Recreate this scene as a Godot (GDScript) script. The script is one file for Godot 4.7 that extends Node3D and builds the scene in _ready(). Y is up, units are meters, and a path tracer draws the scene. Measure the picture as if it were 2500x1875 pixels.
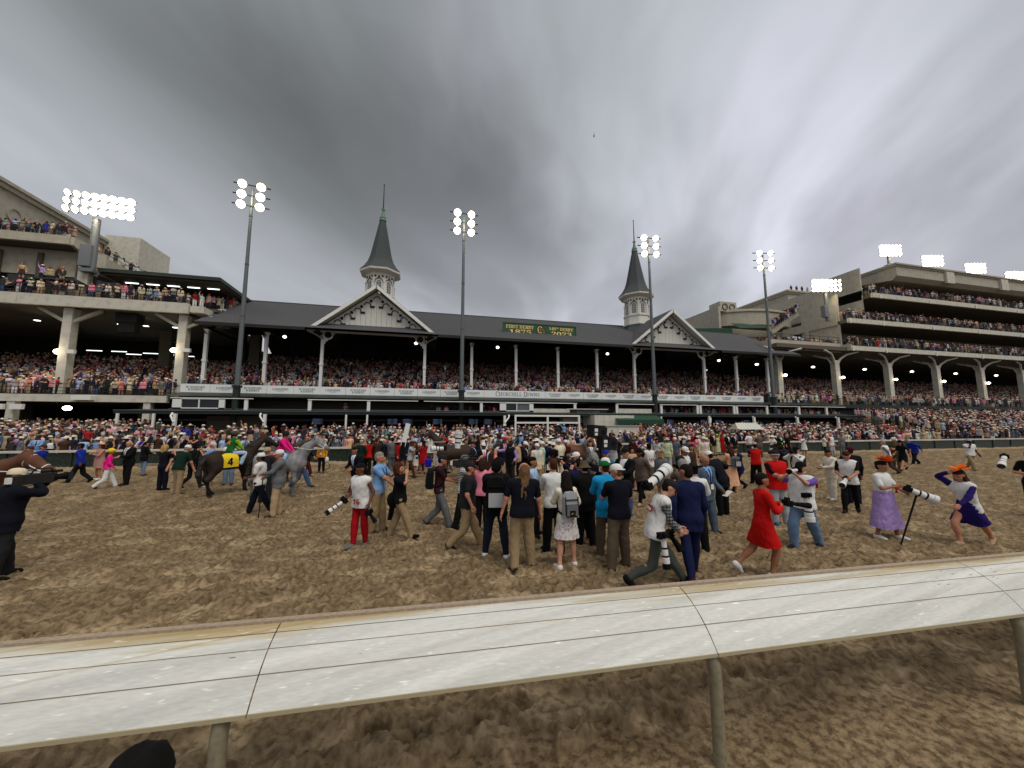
extends Node3D

const SKY_ENERGY := 0.92
const SUN_ENERGY := 0.47
const EXPOSURE := 1.38

# ---------------------------------------------------------------- helpers
class G:
	var v := PackedVector3Array()
	var n := PackedVector3Array()
	var u := PackedVector2Array()
	var c := PackedColorArray()
	var colored := false
	var uved := false

	func tri(a: Vector3, b: Vector3, d: Vector3, na: Vector3, nb: Vector3, nd: Vector3) -> void:
		v.append(a); v.append(b); v.append(d)
		n.append(na); n.append(nb); n.append(nd)
		if uved:
			u.append(Vector2.ZERO); u.append(Vector2.ZERO); u.append(Vector2.ZERO)

	func flat(a: Vector3, b: Vector3, d: Vector3) -> void:
		var m := (d - a).cross(b - a).normalized()
		tri(a, b, d, m, m, m)

	func quad(a: Vector3, b: Vector3, d: Vector3, e: Vector3) -> void:
		flat(a, b, d)
		flat(a, d, e)

	func box(at: Vector3, s: Vector3, q := Basis.IDENTITY) -> void:
		var x := q.x * s.x * 0.5
		var y := q.y * s.y * 0.5
		var z := q.z * s.z * 0.5
		quad(at - x - y + z, at - x + y + z, at + x + y + z, at + x - y + z)
		quad(at + x - y - z, at + x + y - z, at - x + y - z, at - x - y - z)
		quad(at - x - y - z, at - x + y - z, at - x + y + z, at - x - y + z)
		quad(at + x - y + z, at + x + y + z, at + x + y - z, at + x - y - z)
		quad(at - x + y + z, at - x + y - z, at + x + y - z, at + x + y + z)
		quad(at - x - y - z, at - x - y + z, at + x - y + z, at + x - y - z)

	func span(a: Vector3, b: Vector3) -> void:  # axis-aligned box between two corners
		box((a + b) * 0.5, (b - a).abs())

	func bar(a: Vector3, b: Vector3, w: float, h: float, up := Vector3.UP) -> void:
		var y := (b - a).normalized()
		if absf(y.dot(up)) > 0.98:
			up = Vector3.BACK
		var x := y.cross(up).normalized()
		box((a + b) * 0.5, Vector3(w, (b - a).length(), h), Basis(x, y, x.cross(y)))

	func tube(p: PackedVector3Array, r: PackedFloat32Array, seg := 8, caps := true) -> void:
		var rings := []
		var side := Vector3.ZERO
		for i in p.size():
			var d := (p[mini(i + 1, p.size() - 1)] - p[maxi(i - 1, 0)]).normalized()
			if side == Vector3.ZERO:
				side = d.cross(Vector3.UP if absf(d.y) < 0.9 else Vector3.RIGHT).normalized()
			side = (side - d * side.dot(d)).normalized()
			var o := d.cross(side)
			var ring := PackedVector3Array()
			for k in seg:
				var a := TAU * k / seg
				ring.append(side * cos(a) + o * sin(a))
			rings.append(ring)
		for i in p.size() - 1:
			for k in seg:
				var k2 := (k + 1) % seg
				var a0: Vector3 = rings[i][k]
				var a1: Vector3 = rings[i][k2]
				var b0: Vector3 = rings[i + 1][k]
				var b1: Vector3 = rings[i + 1][k2]
				tri(p[i] + a0 * r[i], p[i + 1] + b0 * r[i + 1], p[i + 1] + b1 * r[i + 1], a0, b0, b1)
				tri(p[i] + a0 * r[i], p[i + 1] + b1 * r[i + 1], p[i] + a1 * r[i], a0, b1, a1)
		if caps:
			var l := p.size() - 1
			for k in seg:
				var k2 := (k + 1) % seg
				flat(p[0], p[0] + rings[0][k] * r[0], p[0] + rings[0][k2] * r[0])
				flat(p[l], p[l] + rings[l][k2] * r[l], p[l] + rings[l][k] * r[l])

	func rod(a: Vector3, b: Vector3, ra: float, rb := -1.0, seg := 8) -> void:
		tube(PackedVector3Array([a, b]), PackedFloat32Array([ra, ra if rb < 0 else rb]), seg)

	# profile: (radius, height) from bottom to top
	func lathe(prof: PackedVector2Array, seg: int, x := Transform3D.IDENTITY, smooth := true, turn := 0.0) -> void:
		var nn := PackedVector2Array()
		for i in prof.size():
			var d := (prof[mini(i + 1, prof.size() - 1)] - prof[maxi(i - 1, 0)]).normalized()
			nn.append(Vector2(d.y, -d.x))
		for i in prof.size() - 1:
			for k in seg:
				var a := TAU * k / seg + turn
				var b := TAU * (k + 1) / seg + turn
				var da := Vector3(cos(a), 0, sin(a))
				var db := Vector3(cos(b), 0, sin(b))
				var p00 := x * (da * prof[i].x + Vector3.UP * prof[i].y)
				var p01 := x * (db * prof[i].x + Vector3.UP * prof[i].y)
				var p10 := x * (da * prof[i + 1].x + Vector3.UP * prof[i + 1].y)
				var p11 := x * (db * prof[i + 1].x + Vector3.UP * prof[i + 1].y)
				if smooth:
					var n00 := (x.basis * (da * nn[i].x + Vector3.UP * nn[i].y)).normalized()
					var n01 := (x.basis * (db * nn[i].x + Vector3.UP * nn[i].y)).normalized()
					var n10 := (x.basis * (da * nn[i + 1].x + Vector3.UP * nn[i + 1].y)).normalized()
					var n11 := (x.basis * (db * nn[i + 1].x + Vector3.UP * nn[i + 1].y)).normalized()
					if prof[i].x > 1e-5:
						tri(p00, p01, p11, n00, n01, n11)
					if prof[i + 1].x > 1e-5:
						tri(p00, p11, p10, n00, n11, n10)
				else:
					if prof[i].x > 1e-5:
						flat(p00, p01, p11)
					if prof[i + 1].x > 1e-5:
						flat(p00, p11, p10)

	# polygon in x,y, thickness along z centred on 0
	func prism(poly: PackedVector2Array, depth: float, x := Transform3D.IDENTITY) -> void:
		var idx := Geometry2D.triangulate_polygon(poly)
		var f := depth * 0.5
		for i in range(0, idx.size(), 3):
			var a := poly[idx[i]]
			var b := poly[idx[i + 1]]
			var d := poly[idx[i + 2]]
			if (b - a).cross(d - a) > 0:
				var t := b
				b = d
				d = t
			flat(x * Vector3(a.x, a.y, f), x * Vector3(b.x, b.y, f), x * Vector3(d.x, d.y, f))
			flat(x * Vector3(a.x, a.y, -f), x * Vector3(d.x, d.y, -f), x * Vector3(b.x, b.y, -f))
		var cw := Geometry2D.is_polygon_clockwise(poly)
		for i in poly.size():
			var a := poly[i]
			var b := poly[(i + 1) % poly.size()]
			if cw:
				var t := a
				a = b
				b = t
			quad(x * Vector3(a.x, a.y, f), x * Vector3(b.x, b.y, f), x * Vector3(b.x, b.y, -f), x * Vector3(a.x, a.y, -f))

	func ball(at: Vector3, r: Vector3, seg := 8, rings := 6) -> void:
		for i in rings:
			var t0 := PI * i / rings
			var t1 := PI * (i + 1) / rings
			for k in seg:
				var a := TAU * k / seg
				var b := TAU * (k + 1) / seg
				var d := [Vector3(sin(t0) * cos(a), cos(t0), sin(t0) * sin(a)), Vector3(sin(t0) * cos(b), cos(t0), sin(t0) * sin(b)), Vector3(sin(t1) * cos(a), cos(t1), sin(t1) * sin(a)), Vector3(sin(t1) * cos(b), cos(t1), sin(t1) * sin(b))]
				if i > 0:
					tri(at + d[0] * r, at + d[3] * r, at + d[1] * r, (d[0] / r).normalized(), (d[3] / r).normalized(), (d[1] / r).normalized())
				if i < rings - 1:
					tri(at + d[0] * r, at + d[2] * r, at + d[3] * r, (d[0] / r).normalized(), (d[2] / r).normalized(), (d[3] / r).normalized())

	func mesh() -> ArrayMesh:
		var m := ArrayMesh.new()
		var a := []
		a.resize(Mesh.ARRAY_MAX)
		a[Mesh.ARRAY_VERTEX] = v
		a[Mesh.ARRAY_NORMAL] = n
		if uved:
			a[Mesh.ARRAY_TEX_UV] = u
		if colored:
			a[Mesh.ARRAY_COLOR] = c
		if v.size():
			m.add_surface_from_arrays(Mesh.PRIMITIVE_TRIANGLES, a)
		return m

var taken := {}
var M := {}
var rng := RandomNumberGenerator.new()

func numbered(s: String) -> String:
	taken[s] = taken.get(s, -1) + 1
	return s if taken[s] == 0 else "%s_%03d" % [s, taken[s]]

func tag(o: Node, label: String, category := "", group := "", kind := "") -> Node:
	if label: o.set_meta("label", label)
	if category: o.set_meta("category", category)
	if group: o.set_meta("group", group)
	if kind: o.set_meta("kind", kind)
	return o

func thing(called: String, label: String, category: String, at := Vector3.ZERO, turn := 0.0, group := "") -> Node3D:
	var o := Node3D.new()
	o.name = numbered(called)
	add_child(o)
	o.position = at
	o.rotation.y = turn
	tag(o, label, category, group)
	return o

func put(called: String, m: Mesh, material: Material, parent: Node = self) -> MeshInstance3D:
	var o := MeshInstance3D.new()
	o.mesh = m
	o.material_override = material
	if parent == self:
		o.name = numbered(called)
		add_child(o)
	else:
		o.name = called
		parent.add_child(o, true)
	return o

func obj(called: String, g: G, material: Material, parent: Node = self) -> MeshInstance3D:
	return put(called, g.mesh(), material, parent)

func struct(called: String, g: G, material: Material, parent: Node = self) -> MeshInstance3D:
	var o := obj(called, g, material, parent)
	o.set_meta("kind", "structure")
	return o

func mat(key: String, c: Color, rough := 0.8, metal := 0.0) -> StandardMaterial3D:
	if not M.has(key):
		var m := StandardMaterial3D.new()
		m.resource_name = key
		m.albedo_color = c
		m.roughness = rough
		m.metallic = metal
		M[key] = m
	return M[key]

func noise(s: int, f: float, oct := 4, kind := FastNoiseLite.TYPE_SIMPLEX_SMOOTH) -> FastNoiseLite:
	var q := FastNoiseLite.new()
	q.seed = s
	q.frequency = f
	q.noise_type = kind
	q.fractal_octaves = oct
	q.fractal_type = FastNoiseLite.FRACTAL_FBM if oct > 1 else FastNoiseLite.FRACTAL_NONE
	return q

func noise_tex(s: int, f: float, cols: Array, size := 512, oct := 5, offs: Array = []) -> NoiseTexture2D:
	var t := NoiseTexture2D.new()
	t.width = size
	t.height = size
	t.seamless = true
	t.noise = noise(s, f, oct)
	if cols.size():
		var gr := Gradient.new()
		var o := PackedFloat32Array()
		for i in cols.size():
			o.append(offs[i] if offs.size() else float(i) / (cols.size() - 1))
		gr.offsets = o
		gr.colors = PackedColorArray(cols)
		t.color_ramp = gr
	return t

func worn(key: String, c: Color, spread: float, rough := 0.8, scale := 0.25, bump := 0.0, seed_ := 1, f := 0.02) -> StandardMaterial3D:
	var m := mat(key, Color.WHITE, rough)
	m.albedo_texture = noise_tex(seed_, f, [c.darkened(spread), c, c.lightened(spread * 0.5)])
	m.uv1_triplanar = true
	m.uv1_world_triplanar = true
	m.uv1_scale = Vector3.ONE * scale
	if bump > 0:
		m.heightmap_enabled = true
		m.heightmap_texture = noise_tex(seed_ + 5, 0.06, [])
		m.heightmap_scale = bump
	return m

func text_mesh(s: String, size: float, serif := true, bold := false, depth := 0.01) -> TextMesh:
	var t := TextMesh.new()
	var f := SystemFont.new()
	f.font_names = PackedStringArray(["Droid Serif" if serif else "Droid Sans"])
	f.font_weight = 700 if bold else 400
	t.font = f
	t.text = s
	t.font_size = 32
	t.pixel_size = size / 32.0
	t.depth = depth
	t.curve_step = 2.0
	return t

func hang_text(parent: Node, s: String, at: Vector3, size: float, m: Material, q := Basis.IDENTITY, serif := true, bold := false, called := "lettering") -> MeshInstance3D:
	var o := put(called, text_mesh(s, size, serif, bold), m, parent)
	o.transform = Transform3D(q, at)
	return o

func fit_text(parent: Node, s: String, at: Vector3, w: float, h: float, m: Material) -> void:  # lettering of a given width and height
	var t := text_mesh(s, 1.0, true, true, 0.02)
	var o := put("lettering", t, m, parent)
	var b := t.get_aabb()
	var k := Vector3(w / b.size.x, h / b.size.y, 1.0)
	o.transform = Transform3D(Basis.from_scale(k), at - (b.position + b.size * 0.5) * k * Vector3(1, 1, 0))

func lamp_light(parent: Node, at: Vector3, energy: float, size: float, c := Color(1.0, 0.93, 0.8)) -> void:
	var l := OmniLight3D.new()
	l.name = "lamp_light"
	l.light_energy = energy
	l.light_color = c
	l.light_size = size
	l.omni_range = 60.0
	l.omni_attenuation = 2.0
	l.shadow_enabled = true
	l.position = at
	parent.add_child(l, true)

# ---------------------------------------------------------------- camera, sky, light
func sky_image() -> Image:
	var w := 1536
	var h := 768
	var im := Image.create(w, h, false, Image.FORMAT_RGBF)
	var n1 := noise(11, 0.55, 5)
	var n2 := noise(23, 1.15, 5)
	var n3 := noise(37, 0.2, 3)
	var yaw := deg_to_rad(13.6)
	var blobs := [  # broad cloud masses: azimuth from the middle of the view, elevation, spread in both, how much brighter
		[-26.0, 40.0, 24.0, 15.0, -0.4], [-6.0, 29.0, 17.0, 9.0, -0.34], [-42.0, 40.0, 12.0, 9.0, -0.15], [28.0, 36.0, 8.0, 12.0, 0.5], [44.0, 32.0, 9.0, 14.0, 0.42],
		[-50.0, 26.0, 12.0, 7.0, 0.12], [8.0, 9.0, 13.0, 4.5, 0.42], [-16.0, 12.0, 9.0, 5.0, 0.25], [34.0, 15.0, 14.0, 4.5, -0.12], [-40.0, 13.0, 14.0, 6.0, 0.1], [12.0, 22.0, 10.0, 5.0, -0.2], [52.0, 20.0, 9.0, 5.0, -0.25], [10.0, 50.0, 10.0, 12.0, 0.12]]
	for y in h:
		var el := PI * (0.5 - (y + 0.5) / h)
		for x in w:
			if el < -0.03:
				im.set_pixel(x, y, Color(0.16, 0.15, 0.14))
				continue
			var az := TAU * ((x + 0.5) / w)
			var d := Vector3(cos(el) * sin(az), sin(el), -cos(el) * cos(az))
			var r := d.rotated(Vector3.UP, yaw)
			var k := 1.0 / (maxf(r.y, 0.0) + 0.24)
			var a := r.x * k
			var b := -r.z * k
			var q := n3.get_noise_2d(a * 2.0 + 7.0, b * 1.0)
			var wob := n2.get_noise_2d(a * 0.6 + 40.0, b * 0.5) * 0.5
			var s := n1.get_noise_2d((a + wob * 0.5) * 1.35 - b * 0.22, b * 0.62 + 3.0)
			var f := n2.get_noise_2d((a + wob * 0.4) * 2.1 + 9.0 - b * 0.4, b * 0.8)
			var l := 0.3 + s * 0.17 + f * 0.07 + q * 0.1
			var ra := rad_to_deg(atan2(r.x, -r.z))
			var re := rad_to_deg(el)
			var g := 0.0
			for o in blobs:
				var e := pow((ra - o[0] + s * 9.0) / o[2], 2.0) + pow((re - o[1] + f * 7.0) / o[3], 2.0)
				if e < 9.0:
					g += o[4] * exp(-0.5 * e)
			l *= 1.0 + g
			l += 0.07 * exp(-re / 9.0)
			l = clampf(l * 1.12 + 0.03, 0.12, 0.85)
			var cool := clampf(0.5 + 0.9 * q + 0.5 * s, 0.0, 1.0)
			im.set_pixel(x, y, Color(l * lerpf(0.93, 0.98, cool), l * lerpf(1.0, 0.985, cool), l * lerpf(1.05, 1.13, cool)))
	return im

func camera_and_light() -> void:
	var cam := Camera3D.new()
	cam.name = "view_camera"
	cam.fov = 2.0 * rad_to_deg(atan(937.5 / 910.0))
	cam.near = 0.05
	cam.far = 4000.0
	cam.position = Vector3(0, 2.52, 0)
	cam.rotation = Vector3(atan(99.5 / 910.0), -deg_to_rad(13.6), 0)
	add_child(cam)
	cam.current = true
	var env := Environment.new()
	env.background_mode = Environment.BG_SKY
	var sm := PanoramaSkyMaterial.new()
	sm.panorama = ImageTexture.create_from_image(sky_image())
	sm.energy_multiplier = SKY_ENERGY
	var sk := Sky.new()
	sk.sky_material = sm
	env.sky = sk
	env.tonemap_mode = Environment.TONE_MAPPER_LINEAR
	env.tonemap_exposure = EXPOSURE
	env.sdfgi_enabled = true
	env.ssao_enabled = true
	env.ssil_enabled = true
	var we := WorldEnvironment.new()
	we.name = "world_environment"
	we.environment = env
	add_child(we)
	var sun := DirectionalLight3D.new()
	sun.name = "sun"
	sun.light_energy = SUN_ENERGY
	sun.light_angular_distance = 40.0
	sun.light_color = Color(1.0, 0.97, 0.92)
	sun.shadow_enabled = true
	sun.rotation = Vector3(-deg_to_rad(58.0), deg_to_rad(25.0), 0)
	add_child(sun)

# ---------------------------------------------------------------- ground
var gn := []
func ground_init() -> void:
	gn = [noise(101, 0.35, 3), noise(102, 1.7, 4), noise(103, 5.5, 3), noise(104, 0.9, 3), noise(105, 1.1, 3, FastNoiseLite.TYPE_CELLULAR), noise(106, 0.5, 4), noise(107, 2.6, 2), noise(108, 9.0, 2)]
	gn.resize(8)
	gn[4].cellular_return_type = FastNoiseLite.RETURN_DISTANCE
	gn[4].fractal_type = FastNoiseLite.FRACTAL_NONE
	gn[4].frequency = 1.7
	for f in [5.5, 13.0]:
		var q := noise(120 + int(f), f, 1, FastNoiseLite.TYPE_CELLULAR)
		q.cellular_return_type = FastNoiseLite.RETURN_DISTANCE
		gn.append(q)

func dirt(x: float, z: float) -> Vector2:  # height, dryness
	var wob: float = gn[3].get_noise_2d(x * 1.6, z * 1.6)
	var lump: float = gn[1].get_noise_2d(x * 0.9, z * 1.2)
	var edge: float = -3.14 + x * 0.045 + wob * 0.2 + lump * 0.07 + gn[2].get_noise_2d(x * 0.9, z * 0.9) * 0.035
	var e := clampf((edge - z) / 0.05, 0.0, 1.0)   # 1 on the churned track, 0 on the packed strip inside the rail
	var broad: float = gn[0].get_noise_2d(x, z)
	var fine: float = gn[2].get_noise_2d(x * 1.5, z * 1.9)
	var pan: float = smoothstep(0.08, 0.36, gn[5].get_noise_2d(x * 1.5 + 30.0, z * 3.2) + lump * 0.25)
	var clod: float = clampf(-gn[8].get_noise_2d(x + lump * 0.1, z * 1.25), 0.0, 1.0)
	var clod2: float = clampf(-gn[9].get_noise_2d(x, z * 1.2), 0.0, 1.0)
	var cell: float = gn[4].get_noise_2d(x + lump * 0.15, z * 1.5 + fine * 0.06)
	var hoof: float = smoothstep(-0.7, -0.86, cell)
	var rim: float = smoothstep(-0.5, -0.68, cell) - hoof
	var churn := (1.0 - pan)
	var track: float = broad * 0.02 + lump * 0.022 + churn * (clod * clod * 0.075 + clod2 * 0.035 + fine * 0.018) - hoof * 0.045 + rim * 0.014 + 0.012 + pan * 0.004 * fine
	var ruts: float = sin((z + x * 0.62 + broad * 1.2 + wob * 0.3) * 5.0) * 0.012 * smoothstep(0.0, 0.35, gn[5].get_noise_2d(x * 0.6, z * 0.5 + 9.0))
	var strip: float = broad * 0.01 + lump * 0.007 + fine * 0.004 + ruts + clod2 * 0.004
	var h := lerpf(strip, track, e)
	var dry := lerpf(0.4 + 0.3 * broad + 0.35 * gn[6].get_noise_2d(x * 0.35, z * 0.35) + 0.15 * fine, 0.27 + pan * 0.5 + lump * 0.22 - hoof * 0.2 + rim * 0.15 + clod2 * 0.14 * churn + fine * 0.1, e)
	dry += 0.3 * exp(-pow((edge - z - 0.15) / 0.2, 2.0)) * (0.6 + lump)
	dry += smoothstep(-25.4, -27.0, z + wob * 0.7) * 0.8
	return Vector2(h, clampf(dry, 0.0, 1.0))

func build_ground() -> void:
	ground_init()
	var wet := Color(0.14, 0.094, 0.05)
	var dryc := Color(0.45, 0.335, 0.2)
	var m := StandardMaterial3D.new()
	m.resource_name = "dirt"
	m.vertex_color_use_as_albedo = true
	m.roughness = 0.95
	m.metallic_specular = 0.25
	m.albedo_texture = noise_tex(51, 0.02, [Color(0.66, 0.64, 0.62), Color(0.9, 0.9, 0.9), Color(1, 1, 1)], 1024, 7, [0.25, 0.52, 0.8])
	m.uv1_triplanar = true
	m.uv1_world_triplanar = true
	m.uv1_scale = Vector3.ONE * 0.41
	m.heightmap_enabled = true
	m.heightmap_texture = noise_tex(53, 0.025, [], 1024, 7)
	m.heightmap_scale = 3.0
	var g := G.new()
	g.colored = true
	var na := 780
	var r := [0.7]
	while r[-1] < 75.0:
		r.append(r[-1] * (1.04 if r[-1] < 2.6 else (1.0072 if r[-1] < 13.0 else 1.014)))
	var nr := r.size()
	var P := PackedVector3Array()
	var C := PackedColorArray()
	var N := PackedVector3Array()
	P.resize(na * nr)
	C.resize(na * nr)
	N.resize(na * nr)
	for i in nr:
		for k in na:
			var a := deg_to_rad(lerpf(-62.0, 86.0, float(k) / (na - 1)))
			var x: float = sin(a) * r[i]
			var z: float = -cos(a) * r[i]
			if z < -27.9:
				x *= 27.9 / -z
				z = -27.9
			var d := dirt(x, z)
			var o := i * na + k
			P[o] = Vector3(x, d.x, z)
			C[o] = wet.lerp(dryc, d.y)
	for i in nr:
		for k in na:
			var o := i * na + k
			var dx := P[i * na + mini(k + 1, na - 1)] - P[i * na + maxi(k - 1, 0)]
			var dz := P[mini(i + 1, nr - 1) * na + k] - P[maxi(i - 1, 0) * na + k]
			var q := dx.cross(dz)
			N[o] = q.normalized() if q.y > 0 else (-q).normalized()
	var I := PackedInt32Array()
	for i in nr - 1:
		for k in na - 1:
			var o := i * na + k
			if P[o].z <= -27.89 and P[o + na].z <= -27.89 and P[o + 1].z <= -27.89:
				continue
			I.append_array(PackedInt32Array([o, o + na, o + na + 1, o, o + na + 1, o + 1]))
	var am := ArrayMesh.new()
	var arr := []
	arr.resize(Mesh.ARRAY_MAX)
	arr[Mesh.ARRAY_VERTEX] = P
	arr[Mesh.ARRAY_NORMAL] = N
	arr[Mesh.ARRAY_COLOR] = C
	arr[Mesh.ARRAY_INDEX] = I
	am.add_surface_from_arrays(Mesh.PRIMITIVE_TRIANGLES, arr)
	var t := put("track", am, m)
	tag(t, "churned brown dirt of the racetrack between both rails", "", "", "structure")
	var gg := G.new()
	gg.quad(Vector3(-1500, -0.14, 1500), Vector3(-1500, -0.14, -1500), Vector3(1500, -0.14, -1500), Vector3(1500, -0.14, 1500))
	struct("ground", gg, worn("earth", Color(0.36, 0.29, 0.21), 0.3, 0.95, 0.2, 0.0, 3))
	var ap := G.new()  # the paved apron behind the far fence, rising towards the stands
	ap.quad(Vector3(-90, 0.0, -27.95), Vector3(-90, 0.75, -38.5), Vector3(62, 0.75, -38.5), Vector3(62, 0.0, -27.95))
	struct("apron_pavement", ap, worn("paving", Color(0.4, 0.39, 0.37), 0.2, 0.9, 0.3, 0.0, 4))

# ---------------------------------------------------------------- the white rail in front
func rail_image() -> Image:
	var w := 2048
	var h := 384
	var im := Image.create(w, h, false, Image.FORMAT_RGB8)
	var a := noise(61, 0.006, 5)
	var b := noise(62, 0.02, 4)
	var c := noise(63, 0.09, 3)
	var d := noise(64, 0.011, 3)
	for y in h:
		var v := float(y) / h   # 0 at the upper back edge, 1 at the lower lip
		for x in w:
			var slope := x + y * 0.9
			var streak := b.get_noise_2d(slope * 0.9, y * 0.08)
			var stain := maxf(0.0, a.get_noise_2d(x * 0.55, y * 1.6) * 1.4 + 0.62 - v * 2.6 + streak * 0.25)
			var run := smoothstep(0.36, 0.55, d.get_noise_2d(slope * 1.8, 3.0)) * (1.0 - v) * 0.45
			var grain := c.get_noise_2d(x, y) * 0.05 + a.get_noise_2d(slope * 1.6 + 900, y * 0.5) * 0.09 + streak * 0.05
			var base := Color(0.80, 0.80, 0.775) * (0.97 + grain)
			var t := clampf(stain * 0.8 + run, 0.0, 0.95)
			base = base.lerp(Color(0.64, 0.55, 0.37), t)
			var spot := c.get_noise_2d(x * 0.45 + 300.0, y * 0.45)
			if spot > 0.5:
				base = base.lerp(Color(0.93, 0.93, 0.91), (spot - 0.5) * 4.0)
			im.set_pixel(x, y, base)
	var rr := RandomNumberGenerator.new()
	rr.seed = 9
	for i in 46:  # flecks of mud
		var px := rr.randi_range(20, w - 20)
		var py := rr.randi_range(8, h - 20)
		if i < 24:
			px = rr.randi_range(900, 1080)
			py = rr.randi_range(60, 190)
		var s := rr.randi_range(1, 4)
		im.fill_rect(Rect2i(px, py, s, maxi(1, s - 1)), Color(0.2, 0.17, 0.13))
	im.generate_mipmaps()
	return im

func rail_pt(s: float, t: float, lift := 0.0) -> Vector3:  # s metres along, t 0..1 across the cover
	var o := Vector3(0.75, 0, -3.09)
	var uu := Vector3(cos(0.0488), 0, sin(0.0488))
	var ww := Vector3(-uu.z, 0, uu.x)
	var z := 0.5 * t - 0.06 * t * t
	var y := 1.10 - 0.10 * t - 0.2 * t * t
	return o + uu * s + ww * z + Vector3.UP * (y + lift)

func build_rail() -> void:
	var img := ImageTexture.create_from_image(rail_image())
	var m := StandardMaterial3D.new()
	m.resource_name = "rail_plastic"
	m.albedo_texture = img
	m.roughness = 0.55
	var lip := mat("rail_lip", Color(0.66, 0.62, 0.5), 0.6)
	var groove := mat("rail_groove", Color(0.58, 0.54, 0.46), 0.9)
	var strip := worn("rail_strip", Color(0.62, 0.55, 0.47), 0.16, 0.7, 2.0, 0.0, 8)
	var r := thing("inner_rail", "white plastic covered track rail crossing the whole foreground on bent grey posts", "rail")
	var seams := [-4.85, -1.7, 1.5, 4.72, 7.9, 11.1, 14.3]
	for p in 6:
		var g := G.new()
		g.uved = true
		var s0: float = seams[p] + 0.004
		var s1: float = seams[p + 1] - 0.004
		var ns := 8
		var bands := [0.0, 0.17, 0.40, 0.68, 1.0]
		for bnd in 4:
			var t0: float = bands[bnd] + (0.006 if bnd else 0.0)
			var t1: float = bands[bnd + 1] - (0.006 if bnd < 3 else 0.0)
			for j in 4:
				for i in ns:
					var a := lerpf(s0, s1, float(i) / ns)
					var b := lerpf(s0, s1, float(i + 1) / ns)
					var c := lerpf(t0, t1, j / 4.0)
					var d := lerpf(t0, t1, (j + 1) / 4.0)
					var q := [[a, c], [b, c], [b, d], [a, d]]
					var pts := []
					var uvs := []
					var nor := []
					for e in q:
						pts.append(rail_pt(e[0], e[1]))
						uvs.append(Vector2((p + (e[0] - s0) / (s1 - s0)) / 6.0, e[1]))
						var du := rail_pt(e[0] + 0.01, e[1]) - rail_pt(e[0], e[1])
						var dv := rail_pt(e[0], e[1] + 0.01) - rail_pt(e[0], e[1])
						nor.append(dv.cross(du).normalized())
					for tr in [[0, 1, 2], [0, 2, 3]]:
						for id in tr:
							g.v.append(pts[id])
							g.n.append(nor[id])
							g.u.append(uvs[id])
		var panel := obj("cover_panel", g, m, r)
		var gg := G.new()
		for t in [0.17, 0.40, 0.68]:
			var a0 := rail_pt(s0, t - 0.008, -0.004)
			var a1 := rail_pt(s1, t - 0.008, -0.004)
			var b0 := rail_pt(s0, t + 0.008, -0.004)
			var b1 := rail_pt(s1, t + 0.008, -0.004)
			gg.quad(a0, a1, b1, b0)
		obj("groove", gg, groove, panel)
		var lg := G.new()
		lg.bar(rail_pt(s0, 1.0, -0.012), rail_pt(s1, 1.0, -0.012), 0.016, 0.024)
		obj("lip", lg, lip, panel)
		var under := G.new()
		under.bar(rail_pt(s0, 0.5, -0.09), rail_pt(s1, 0.5, -0.09), 0.06, 0.06)
		obj("stringer", under, lip, panel)
	var st := G.new()
	var st2 := G.new()
	for pr in [[-4.85, 1.32, st], [1.325, 14.3, st2]]:
		var a := rail_pt(pr[0], 0.0) + Vector3(0, 0.004, -0.026)
		var b := rail_pt(pr[1], 0.0) + Vector3(0, 0.004, -0.026)
		pr[2].bar(a, b, 0.05, 0.03)
		pr[2].bar(a + Vector3(0, -0.07, -0.02), b + Vector3(0, -0.07, -0.02), 0.02, 0.11)
		obj("top_strip", pr[2], strip, r)
	var pm := worn("rail_post", Color(0.5, 0.47, 0.38), 0.18, 0.5, 1.5, 0.0, 12)
	for s in [-5.0, -1.86, 1.5, 4.7, 7.9, 11.1]:
		var g := G.new()
		var base := rail_pt(s, 0.9)
		base.y = 0
		var pts := PackedVector3Array([base + Vector3(0, -0.1, 0), base + Vector3(0, 0.45, 0), base + Vector3(0, 0.66, -0.004), base + Vector3(0, 0.75, -0.03), base + Vector3(0, 0.81, -0.09), base + Vector3(0, 0.85, -0.17), base + Vector3(0, 0.92, -0.26)])
		g.tube(pts, PackedFloat32Array([0.047, 0.047, 0.047, 0.047, 0.046, 0.044, 0.04]), 16)
		obj("post", g, pm, r)

# ---------------------------------------------------------------- the low green fence across the track
func build_fence() -> void:
	var green := worn("fence_green", Color(0.075, 0.14, 0.105), 0.35, 0.35, 0.6, 0.0, 21)
	var white := worn("fence_white", Color(0.74, 0.73, 0.68), 0.1, 0.6, 0.5, 0.0, 22)
	var o := thing("track_fence", "low dark green panel fence with white top rail on the far side of the track", "fence", Vector3(0, 0, -27.8))
	var x := -62.0
	while x < 150.0:
		var g := G.new()
		g.span(Vector3(x + 0.02, 0.06, -0.03), Vector3(x + 2.98, 0.86, 0.0))
		obj("panel", g, green, o)
		var p := G.new()
		p.span(Vector3(x - 0.05, 0.0, -0.02), Vector3(x + 0.05, 0.9, 0.06))
		obj("post", p, green, o)
		var t := G.new()
		t.span(Vector3(x, 0.9, -0.12), Vector3(x + 2.995, 1.02, 0.14))
		obj("top_rail", t, white, o)
		x += 3.0
	var k := G.new()
	k.span(Vector3(-16.6, 0.02, -27.55), Vector3(-13.9, 0.2, -27.2))
	tag(obj("concrete_block", k, worn("block", Color(0.45, 0.42, 0.36), 0.15, 0.9, 0.8, 0, 25)), "long low grey concrete block lying at the foot of the green fence", "block")

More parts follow.
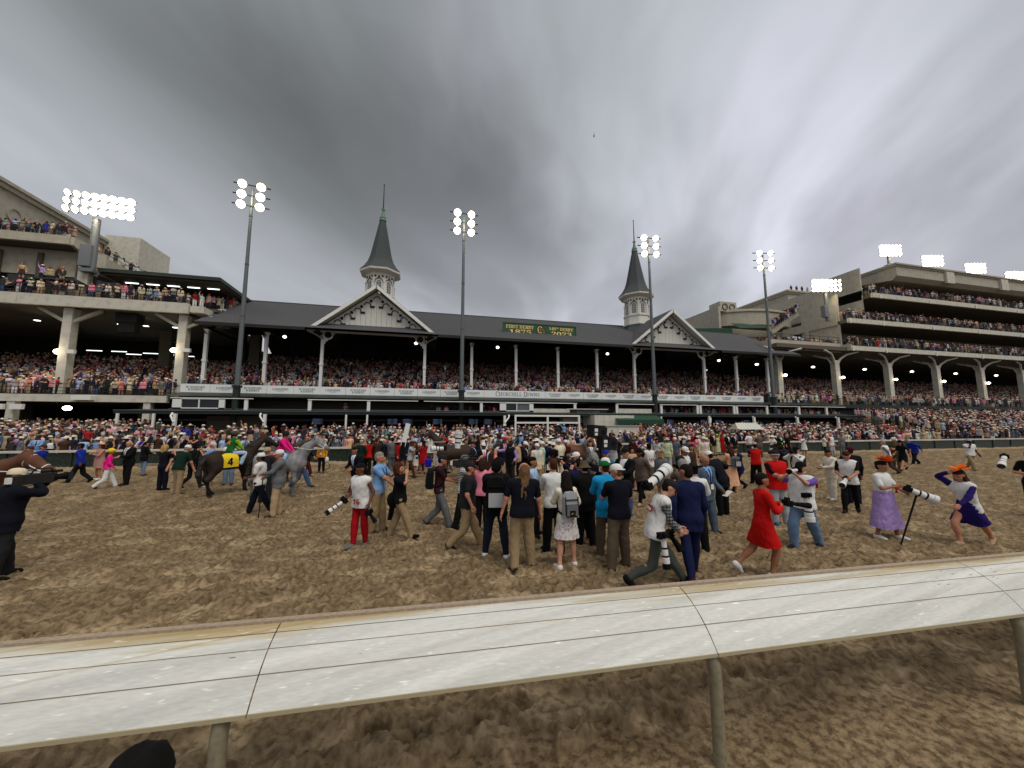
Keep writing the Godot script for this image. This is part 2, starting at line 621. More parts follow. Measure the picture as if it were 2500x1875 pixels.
# ---------------------------------------------------------------- the grandstands
func mats() -> void:
	worn("white_wood", Color(0.80, 0.80, 0.765), 0.07, 0.6, 0.35, 0.0, 31)
	worn("concrete", Color(0.66, 0.64, 0.58), 0.1, 0.9, 0.16, 0.0, 32, 0.012)
	worn("concrete_pale", Color(0.76, 0.745, 0.69), 0.1, 0.85, 0.2, 0.0, 33, 0.012)
	var sh := worn("shingle", Color(0.27, 0.27, 0.285), 0.42, 0.95, 0.3, 4.0, 34, 0.05)
	sh.uv1_scale = Vector3(0.22, 0.9, 0.9)
	worn("slate", Color(0.22, 0.24, 0.25), 0.3, 0.8, 0.4, 1.0, 35, 0.04)
	mat("dark_green", Color(0.055, 0.11, 0.085), 0.5)
	mat("rail_green", Color(0.045, 0.075, 0.06), 0.5)
	mat("awning", Color(0.05, 0.23, 0.16), 0.8)
	mat("black", Color(0.045, 0.055, 0.05), 0.7)
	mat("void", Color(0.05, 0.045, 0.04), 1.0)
	mat("dark_timber", Color(0.12, 0.1, 0.085), 0.95)
	mat("drab", Color(0.34, 0.32, 0.28), 0.95)
	mat("step", Color(0.3, 0.29, 0.27), 0.95)
	mat("copper", Color(0.36, 0.48, 0.42), 0.7)
	mat("steel", Color(0.42, 0.44, 0.45), 0.55, 0.3)
	mat("pole", Color(0.36, 0.39, 0.4), 0.6, 0.2)
	mat("pole_far", Color(0.3, 0.3, 0.3), 0.6, 0.2)
	var gl := mat("glass", Color(0.55, 0.62, 0.66, 0.3), 0.05)
	gl.transparency = BaseMaterial3D.TRANSPARENCY_ALPHA
	mat("dark_glass", Color(0.08, 0.1, 0.11), 0.08)
	mat("grey_glass", Color(0.32, 0.35, 0.37), 0.08)
	mat("banner", Color(0.86, 0.875, 0.87), 0.6)
	mat("print_grey", Color(0.4, 0.44, 0.43), 0.7)
	mat("print_green", Color(0.25, 0.37, 0.34), 0.7)
	mat("sign_green", Color(0.07, 0.28, 0.15), 0.5)
	mat("gold", Color(0.9, 0.78, 0.5), 0.5)
	mat("gold_dark", Color(0.66, 0.42, 0.2), 0.5)
	mat("white_paint", Color(0.85, 0.85, 0.83), 0.5)
	for k in [["lamp_glow", Color(1, 0.93, 0.78), 9.0], ["lamp_soft", Color(1, 0.96, 0.88), 3.2], ["tube_glow", Color(0.95, 1.0, 0.98), 2.2]]:
		var m := mat(k[0], Color.WHITE, 0.4)
		m.emission_enabled = true
		m.emission = k[1]
		m.emission_energy_multiplier = k[2]

const APART := ["eave", "level_column", "under_column", "sign_box", "bench", "box_front", "sill_trim", "parapet", "suite_wall", "suite_door", "moulding", "pilaster", "roof_unit", "green_roof", "skid", "label_plate", "balcony_edge", "box_back_wall", "box_seat_wall", "stage_block", "pavilion_wall", "back_pier", "mullion", "lower_column", "roof_side"]
func part(called: String, parent: Node, m: String, boxes: Array) -> MeshInstance3D:
	if boxes.size() > 1 and called in APART:
		var last: MeshInstance3D
		for b in boxes:
			last = part(called, parent, m, [b])
		return last
	var g := G.new()
	for b in boxes:
		g.span(b[0], b[1])
	return obj(called, g, M[m], parent)

func V(x: float, y: float, z: float) -> Vector3:
	return Vector3(x, y, z)

func steps(parent: Node, x0: float, x1: float, z0: float, y0: float, dz: float, dy: float, n: int) -> void:
	var g := G.new()
	for k in n:
		g.span(V(x0, y0 + k * dy - 0.35, z0 - k * dz), V(x1, y0 + k * dy, z0 - (k + 1) * dz))
	obj("terrace", g, M["step"], parent)

func railing(parent: Node, x0: float, x1: float, y: float, z: float, m := "rail_green", step := 1.5, bars := 3) -> void:
	var g := G.new()
	for k in bars:
		var yy := y + 1.05 * (k + 1) / bars
		g.span(V(x0, yy - 0.03, z - 0.02), V(x1, yy + 0.02, z + 0.02))
	var x := x0
	while x <= x1:
		g.span(V(x - 0.03, y, z - 0.025), V(x + 0.03, y + 1.04, z + 0.025))
		x += step
	g.span(V(x0, y + 0.02, z - 0.008), V(x1, y + 0.09, z + 0.012))
	obj("railing", g, M[m], parent)

func half_ring(r: float, w: float, n := 12, a0 := 0.0, a1 := PI) -> PackedVector2Array:
	var p := PackedVector2Array()
	for i in n + 1:
		var a := lerpf(a0, a1, float(i) / n)
		p.append(Vector2(cos(a), sin(a)) * r)
	for i in range(n, -1, -1):
		var a := lerpf(a0, a1, float(i) / n)
		p.append(Vector2(cos(a), sin(a)) * (r - w))
	return p

func disc(r: float, n := 14) -> PackedVector2Array:
	var p := PackedVector2Array()
	for i in n:
		p.append(Vector2(cos(TAU * i / n), sin(TAU * i / n)) * r)
	return p

func X3(at: Vector3, q := Basis.IDENTITY) -> Transform3D:
	return Transform3D(q, at)

func gable(o: Node, xc: float) -> void:
	var zw := -46.9
	var w := put("gable", null, M["white_wood"], o)
	var gb := G.new()   # cheeks of the gable's own roof
	var ap := V(xc, 19.1, -45.75)
	var l := V(xc - 7.25, 13.32, -45.75)
	var r := V(xc + 7.25, 13.32, -45.75)
	var back := V(0, 0, -10.4)
	for s in [[l, ap], [ap, r]]:
		var a: Vector3 = s[0]
		var b: Vector3 = s[1]
		var nn := (b - a).cross(Vector3.FORWARD).normalized()
		if nn.y < 0: nn = -nn
		gb.quad(a + nn * 0.16, a + nn * 0.16 + back, b + nn * 0.16 + back, b + nn * 0.16)
		gb.quad(a - Vector3(0, 0.05, 0), b - Vector3(0, 0.05, 0), b + nn * 0.16, a + nn * 0.16)
	obj("gable_roof", gb, M["shingle"], w)
	var sf := G.new()
	for s in [[l, ap], [ap, r]]:
		var a: Vector3 = s[0] - V(0, 0.14, 0)
		var b: Vector3 = s[1] - V(0, 0.14, 0)
		sf.quad(a + V(0, 0, -0.02), b + V(0, 0, -0.02), b + V(0, 0, -1.4), a + V(0, 0, -1.4))
	obj("soffit", sf, M["white_wood"], w)
	for s in [-1.0, 1.0]:
		var rk := G.new()
		var a := V(xc + s * 7.3, 13.2, -45.7)
		var b := V(xc, 19.02, -45.7)
		rk.bar(a, b, 0.36, 0.1, Vector3.BACK)
		obj("rake_board", rk, M["white_paint"], w)
	var nb := 20
	for i in nb:
		var x0 := xc - 6.0 + 12.0 * i / nb + 0.012
		var x1 := xc - 6.0 + 12.0 * (i + 1) / nb - 0.012
		var f := func(x: float) -> float: return 18.75 - absf(x - xc) * 0.797
		var p := PackedVector2Array([Vector2(x0, 13.5), Vector2(x1, 13.5), Vector2(x1, f.call(x1)), Vector2(x0, f.call(x0))])
		var g := G.new()
		g.prism(p, 0.06, X3(V(0, 0, zw + 0.02 * (i % 2) * 0.4)))
		obj("board", g, M["white_wood"], w)
	part("backing", w, "drab", [[V(xc - 5.9, 13.5, zw - 0.12), V(xc + 5.9, 13.95, zw - 0.05)]])
	part("beam", w, "white_paint", [[V(xc - 6.1, 13.32, zw - 0.1), V(xc + 6.1, 13.66, zw + 0.12)], [V(xc - 6.1, 13.60, zw - 0.1), V(xc + 6.1, 13.70, zw + 0.2)]])
	for k in 5:
		for s in ([1.0] if k == 0 else [-1.0, 1.0]):
			var at := V(xc + s * 1.07 * k, 17.7 - 0.79 * k, zw + 0.08)
			var g := G.new()
			g.prism(half_ring(0.43, 0.1), 0.06, X3(at))
			obj("arch_ornament", g, M["black"], w)
		if k < 4:
			for s in [-1.0, 1.0]:
				var g := G.new()
				g.prism(disc(0.18), 0.06, X3(V(xc + s * (0.66 + 1.07 * k), 17.5 - 0.79 * k, zw + 0.08)))
				obj("dot_ornament", g, M["black"], w)
				var gg := G.new()
				var c := V(xc + s * (0.5 + 1.07 * k), 16.78 - 0.79 * k, zw + 0.08)
				gg.prism(PackedVector2Array([Vector2(-0.24, -0.14), Vector2(0.24, -0.14), Vector2(0.3, 0.12), Vector2(-0.3, 0.12)]), 0.06, X3(c))
				obj("bar_ornament", gg, M["black"], w)
	for s in [-1.0, 1.0]:
		var c := V(xc + s * 5.25, 13.0, zw + 0.1)
		var g := G.new()
		g.prism(disc(0.56, 20), 0.1, X3(c))
		g.prism(PackedVector2Array([Vector2(s * 0.6, -1.1), Vector2(s * 0.6, 0.55), Vector2(-s * 1.1, 0.55), Vector2(-s * 0.95, 0.3), Vector2(-s * 0.75, 0.32), Vector2(-s * 0.62, 0.05), Vector2(s * 0.0, -0.4), Vector2(s * 0.05, -0.75), Vector2(s * 0.25, -0.78), Vector2(s * 0.3, -1.08)]), 0.08, X3(c + V(0, 0, -0.01)))
		var br := obj("bracket", g, M["white_paint"], w)
		var gd := G.new()
		gd.prism(disc(0.38, 18), 0.06, X3(c + V(0, 0, 0.05)))
		obj("rosette", gd, M["black"], br)
		var gs := G.new()
		var pc := V(xc + s * 5.85, 11.9, -47.0)
		gs.tube(PackedVector3Array([pc, pc + V(s * 0.12, 0.65, 0.1), pc + V(s * 0.5, 0.95, 0.4), pc + V(s * 1.15, 1.22, 0.8)]), PackedFloat32Array([0.05, 0.05, 0.05, 0.05]), 6)
		obj("scroll_brace", gs, M["white_paint"], w)

func spire(o: Node, x: float) -> void:
	var at := X3(V(x, 0, -54.0))
	var g := G.new()
	var prof := PackedVector2Array([Vector2(2.9, 23.86), Vector2(2.86, 23.98), Vector2(2.3, 24.62), Vector2(1.86, 25.35), Vector2(1.58, 26.2), Vector2(1.36, 27.2), Vector2(1.0, 29.0), Vector2(0.62, 30.9), Vector2(0.42, 31.8)])
	g.lathe(prof, 8, at, false, PI / 8)
	var s := obj("spire", g, M["slate"], o)
	var c := G.new()
	c.lathe(PackedVector2Array([Vector2(1.95, 23.1), Vector2(2.05, 23.3), Vector2(2.75, 23.55), Vector2(2.86, 23.62), Vector2(2.9, 23.85), Vector2(0.1, 23.87)]), 8, at, false, PI / 8)
	obj("cornice", c, M["white_wood"], s)
	var d := G.new()
	d.lathe(PackedVector2Array([Vector2(1.93, 20.4), Vector2(1.93, 23.12), Vector2(0.1, 23.13)]), 8, at, false, PI / 8)
	obj("drum", d, M["white_wood"], s)
	var b := G.new()
	b.lathe(PackedVector2Array([Vector2(2.25, 18.7), Vector2(2.25, 18.95), Vector2(2.1, 19.0), Vector2(2.05, 20.1), Vector2(2.2, 20.2), Vector2(2.2, 20.36), Vector2(1.9, 20.45)]), 8, at, false, PI / 8)
	obj("drum_base", b, M["white_wood"], s)
	var k := G.new()
	k.lathe(PackedVector2Array([Vector2(3.3, 16.6), Vector2(2.3, 18.3), Vector2(2.2, 18.7)]), 8, at, false, PI / 8)
	obj("skirt", k, M["slate"], s)
	var fin := G.new()
	fin.lathe(PackedVector2Array([Vector2(0.5, 31.75), Vector2(0.52, 31.9), Vector2(0.42, 31.95), Vector2(0.42, 32.2), Vector2(0.48, 32.25), Vector2(0.36, 32.32), Vector2(0.16, 33.1), Vector2(0.14, 33.35), Vector2(0.3, 33.55), Vector2(0.1, 33.6)]), 10, at)
	obj("finial", fin, M["copper"], s)
	var mast := G.new()
	mast.rod(V(x, 33.5, -54), V(x, 37.3, -54), 0.09, 0.05, 6)
	mast.ball(V(x, 37.35, -54), V(0.1, 0.16, 0.1), 6, 4)
	obj("mast", mast, M["black"], s)
	for i in 8:
		var a := TAU * i / 8 + PI / 4
		var q := Basis(Vector3.UP, a)
		var fc := V(x, 0, -54) + q * V(0, 0, 1.79)
		var win := PackedVector2Array([Vector2(-0.3, 20.65), Vector2(0.3, 20.65), Vector2(0.3, 22.0)])
		for j in range(1, 8):
			win.append(Vector2(cos(PI * j / 8) * 0.3, 22.0 + sin(PI * j / 8) * 0.3))
		win.append(Vector2(-0.3, 22.0))
		var w := G.new()
		w.prism(win, 0.05, X3(fc, q))
		obj("window", w, M["grey_glass"], s)
		var mu := G.new()
		mu.box(fc + V(0, 21.45, 0) + q * V(0, 0, 0.03), V(0.04, 1.6, 0.03), q)
		for j in 4:
			mu.box(fc + V(0, 20.95 + j * 0.36, 0) + q * V(0, 0, 0.03), V(0.6, 0.035, 0.03), q)
		obj("muntin", mu, M["white_paint"], s)
		var ar := G.new()
		ar.prism(half_ring(0.58, 0.1, 10), 0.06, X3(fc + V(0, 22.02, 0) + q * V(0, 0, 0.02), q))
		ar.prism(PackedVector2Array([Vector2(-0.16, 0.62), Vector2(0.16, 0.62), Vector2(0.0, 1.0)]), 0.06, X3(fc + V(0, 22.02, 0) + q * V(0, 0, 0.02), q))
		for sx in [-0.48, 0.48]:
			ar.prism(disc(0.14, 10), 0.06, X3(fc + V(0, 22.86, 0) + q * V(sx, 0, 0.02), q))
		obj("arch_trim", ar, M["black"], s)
		var cq := Basis(Vector3.UP, a + PI / 8)
		var cc := V(x, 0, -54) + cq * V(0, 0, 1.93)
		var col := G.new()
		col.box(cc + V(0, 21.2, 0), V(0.34, 1.6, 0.2), cq)
		col.box(cc + V(0, 22.05, 0), V(0.44, 0.14, 0.28), cq)
		col.box(cc + V(0, 20.5, 0), V(0.42, 0.14, 0.26), cq)
		obj("pilaster", col, M["white_wood"], s)

func center_stand() -> void:
	var o := thing("grandstand", "long middle grandstand with grey shingle roof, twin white spires and two white gables", "grandstand")
	var x0 := -23.4
	var x1 := 57.0
	var g := G.new()
	g.quad(V(x0, 13.36, -44.9), V(x0, 19.25, -56), V(x1, 19.25, -56), V(x1, 13.36, -44.9))
	g.quad(V(x1, 13.3, -67), V(x1, 19.25, -56), V(x0, 19.25, -56), V(x0, 13.3, -67))
	obj("roof", g, M["shingle"], o)
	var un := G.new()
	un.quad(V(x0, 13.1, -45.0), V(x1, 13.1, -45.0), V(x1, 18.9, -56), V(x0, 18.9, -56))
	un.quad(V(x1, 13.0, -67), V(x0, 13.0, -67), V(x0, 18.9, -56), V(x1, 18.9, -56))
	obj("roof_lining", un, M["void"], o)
	part("ridge_cap", o, "slate", [[V(x0, 19.2, -56.12), V(x1, 19.32, -55.88)]])
	part("eave", o, "black", [[V(x0, 13.02, -45.0), V(-12.9, 13.36, -44.86)], [V(1.7, 13.02, -45.0), V(27.8, 13.36, -44.86)], [V(42.4, 13.02, -45.0), V(x1, 13.36, -44.86)]])
	gable(o, -5.65)
	gable(o, 35.15)
	spire(o, -6.15)
	spire(o, 34.5)
	for x in [-23.2, -17.35, -11.5, 0.2, 6.05, 11.9, 17.75, 23.5, 29.3, 41.0, 46.8, 52.7]:
		var c := G.new()
		c.span(V(x - 0.16, 5.4, -47.16), V(x + 0.16, 12.9, -46.84))
		c.span(V(x - 0.22, 9.4, -47.22), V(x + 0.22, 9.62, -46.78))
		c.span(V(x - 0.24, 12.75, -47.24), V(x + 0.24, 12.98, -46.76))
		obj("column", c, M["white_paint"], o)
		var tr := G.new()
		tr.bar(V(x, 13.0, -46.9), V(x, 14.6, -50.5), 0.12, 0.2)
		tr.bar(V(x, 12.4, -47), V(x, 13.2, -45.3), 0.08, 0.08)
		tr.bar(V(x, 13.2, -47), V(x, 13.2, -62), 0.12, 0.25)
		obj("roof_truss", tr, M["dark_timber"], o)
		var bc := G.new()
		bc.span(V(x - 0.15, 8.3, -56.15), V(x + 0.15, 17.0, -55.85))
		obj("rear_column", bc, M["dark_timber"], o)
	steps(o, x0 - 1.0, x1, -46.3, 5.75, 0.95, 0.34, 18)
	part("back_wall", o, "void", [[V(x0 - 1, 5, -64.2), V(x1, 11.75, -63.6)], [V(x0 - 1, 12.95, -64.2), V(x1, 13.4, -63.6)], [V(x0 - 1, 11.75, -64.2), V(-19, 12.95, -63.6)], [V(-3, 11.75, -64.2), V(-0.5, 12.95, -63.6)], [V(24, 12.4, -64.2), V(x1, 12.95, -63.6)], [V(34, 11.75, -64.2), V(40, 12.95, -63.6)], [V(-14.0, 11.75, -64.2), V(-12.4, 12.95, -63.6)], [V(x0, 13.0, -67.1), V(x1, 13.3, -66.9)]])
	var pil := []
	for i in 26:
		pil.append([V(x0 + i * 3.1, 11.7, -64.1), V(x0 + i * 3.1 + 0.3, 13, -63.7)])
	part("back_pier", o, "void", pil)
	for x in [-20.6, -2.3, 16.0]:
		part("bench", o, "concrete_pale", [[V(x, 9.0, -55.0), V(x + 4.5, 9.06, -54.8)], [V(x + 1.0, 8.3, -53.2), V(x + 5.5, 8.36, -53.0)]])
	# the storey under the banner
	part("floor_edge", o, "dark_green", [[V(x0 - 1.2, 5.3, -46.2), V(62.5, 5.86, -45.7)]])
	var so := G.new()
	so.quad(V(-24.4, 5.3, -45.8), V(62.5, 5.3, -45.8), V(62.5, 5.2, -42.9), V(-24.4, 5.2, -42.9))
	so.quad(V(-24.4, 5.33, -42.9), V(62.5, 5.33, -42.9), V(62.5, 5.9, -45.7), V(-24.4, 5.9, -45.7))
	obj("soffit", so, M["dark_green"], o)
	part("box_back_wall", o, "drab", [[V(-24.2, 2.8, -46.8), V(17, 5.2, -46.6)], [V(22, 2.8, -46.8), V(62.0, 5.2, -46.6)]])
	part("box_floor", o, "step", [[V(-24.2, 2.9, -46.6), V(62.5, 3.1, -43)]])
	part("box_front", o, "dark_green", [[V(-24.0, 3.75, -43.12), V(13.8, 4.06, -42.95)], [V(23.5, 3.75, -43.12), V(62.5, 4.06, -42.95)]])
	part("sill_trim", o, "steel", [[V(-23.8, 4.06, -43.1), V(13.6, 4.11, -42.9)], [V(23.6, 4.06, -43.1), V(62.4, 4.11, -42.9)]])
	for e in [[-23.7, -16.6], [-11.6, -0.4], [0.2, 6.8], [6.8, 18.6], [24.0, 29.4], [30.2, 36.0], [36.6, 41.8], [42.4, 47.6], [48.0, 53.3], [53.6, 62.0]]:
		part("awning_rod", o, "white_paint", [[V(e[0], 5.1, -42.86), V(e[1], 5.18, -42.78)]])
	for x in [-17.25, -11.4, -5.6, 6.72, 18.38, 24.09, 30.5, 36.04, 36.5, 41.95, 42.4, 47.55, 53.28, 58.45]:
		part("box_post", o, "white_paint", [[V(x - 0.16, 4.0, -43.05), V(x + 0.16, 5.15, -42.85)]])
	# glazed cabins
	for e in [[-23.5, -19.1, true], [8.9, 13.0, false]]:
		var cx0: float = e[0]
		var cx1: float = e[1]
		var cab := part("window_cabin", o, "white_paint", [[V(cx0, 4.1, -43.0), V(cx0 + 0.75, 5.1, -42.8)], [V(cx1 - 0.5, 4.1, -43.0), V(cx1, 5.1, -42.8)], [V(cx0, 4.1, -43.0), V(cx1, 4.2, -42.8)], [V(cx0, 5.02, -43.0), V(cx1, 5.1, -42.8)], [V((cx0 + cx1) / 2 - 0.05, 4.1, -43.0), V((cx0 + cx1) / 2 + 0.05, 5.1, -42.82)]])
		part("pane", cab, "dark_glass", [[V(cx0 + 0.75, 4.2, -42.95), V((cx0 + cx1) / 2 - 0.05, 5.02, -42.92)]])
		part("pane", cab, "grey_glass" if not e[2] else "dark_glass", [[V((cx0 + cx1) / 2 + 0.05, 4.2, -42.95), V(cx1 - 0.5, 5.02, -42.92)]])
	part("parapet", o, "concrete_pale", [[V(13.0, 3.75, -43.0), V(18.0, 4.45, -42.85)], [V(13.0, 3.75, -43.3), V(18.3, 3.95, -42.5)], [V(24.2, 3.8, -43.0), V(29.0, 4.55, -42.85)], [V(23.9, 3.72, -43.3), V(30.2, 3.86, -42.6)]])
	var stair := part("stage_block", o, "concrete_pale", [[V(18.9, 0.3, -36.6), V(22.7, 2.35, -35.9)], [V(16.5, 2.75, -43.5), V(19.0, 3.35, -42.2)], [V(19.0, 2.4, -42.0), V(24.0, 3.6, -38.9)]])
	part("ledge", stair, "concrete", [[V(18.7, 2.35, -36.7), V(22.9, 2.45, -35.8)]])
	# the low canopy
	var cn := G.new()
	cn.quad(V(-26.2, 3.80, -40.0), V(-26.2, 4.02, -43.1), V(61.5, 4.02, -43.1), V(61.5, 3.80, -40.0))
	cn.span(V(-26.2, 3.5, -40.05), V(61.5, 3.81, -39.95))
	cn.quad(V(-26.2, 3.5, -40.0), V(61.5, 3.5, -40.0), V(61.5, 3.7, -43.1), V(-26.2, 3.7, -43.1))
	obj("canopy", cn, M["dark_green"], o)
	part("gutter", o, "steel", [[V(-26.2, 3.79, -39.94), V(61.5, 3.83, -39.85)]])
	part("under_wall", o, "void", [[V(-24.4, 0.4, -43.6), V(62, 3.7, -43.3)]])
	part("plaster_wall", o, "drab", [[V(-20.6, 0.4, -43.2), V(-15.5, 3.4, -43.05)]])
	for x in [-22.0, -13.0, -4.0, 5.0, 14.0, 27.0, 34.0, 41.0, 48.0, 55.0]:
		part("ceiling_panel", o, "drab", [[V(x, 3.5, -41.5), V(x + 0.9, 3.54, -40.8)]])
	for x in [-21.1, -14.08, 8.63, 34.39, 41.07, 48.02, 55.0]:
		var c := G.new()
		c.span(V(x - 0.12, 0.3, -39.12), V(x + 0.12, 3.5, -38.9))
		c.tube(PackedVector3Array([V(x, 2.75, -38.85), V(x + (0.55 if x > 20 or x == 8.63 else -0.55), 3.3, -39.4), V(x + (0.65 if x > 20 or x == 8.63 else -0.65), 3.55, -39.8)]), PackedFloat32Array([0.08, 0.08, 0.1]), 6)
		obj("canopy_post", c, M["white_paint"], o)
	for x in [-25.4, -22.8, -7.13, -5.2, 17.2, 27.8]:
		part("canopy_post", o, "white_paint", [[V(x - 0.08, 0.3, -39.3), V(x + 0.08, 3.5, -39.14)]])
	for x in [-11.0, -3.6, -2.0, 1.2, 5.2, 6.9, 28.5, 31.0, 36.0, 38.3, 43.0, 50.0]:
		var tv := part("television", o, "black", [[V(x, 2.55, -42.6), V(x + 1.1, 3.2, -42.5)]])
		part("screen", tv, "screen", [[V(x + 0.06, 2.6, -42.5), V(x + 1.04, 3.14, -42.49)]])
	part("box_seat_wall", o, "concrete_pale", [[V(-21.5, 0.2, -33.1), V(-9.5, 1.05, -32.9)], [V(-4.0, 0.2, -33.1), V(7.0, 0.95, -32.9)]])
	var mt := part("tunnel_wall", o, "concrete", [[V(-4.9, 0.2, -38.0), V(-3.4, 1.7, -33.0)]])
	# green cloth awning
	var aw := G.new()
	aw.quad(V(21.6, 3.1, -38.4), V(21.6, 3.75, -40.2), V(27.6, 3.75, -40.2), V(27.6, 3.1, -38.4))
	aw.quad(V(21.6, 2.55, -38.4), V(21.6, 3.1, -38.4), V(27.6, 3.1, -38.4), V(27.6, 2.55, -38.4))
	obj("cloth_awning", aw, M["awning"], o)
	var lx := [[9.6, 12.75], [25.6, 12.6], [-15.8, 12.75], [-0.9, 12.75], [44.5, 12.4]]
	for e in lx:
		var l := G.new()
		l.ball(V(e[0], e[1], -47.8), V(0.22, 0.17, 0.22), 8, 5)
		obj("flood_lamp", l, M["lamp_soft"], o)
	for e in [[-21.0, 11.4], [-19.6, 11.2], [-17.2, 11.3], [-14.6, 11.2]]:
		part("ceiling_light", o, "tube_glow", [[V(e[0], e[1], -60.1), V(e[0] + 1.5, e[1] + 0.05, -60.0)]])
	part("text_lights", o, "tube_glow", [[V(1.0, 10.6, -60.1), V(3.4, 10.75, -60.05)]])

func wings(o: Node, at: Vector3, w: float, m: Material) -> void:  # a small winged hourglass emblem
	var g := G.new()
	for k in 3:
		var y := -0.018 * k
		g.span(at + V(-w * (0.5 - k * 0.12), y - 0.006, 0), at + V(-w * 0.06, y + 0.004, 0.008))
		g.span(at + V(w * 0.06, y - 0.006, 0), at + V(w * (0.5 - k * 0.12), y + 0.004, 0.008))
	g.prism(PackedVector2Array([Vector2(-0.06, 0.0), Vector2(0.06, 0.0), Vector2(-0.05, -0.12), Vector2(0.05, -0.12)]), 0.008, X3(at))
	obj("emblem", g, m, o)

func banner() -> void:
	var o := thing("balcony_banner", "long row of white sponsor boards with grey lettering along the balcony of the middle grandstand", "banner", V(0, 0, -45.6))
	var x := -24.45
	var k := 0
	while x < 49.5:
		var wide := absf(x - 7.47) < 0.5
		var w := 7.98 if wide else 2.66
		var p := part("board", o, "banner", [[V(x + 0.015, 5.9, -0.05), V(x + w - 0.015, 6.78, 0)]])
		var mid := x + w / 2
		if wide:
			hang_text(p, "C", V(mid - 2.33, 6.34, 0.01), 0.78, M["print_green"])
			hang_text(p, "HURCHILL", V(mid - 0.62, 6.32, 0.01), 0.58, M["print_green"])
			hang_text(p, "D", V(mid + 1.35, 6.34, 0.01), 0.78, M["print_green"])
			hang_text(p, "OWNS", V(mid + 2.32, 6.32, 0.01), 0.58, M["print_green"])
		elif k % 2 == 0:
			hang_text(p, "W OODFORD", V(mid, 6.45, 0.01), 0.26, M["print_grey"], Basis.IDENTITY, true, true)
			hang_text(p, "R ESERVE", V(mid, 6.2, 0.01), 0.26, M["print_grey"], Basis.IDENTITY, true, true)
		else:
			hang_text(p, "LONGINES", V(mid, 6.4, 0.01), 0.29, M["print_grey"], Basis.IDENTITY, true, true)
			wings(p, V(mid, 6.22, 0.006), 0.95, M["print_grey"])
		x += w
		k += 1
		if wide: k = 0

func derby_sign() -> void:
	var o := thing("derby_sign", "green board with gold lettering and dates standing on the grandstand roof between the spires", "sign", V(15.6, 15.35, -47.9))
	part("board", o, "sign_green", [[V(-5.2, -0.85, -0.08), V(5.2, 0.85, 0)]])
	part("frame", o, "sign_green", [[V(-5.3, -0.95, -0.1), V(5.3, -0.85, 0.06)], [V(-5.3, 0.85, -0.1), V(5.3, 0.95, 0.06)], [V(-5.3, -0.85, -0.1), V(-5.2, 0.85, 0.06)], [V(5.2, -0.85, -0.1), V(5.3, 0.85, 0.06)]])
	fit_text(o, "FIRST DERBY", V(-2.9, 0.4, 0.02), 3.9, 0.46, M["gold"])
	fit_text(o, "1875", V(-2.85, -0.3, 0.02), 3.1, 0.62, M["gold"])
	fit_text(o, "149", V(1.75, 0.42, 0.02), 0.95, 0.42, M["gold"])
	fit_text(o, "TH", V(2.48, 0.52, 0.02), 0.38, 0.2, M["gold"])
	fit_text(o, "DERBY", V(3.85, 0.4, 0.02), 1.95, 0.42, M["gold"])
	fit_text(o, "2023", V(3.1, -0.3, 0.02), 3.0, 0.62, M["gold"])
	var g := G.new()
	g.prism(disc(0.78, 24), 0.02, X3(V(0.1, 0, 0.0)))
	obj("roundel", g, mat("roundel", Color(0.05, 0.22, 0.11), 0.6), o)
	hang_text(o, "C", V(-0.08, 0.12, 0.025), 1.25, M["gold"], Basis.IDENTITY, true, false, "monogram")
	hang_text(o, "D", V(0.25, -0.16, 0.03), 1.15, M["gold_dark"], Basis.IDENTITY, true, false, "monogram")
	for x in [-4.4, -2.4, -0.4, 0.9, 2.9, 4.7]:
		var s := G.new()
		s.rod(V(x, -0.95, -0.04), V(x, -1.7, -0.3), 0.035, -1, 6)
		if x in [-4.4, -0.4, 4.7]:
			s.rod(V(x, -1.1, 0), V(x - 0.35, -1.2, 0.9), 0.03, -1, 6)
			s.box(V(x - 0.4, -1.15, 0.95), V(0.3, 0.12, 0.2))
		obj("support", s, M["black"], o)

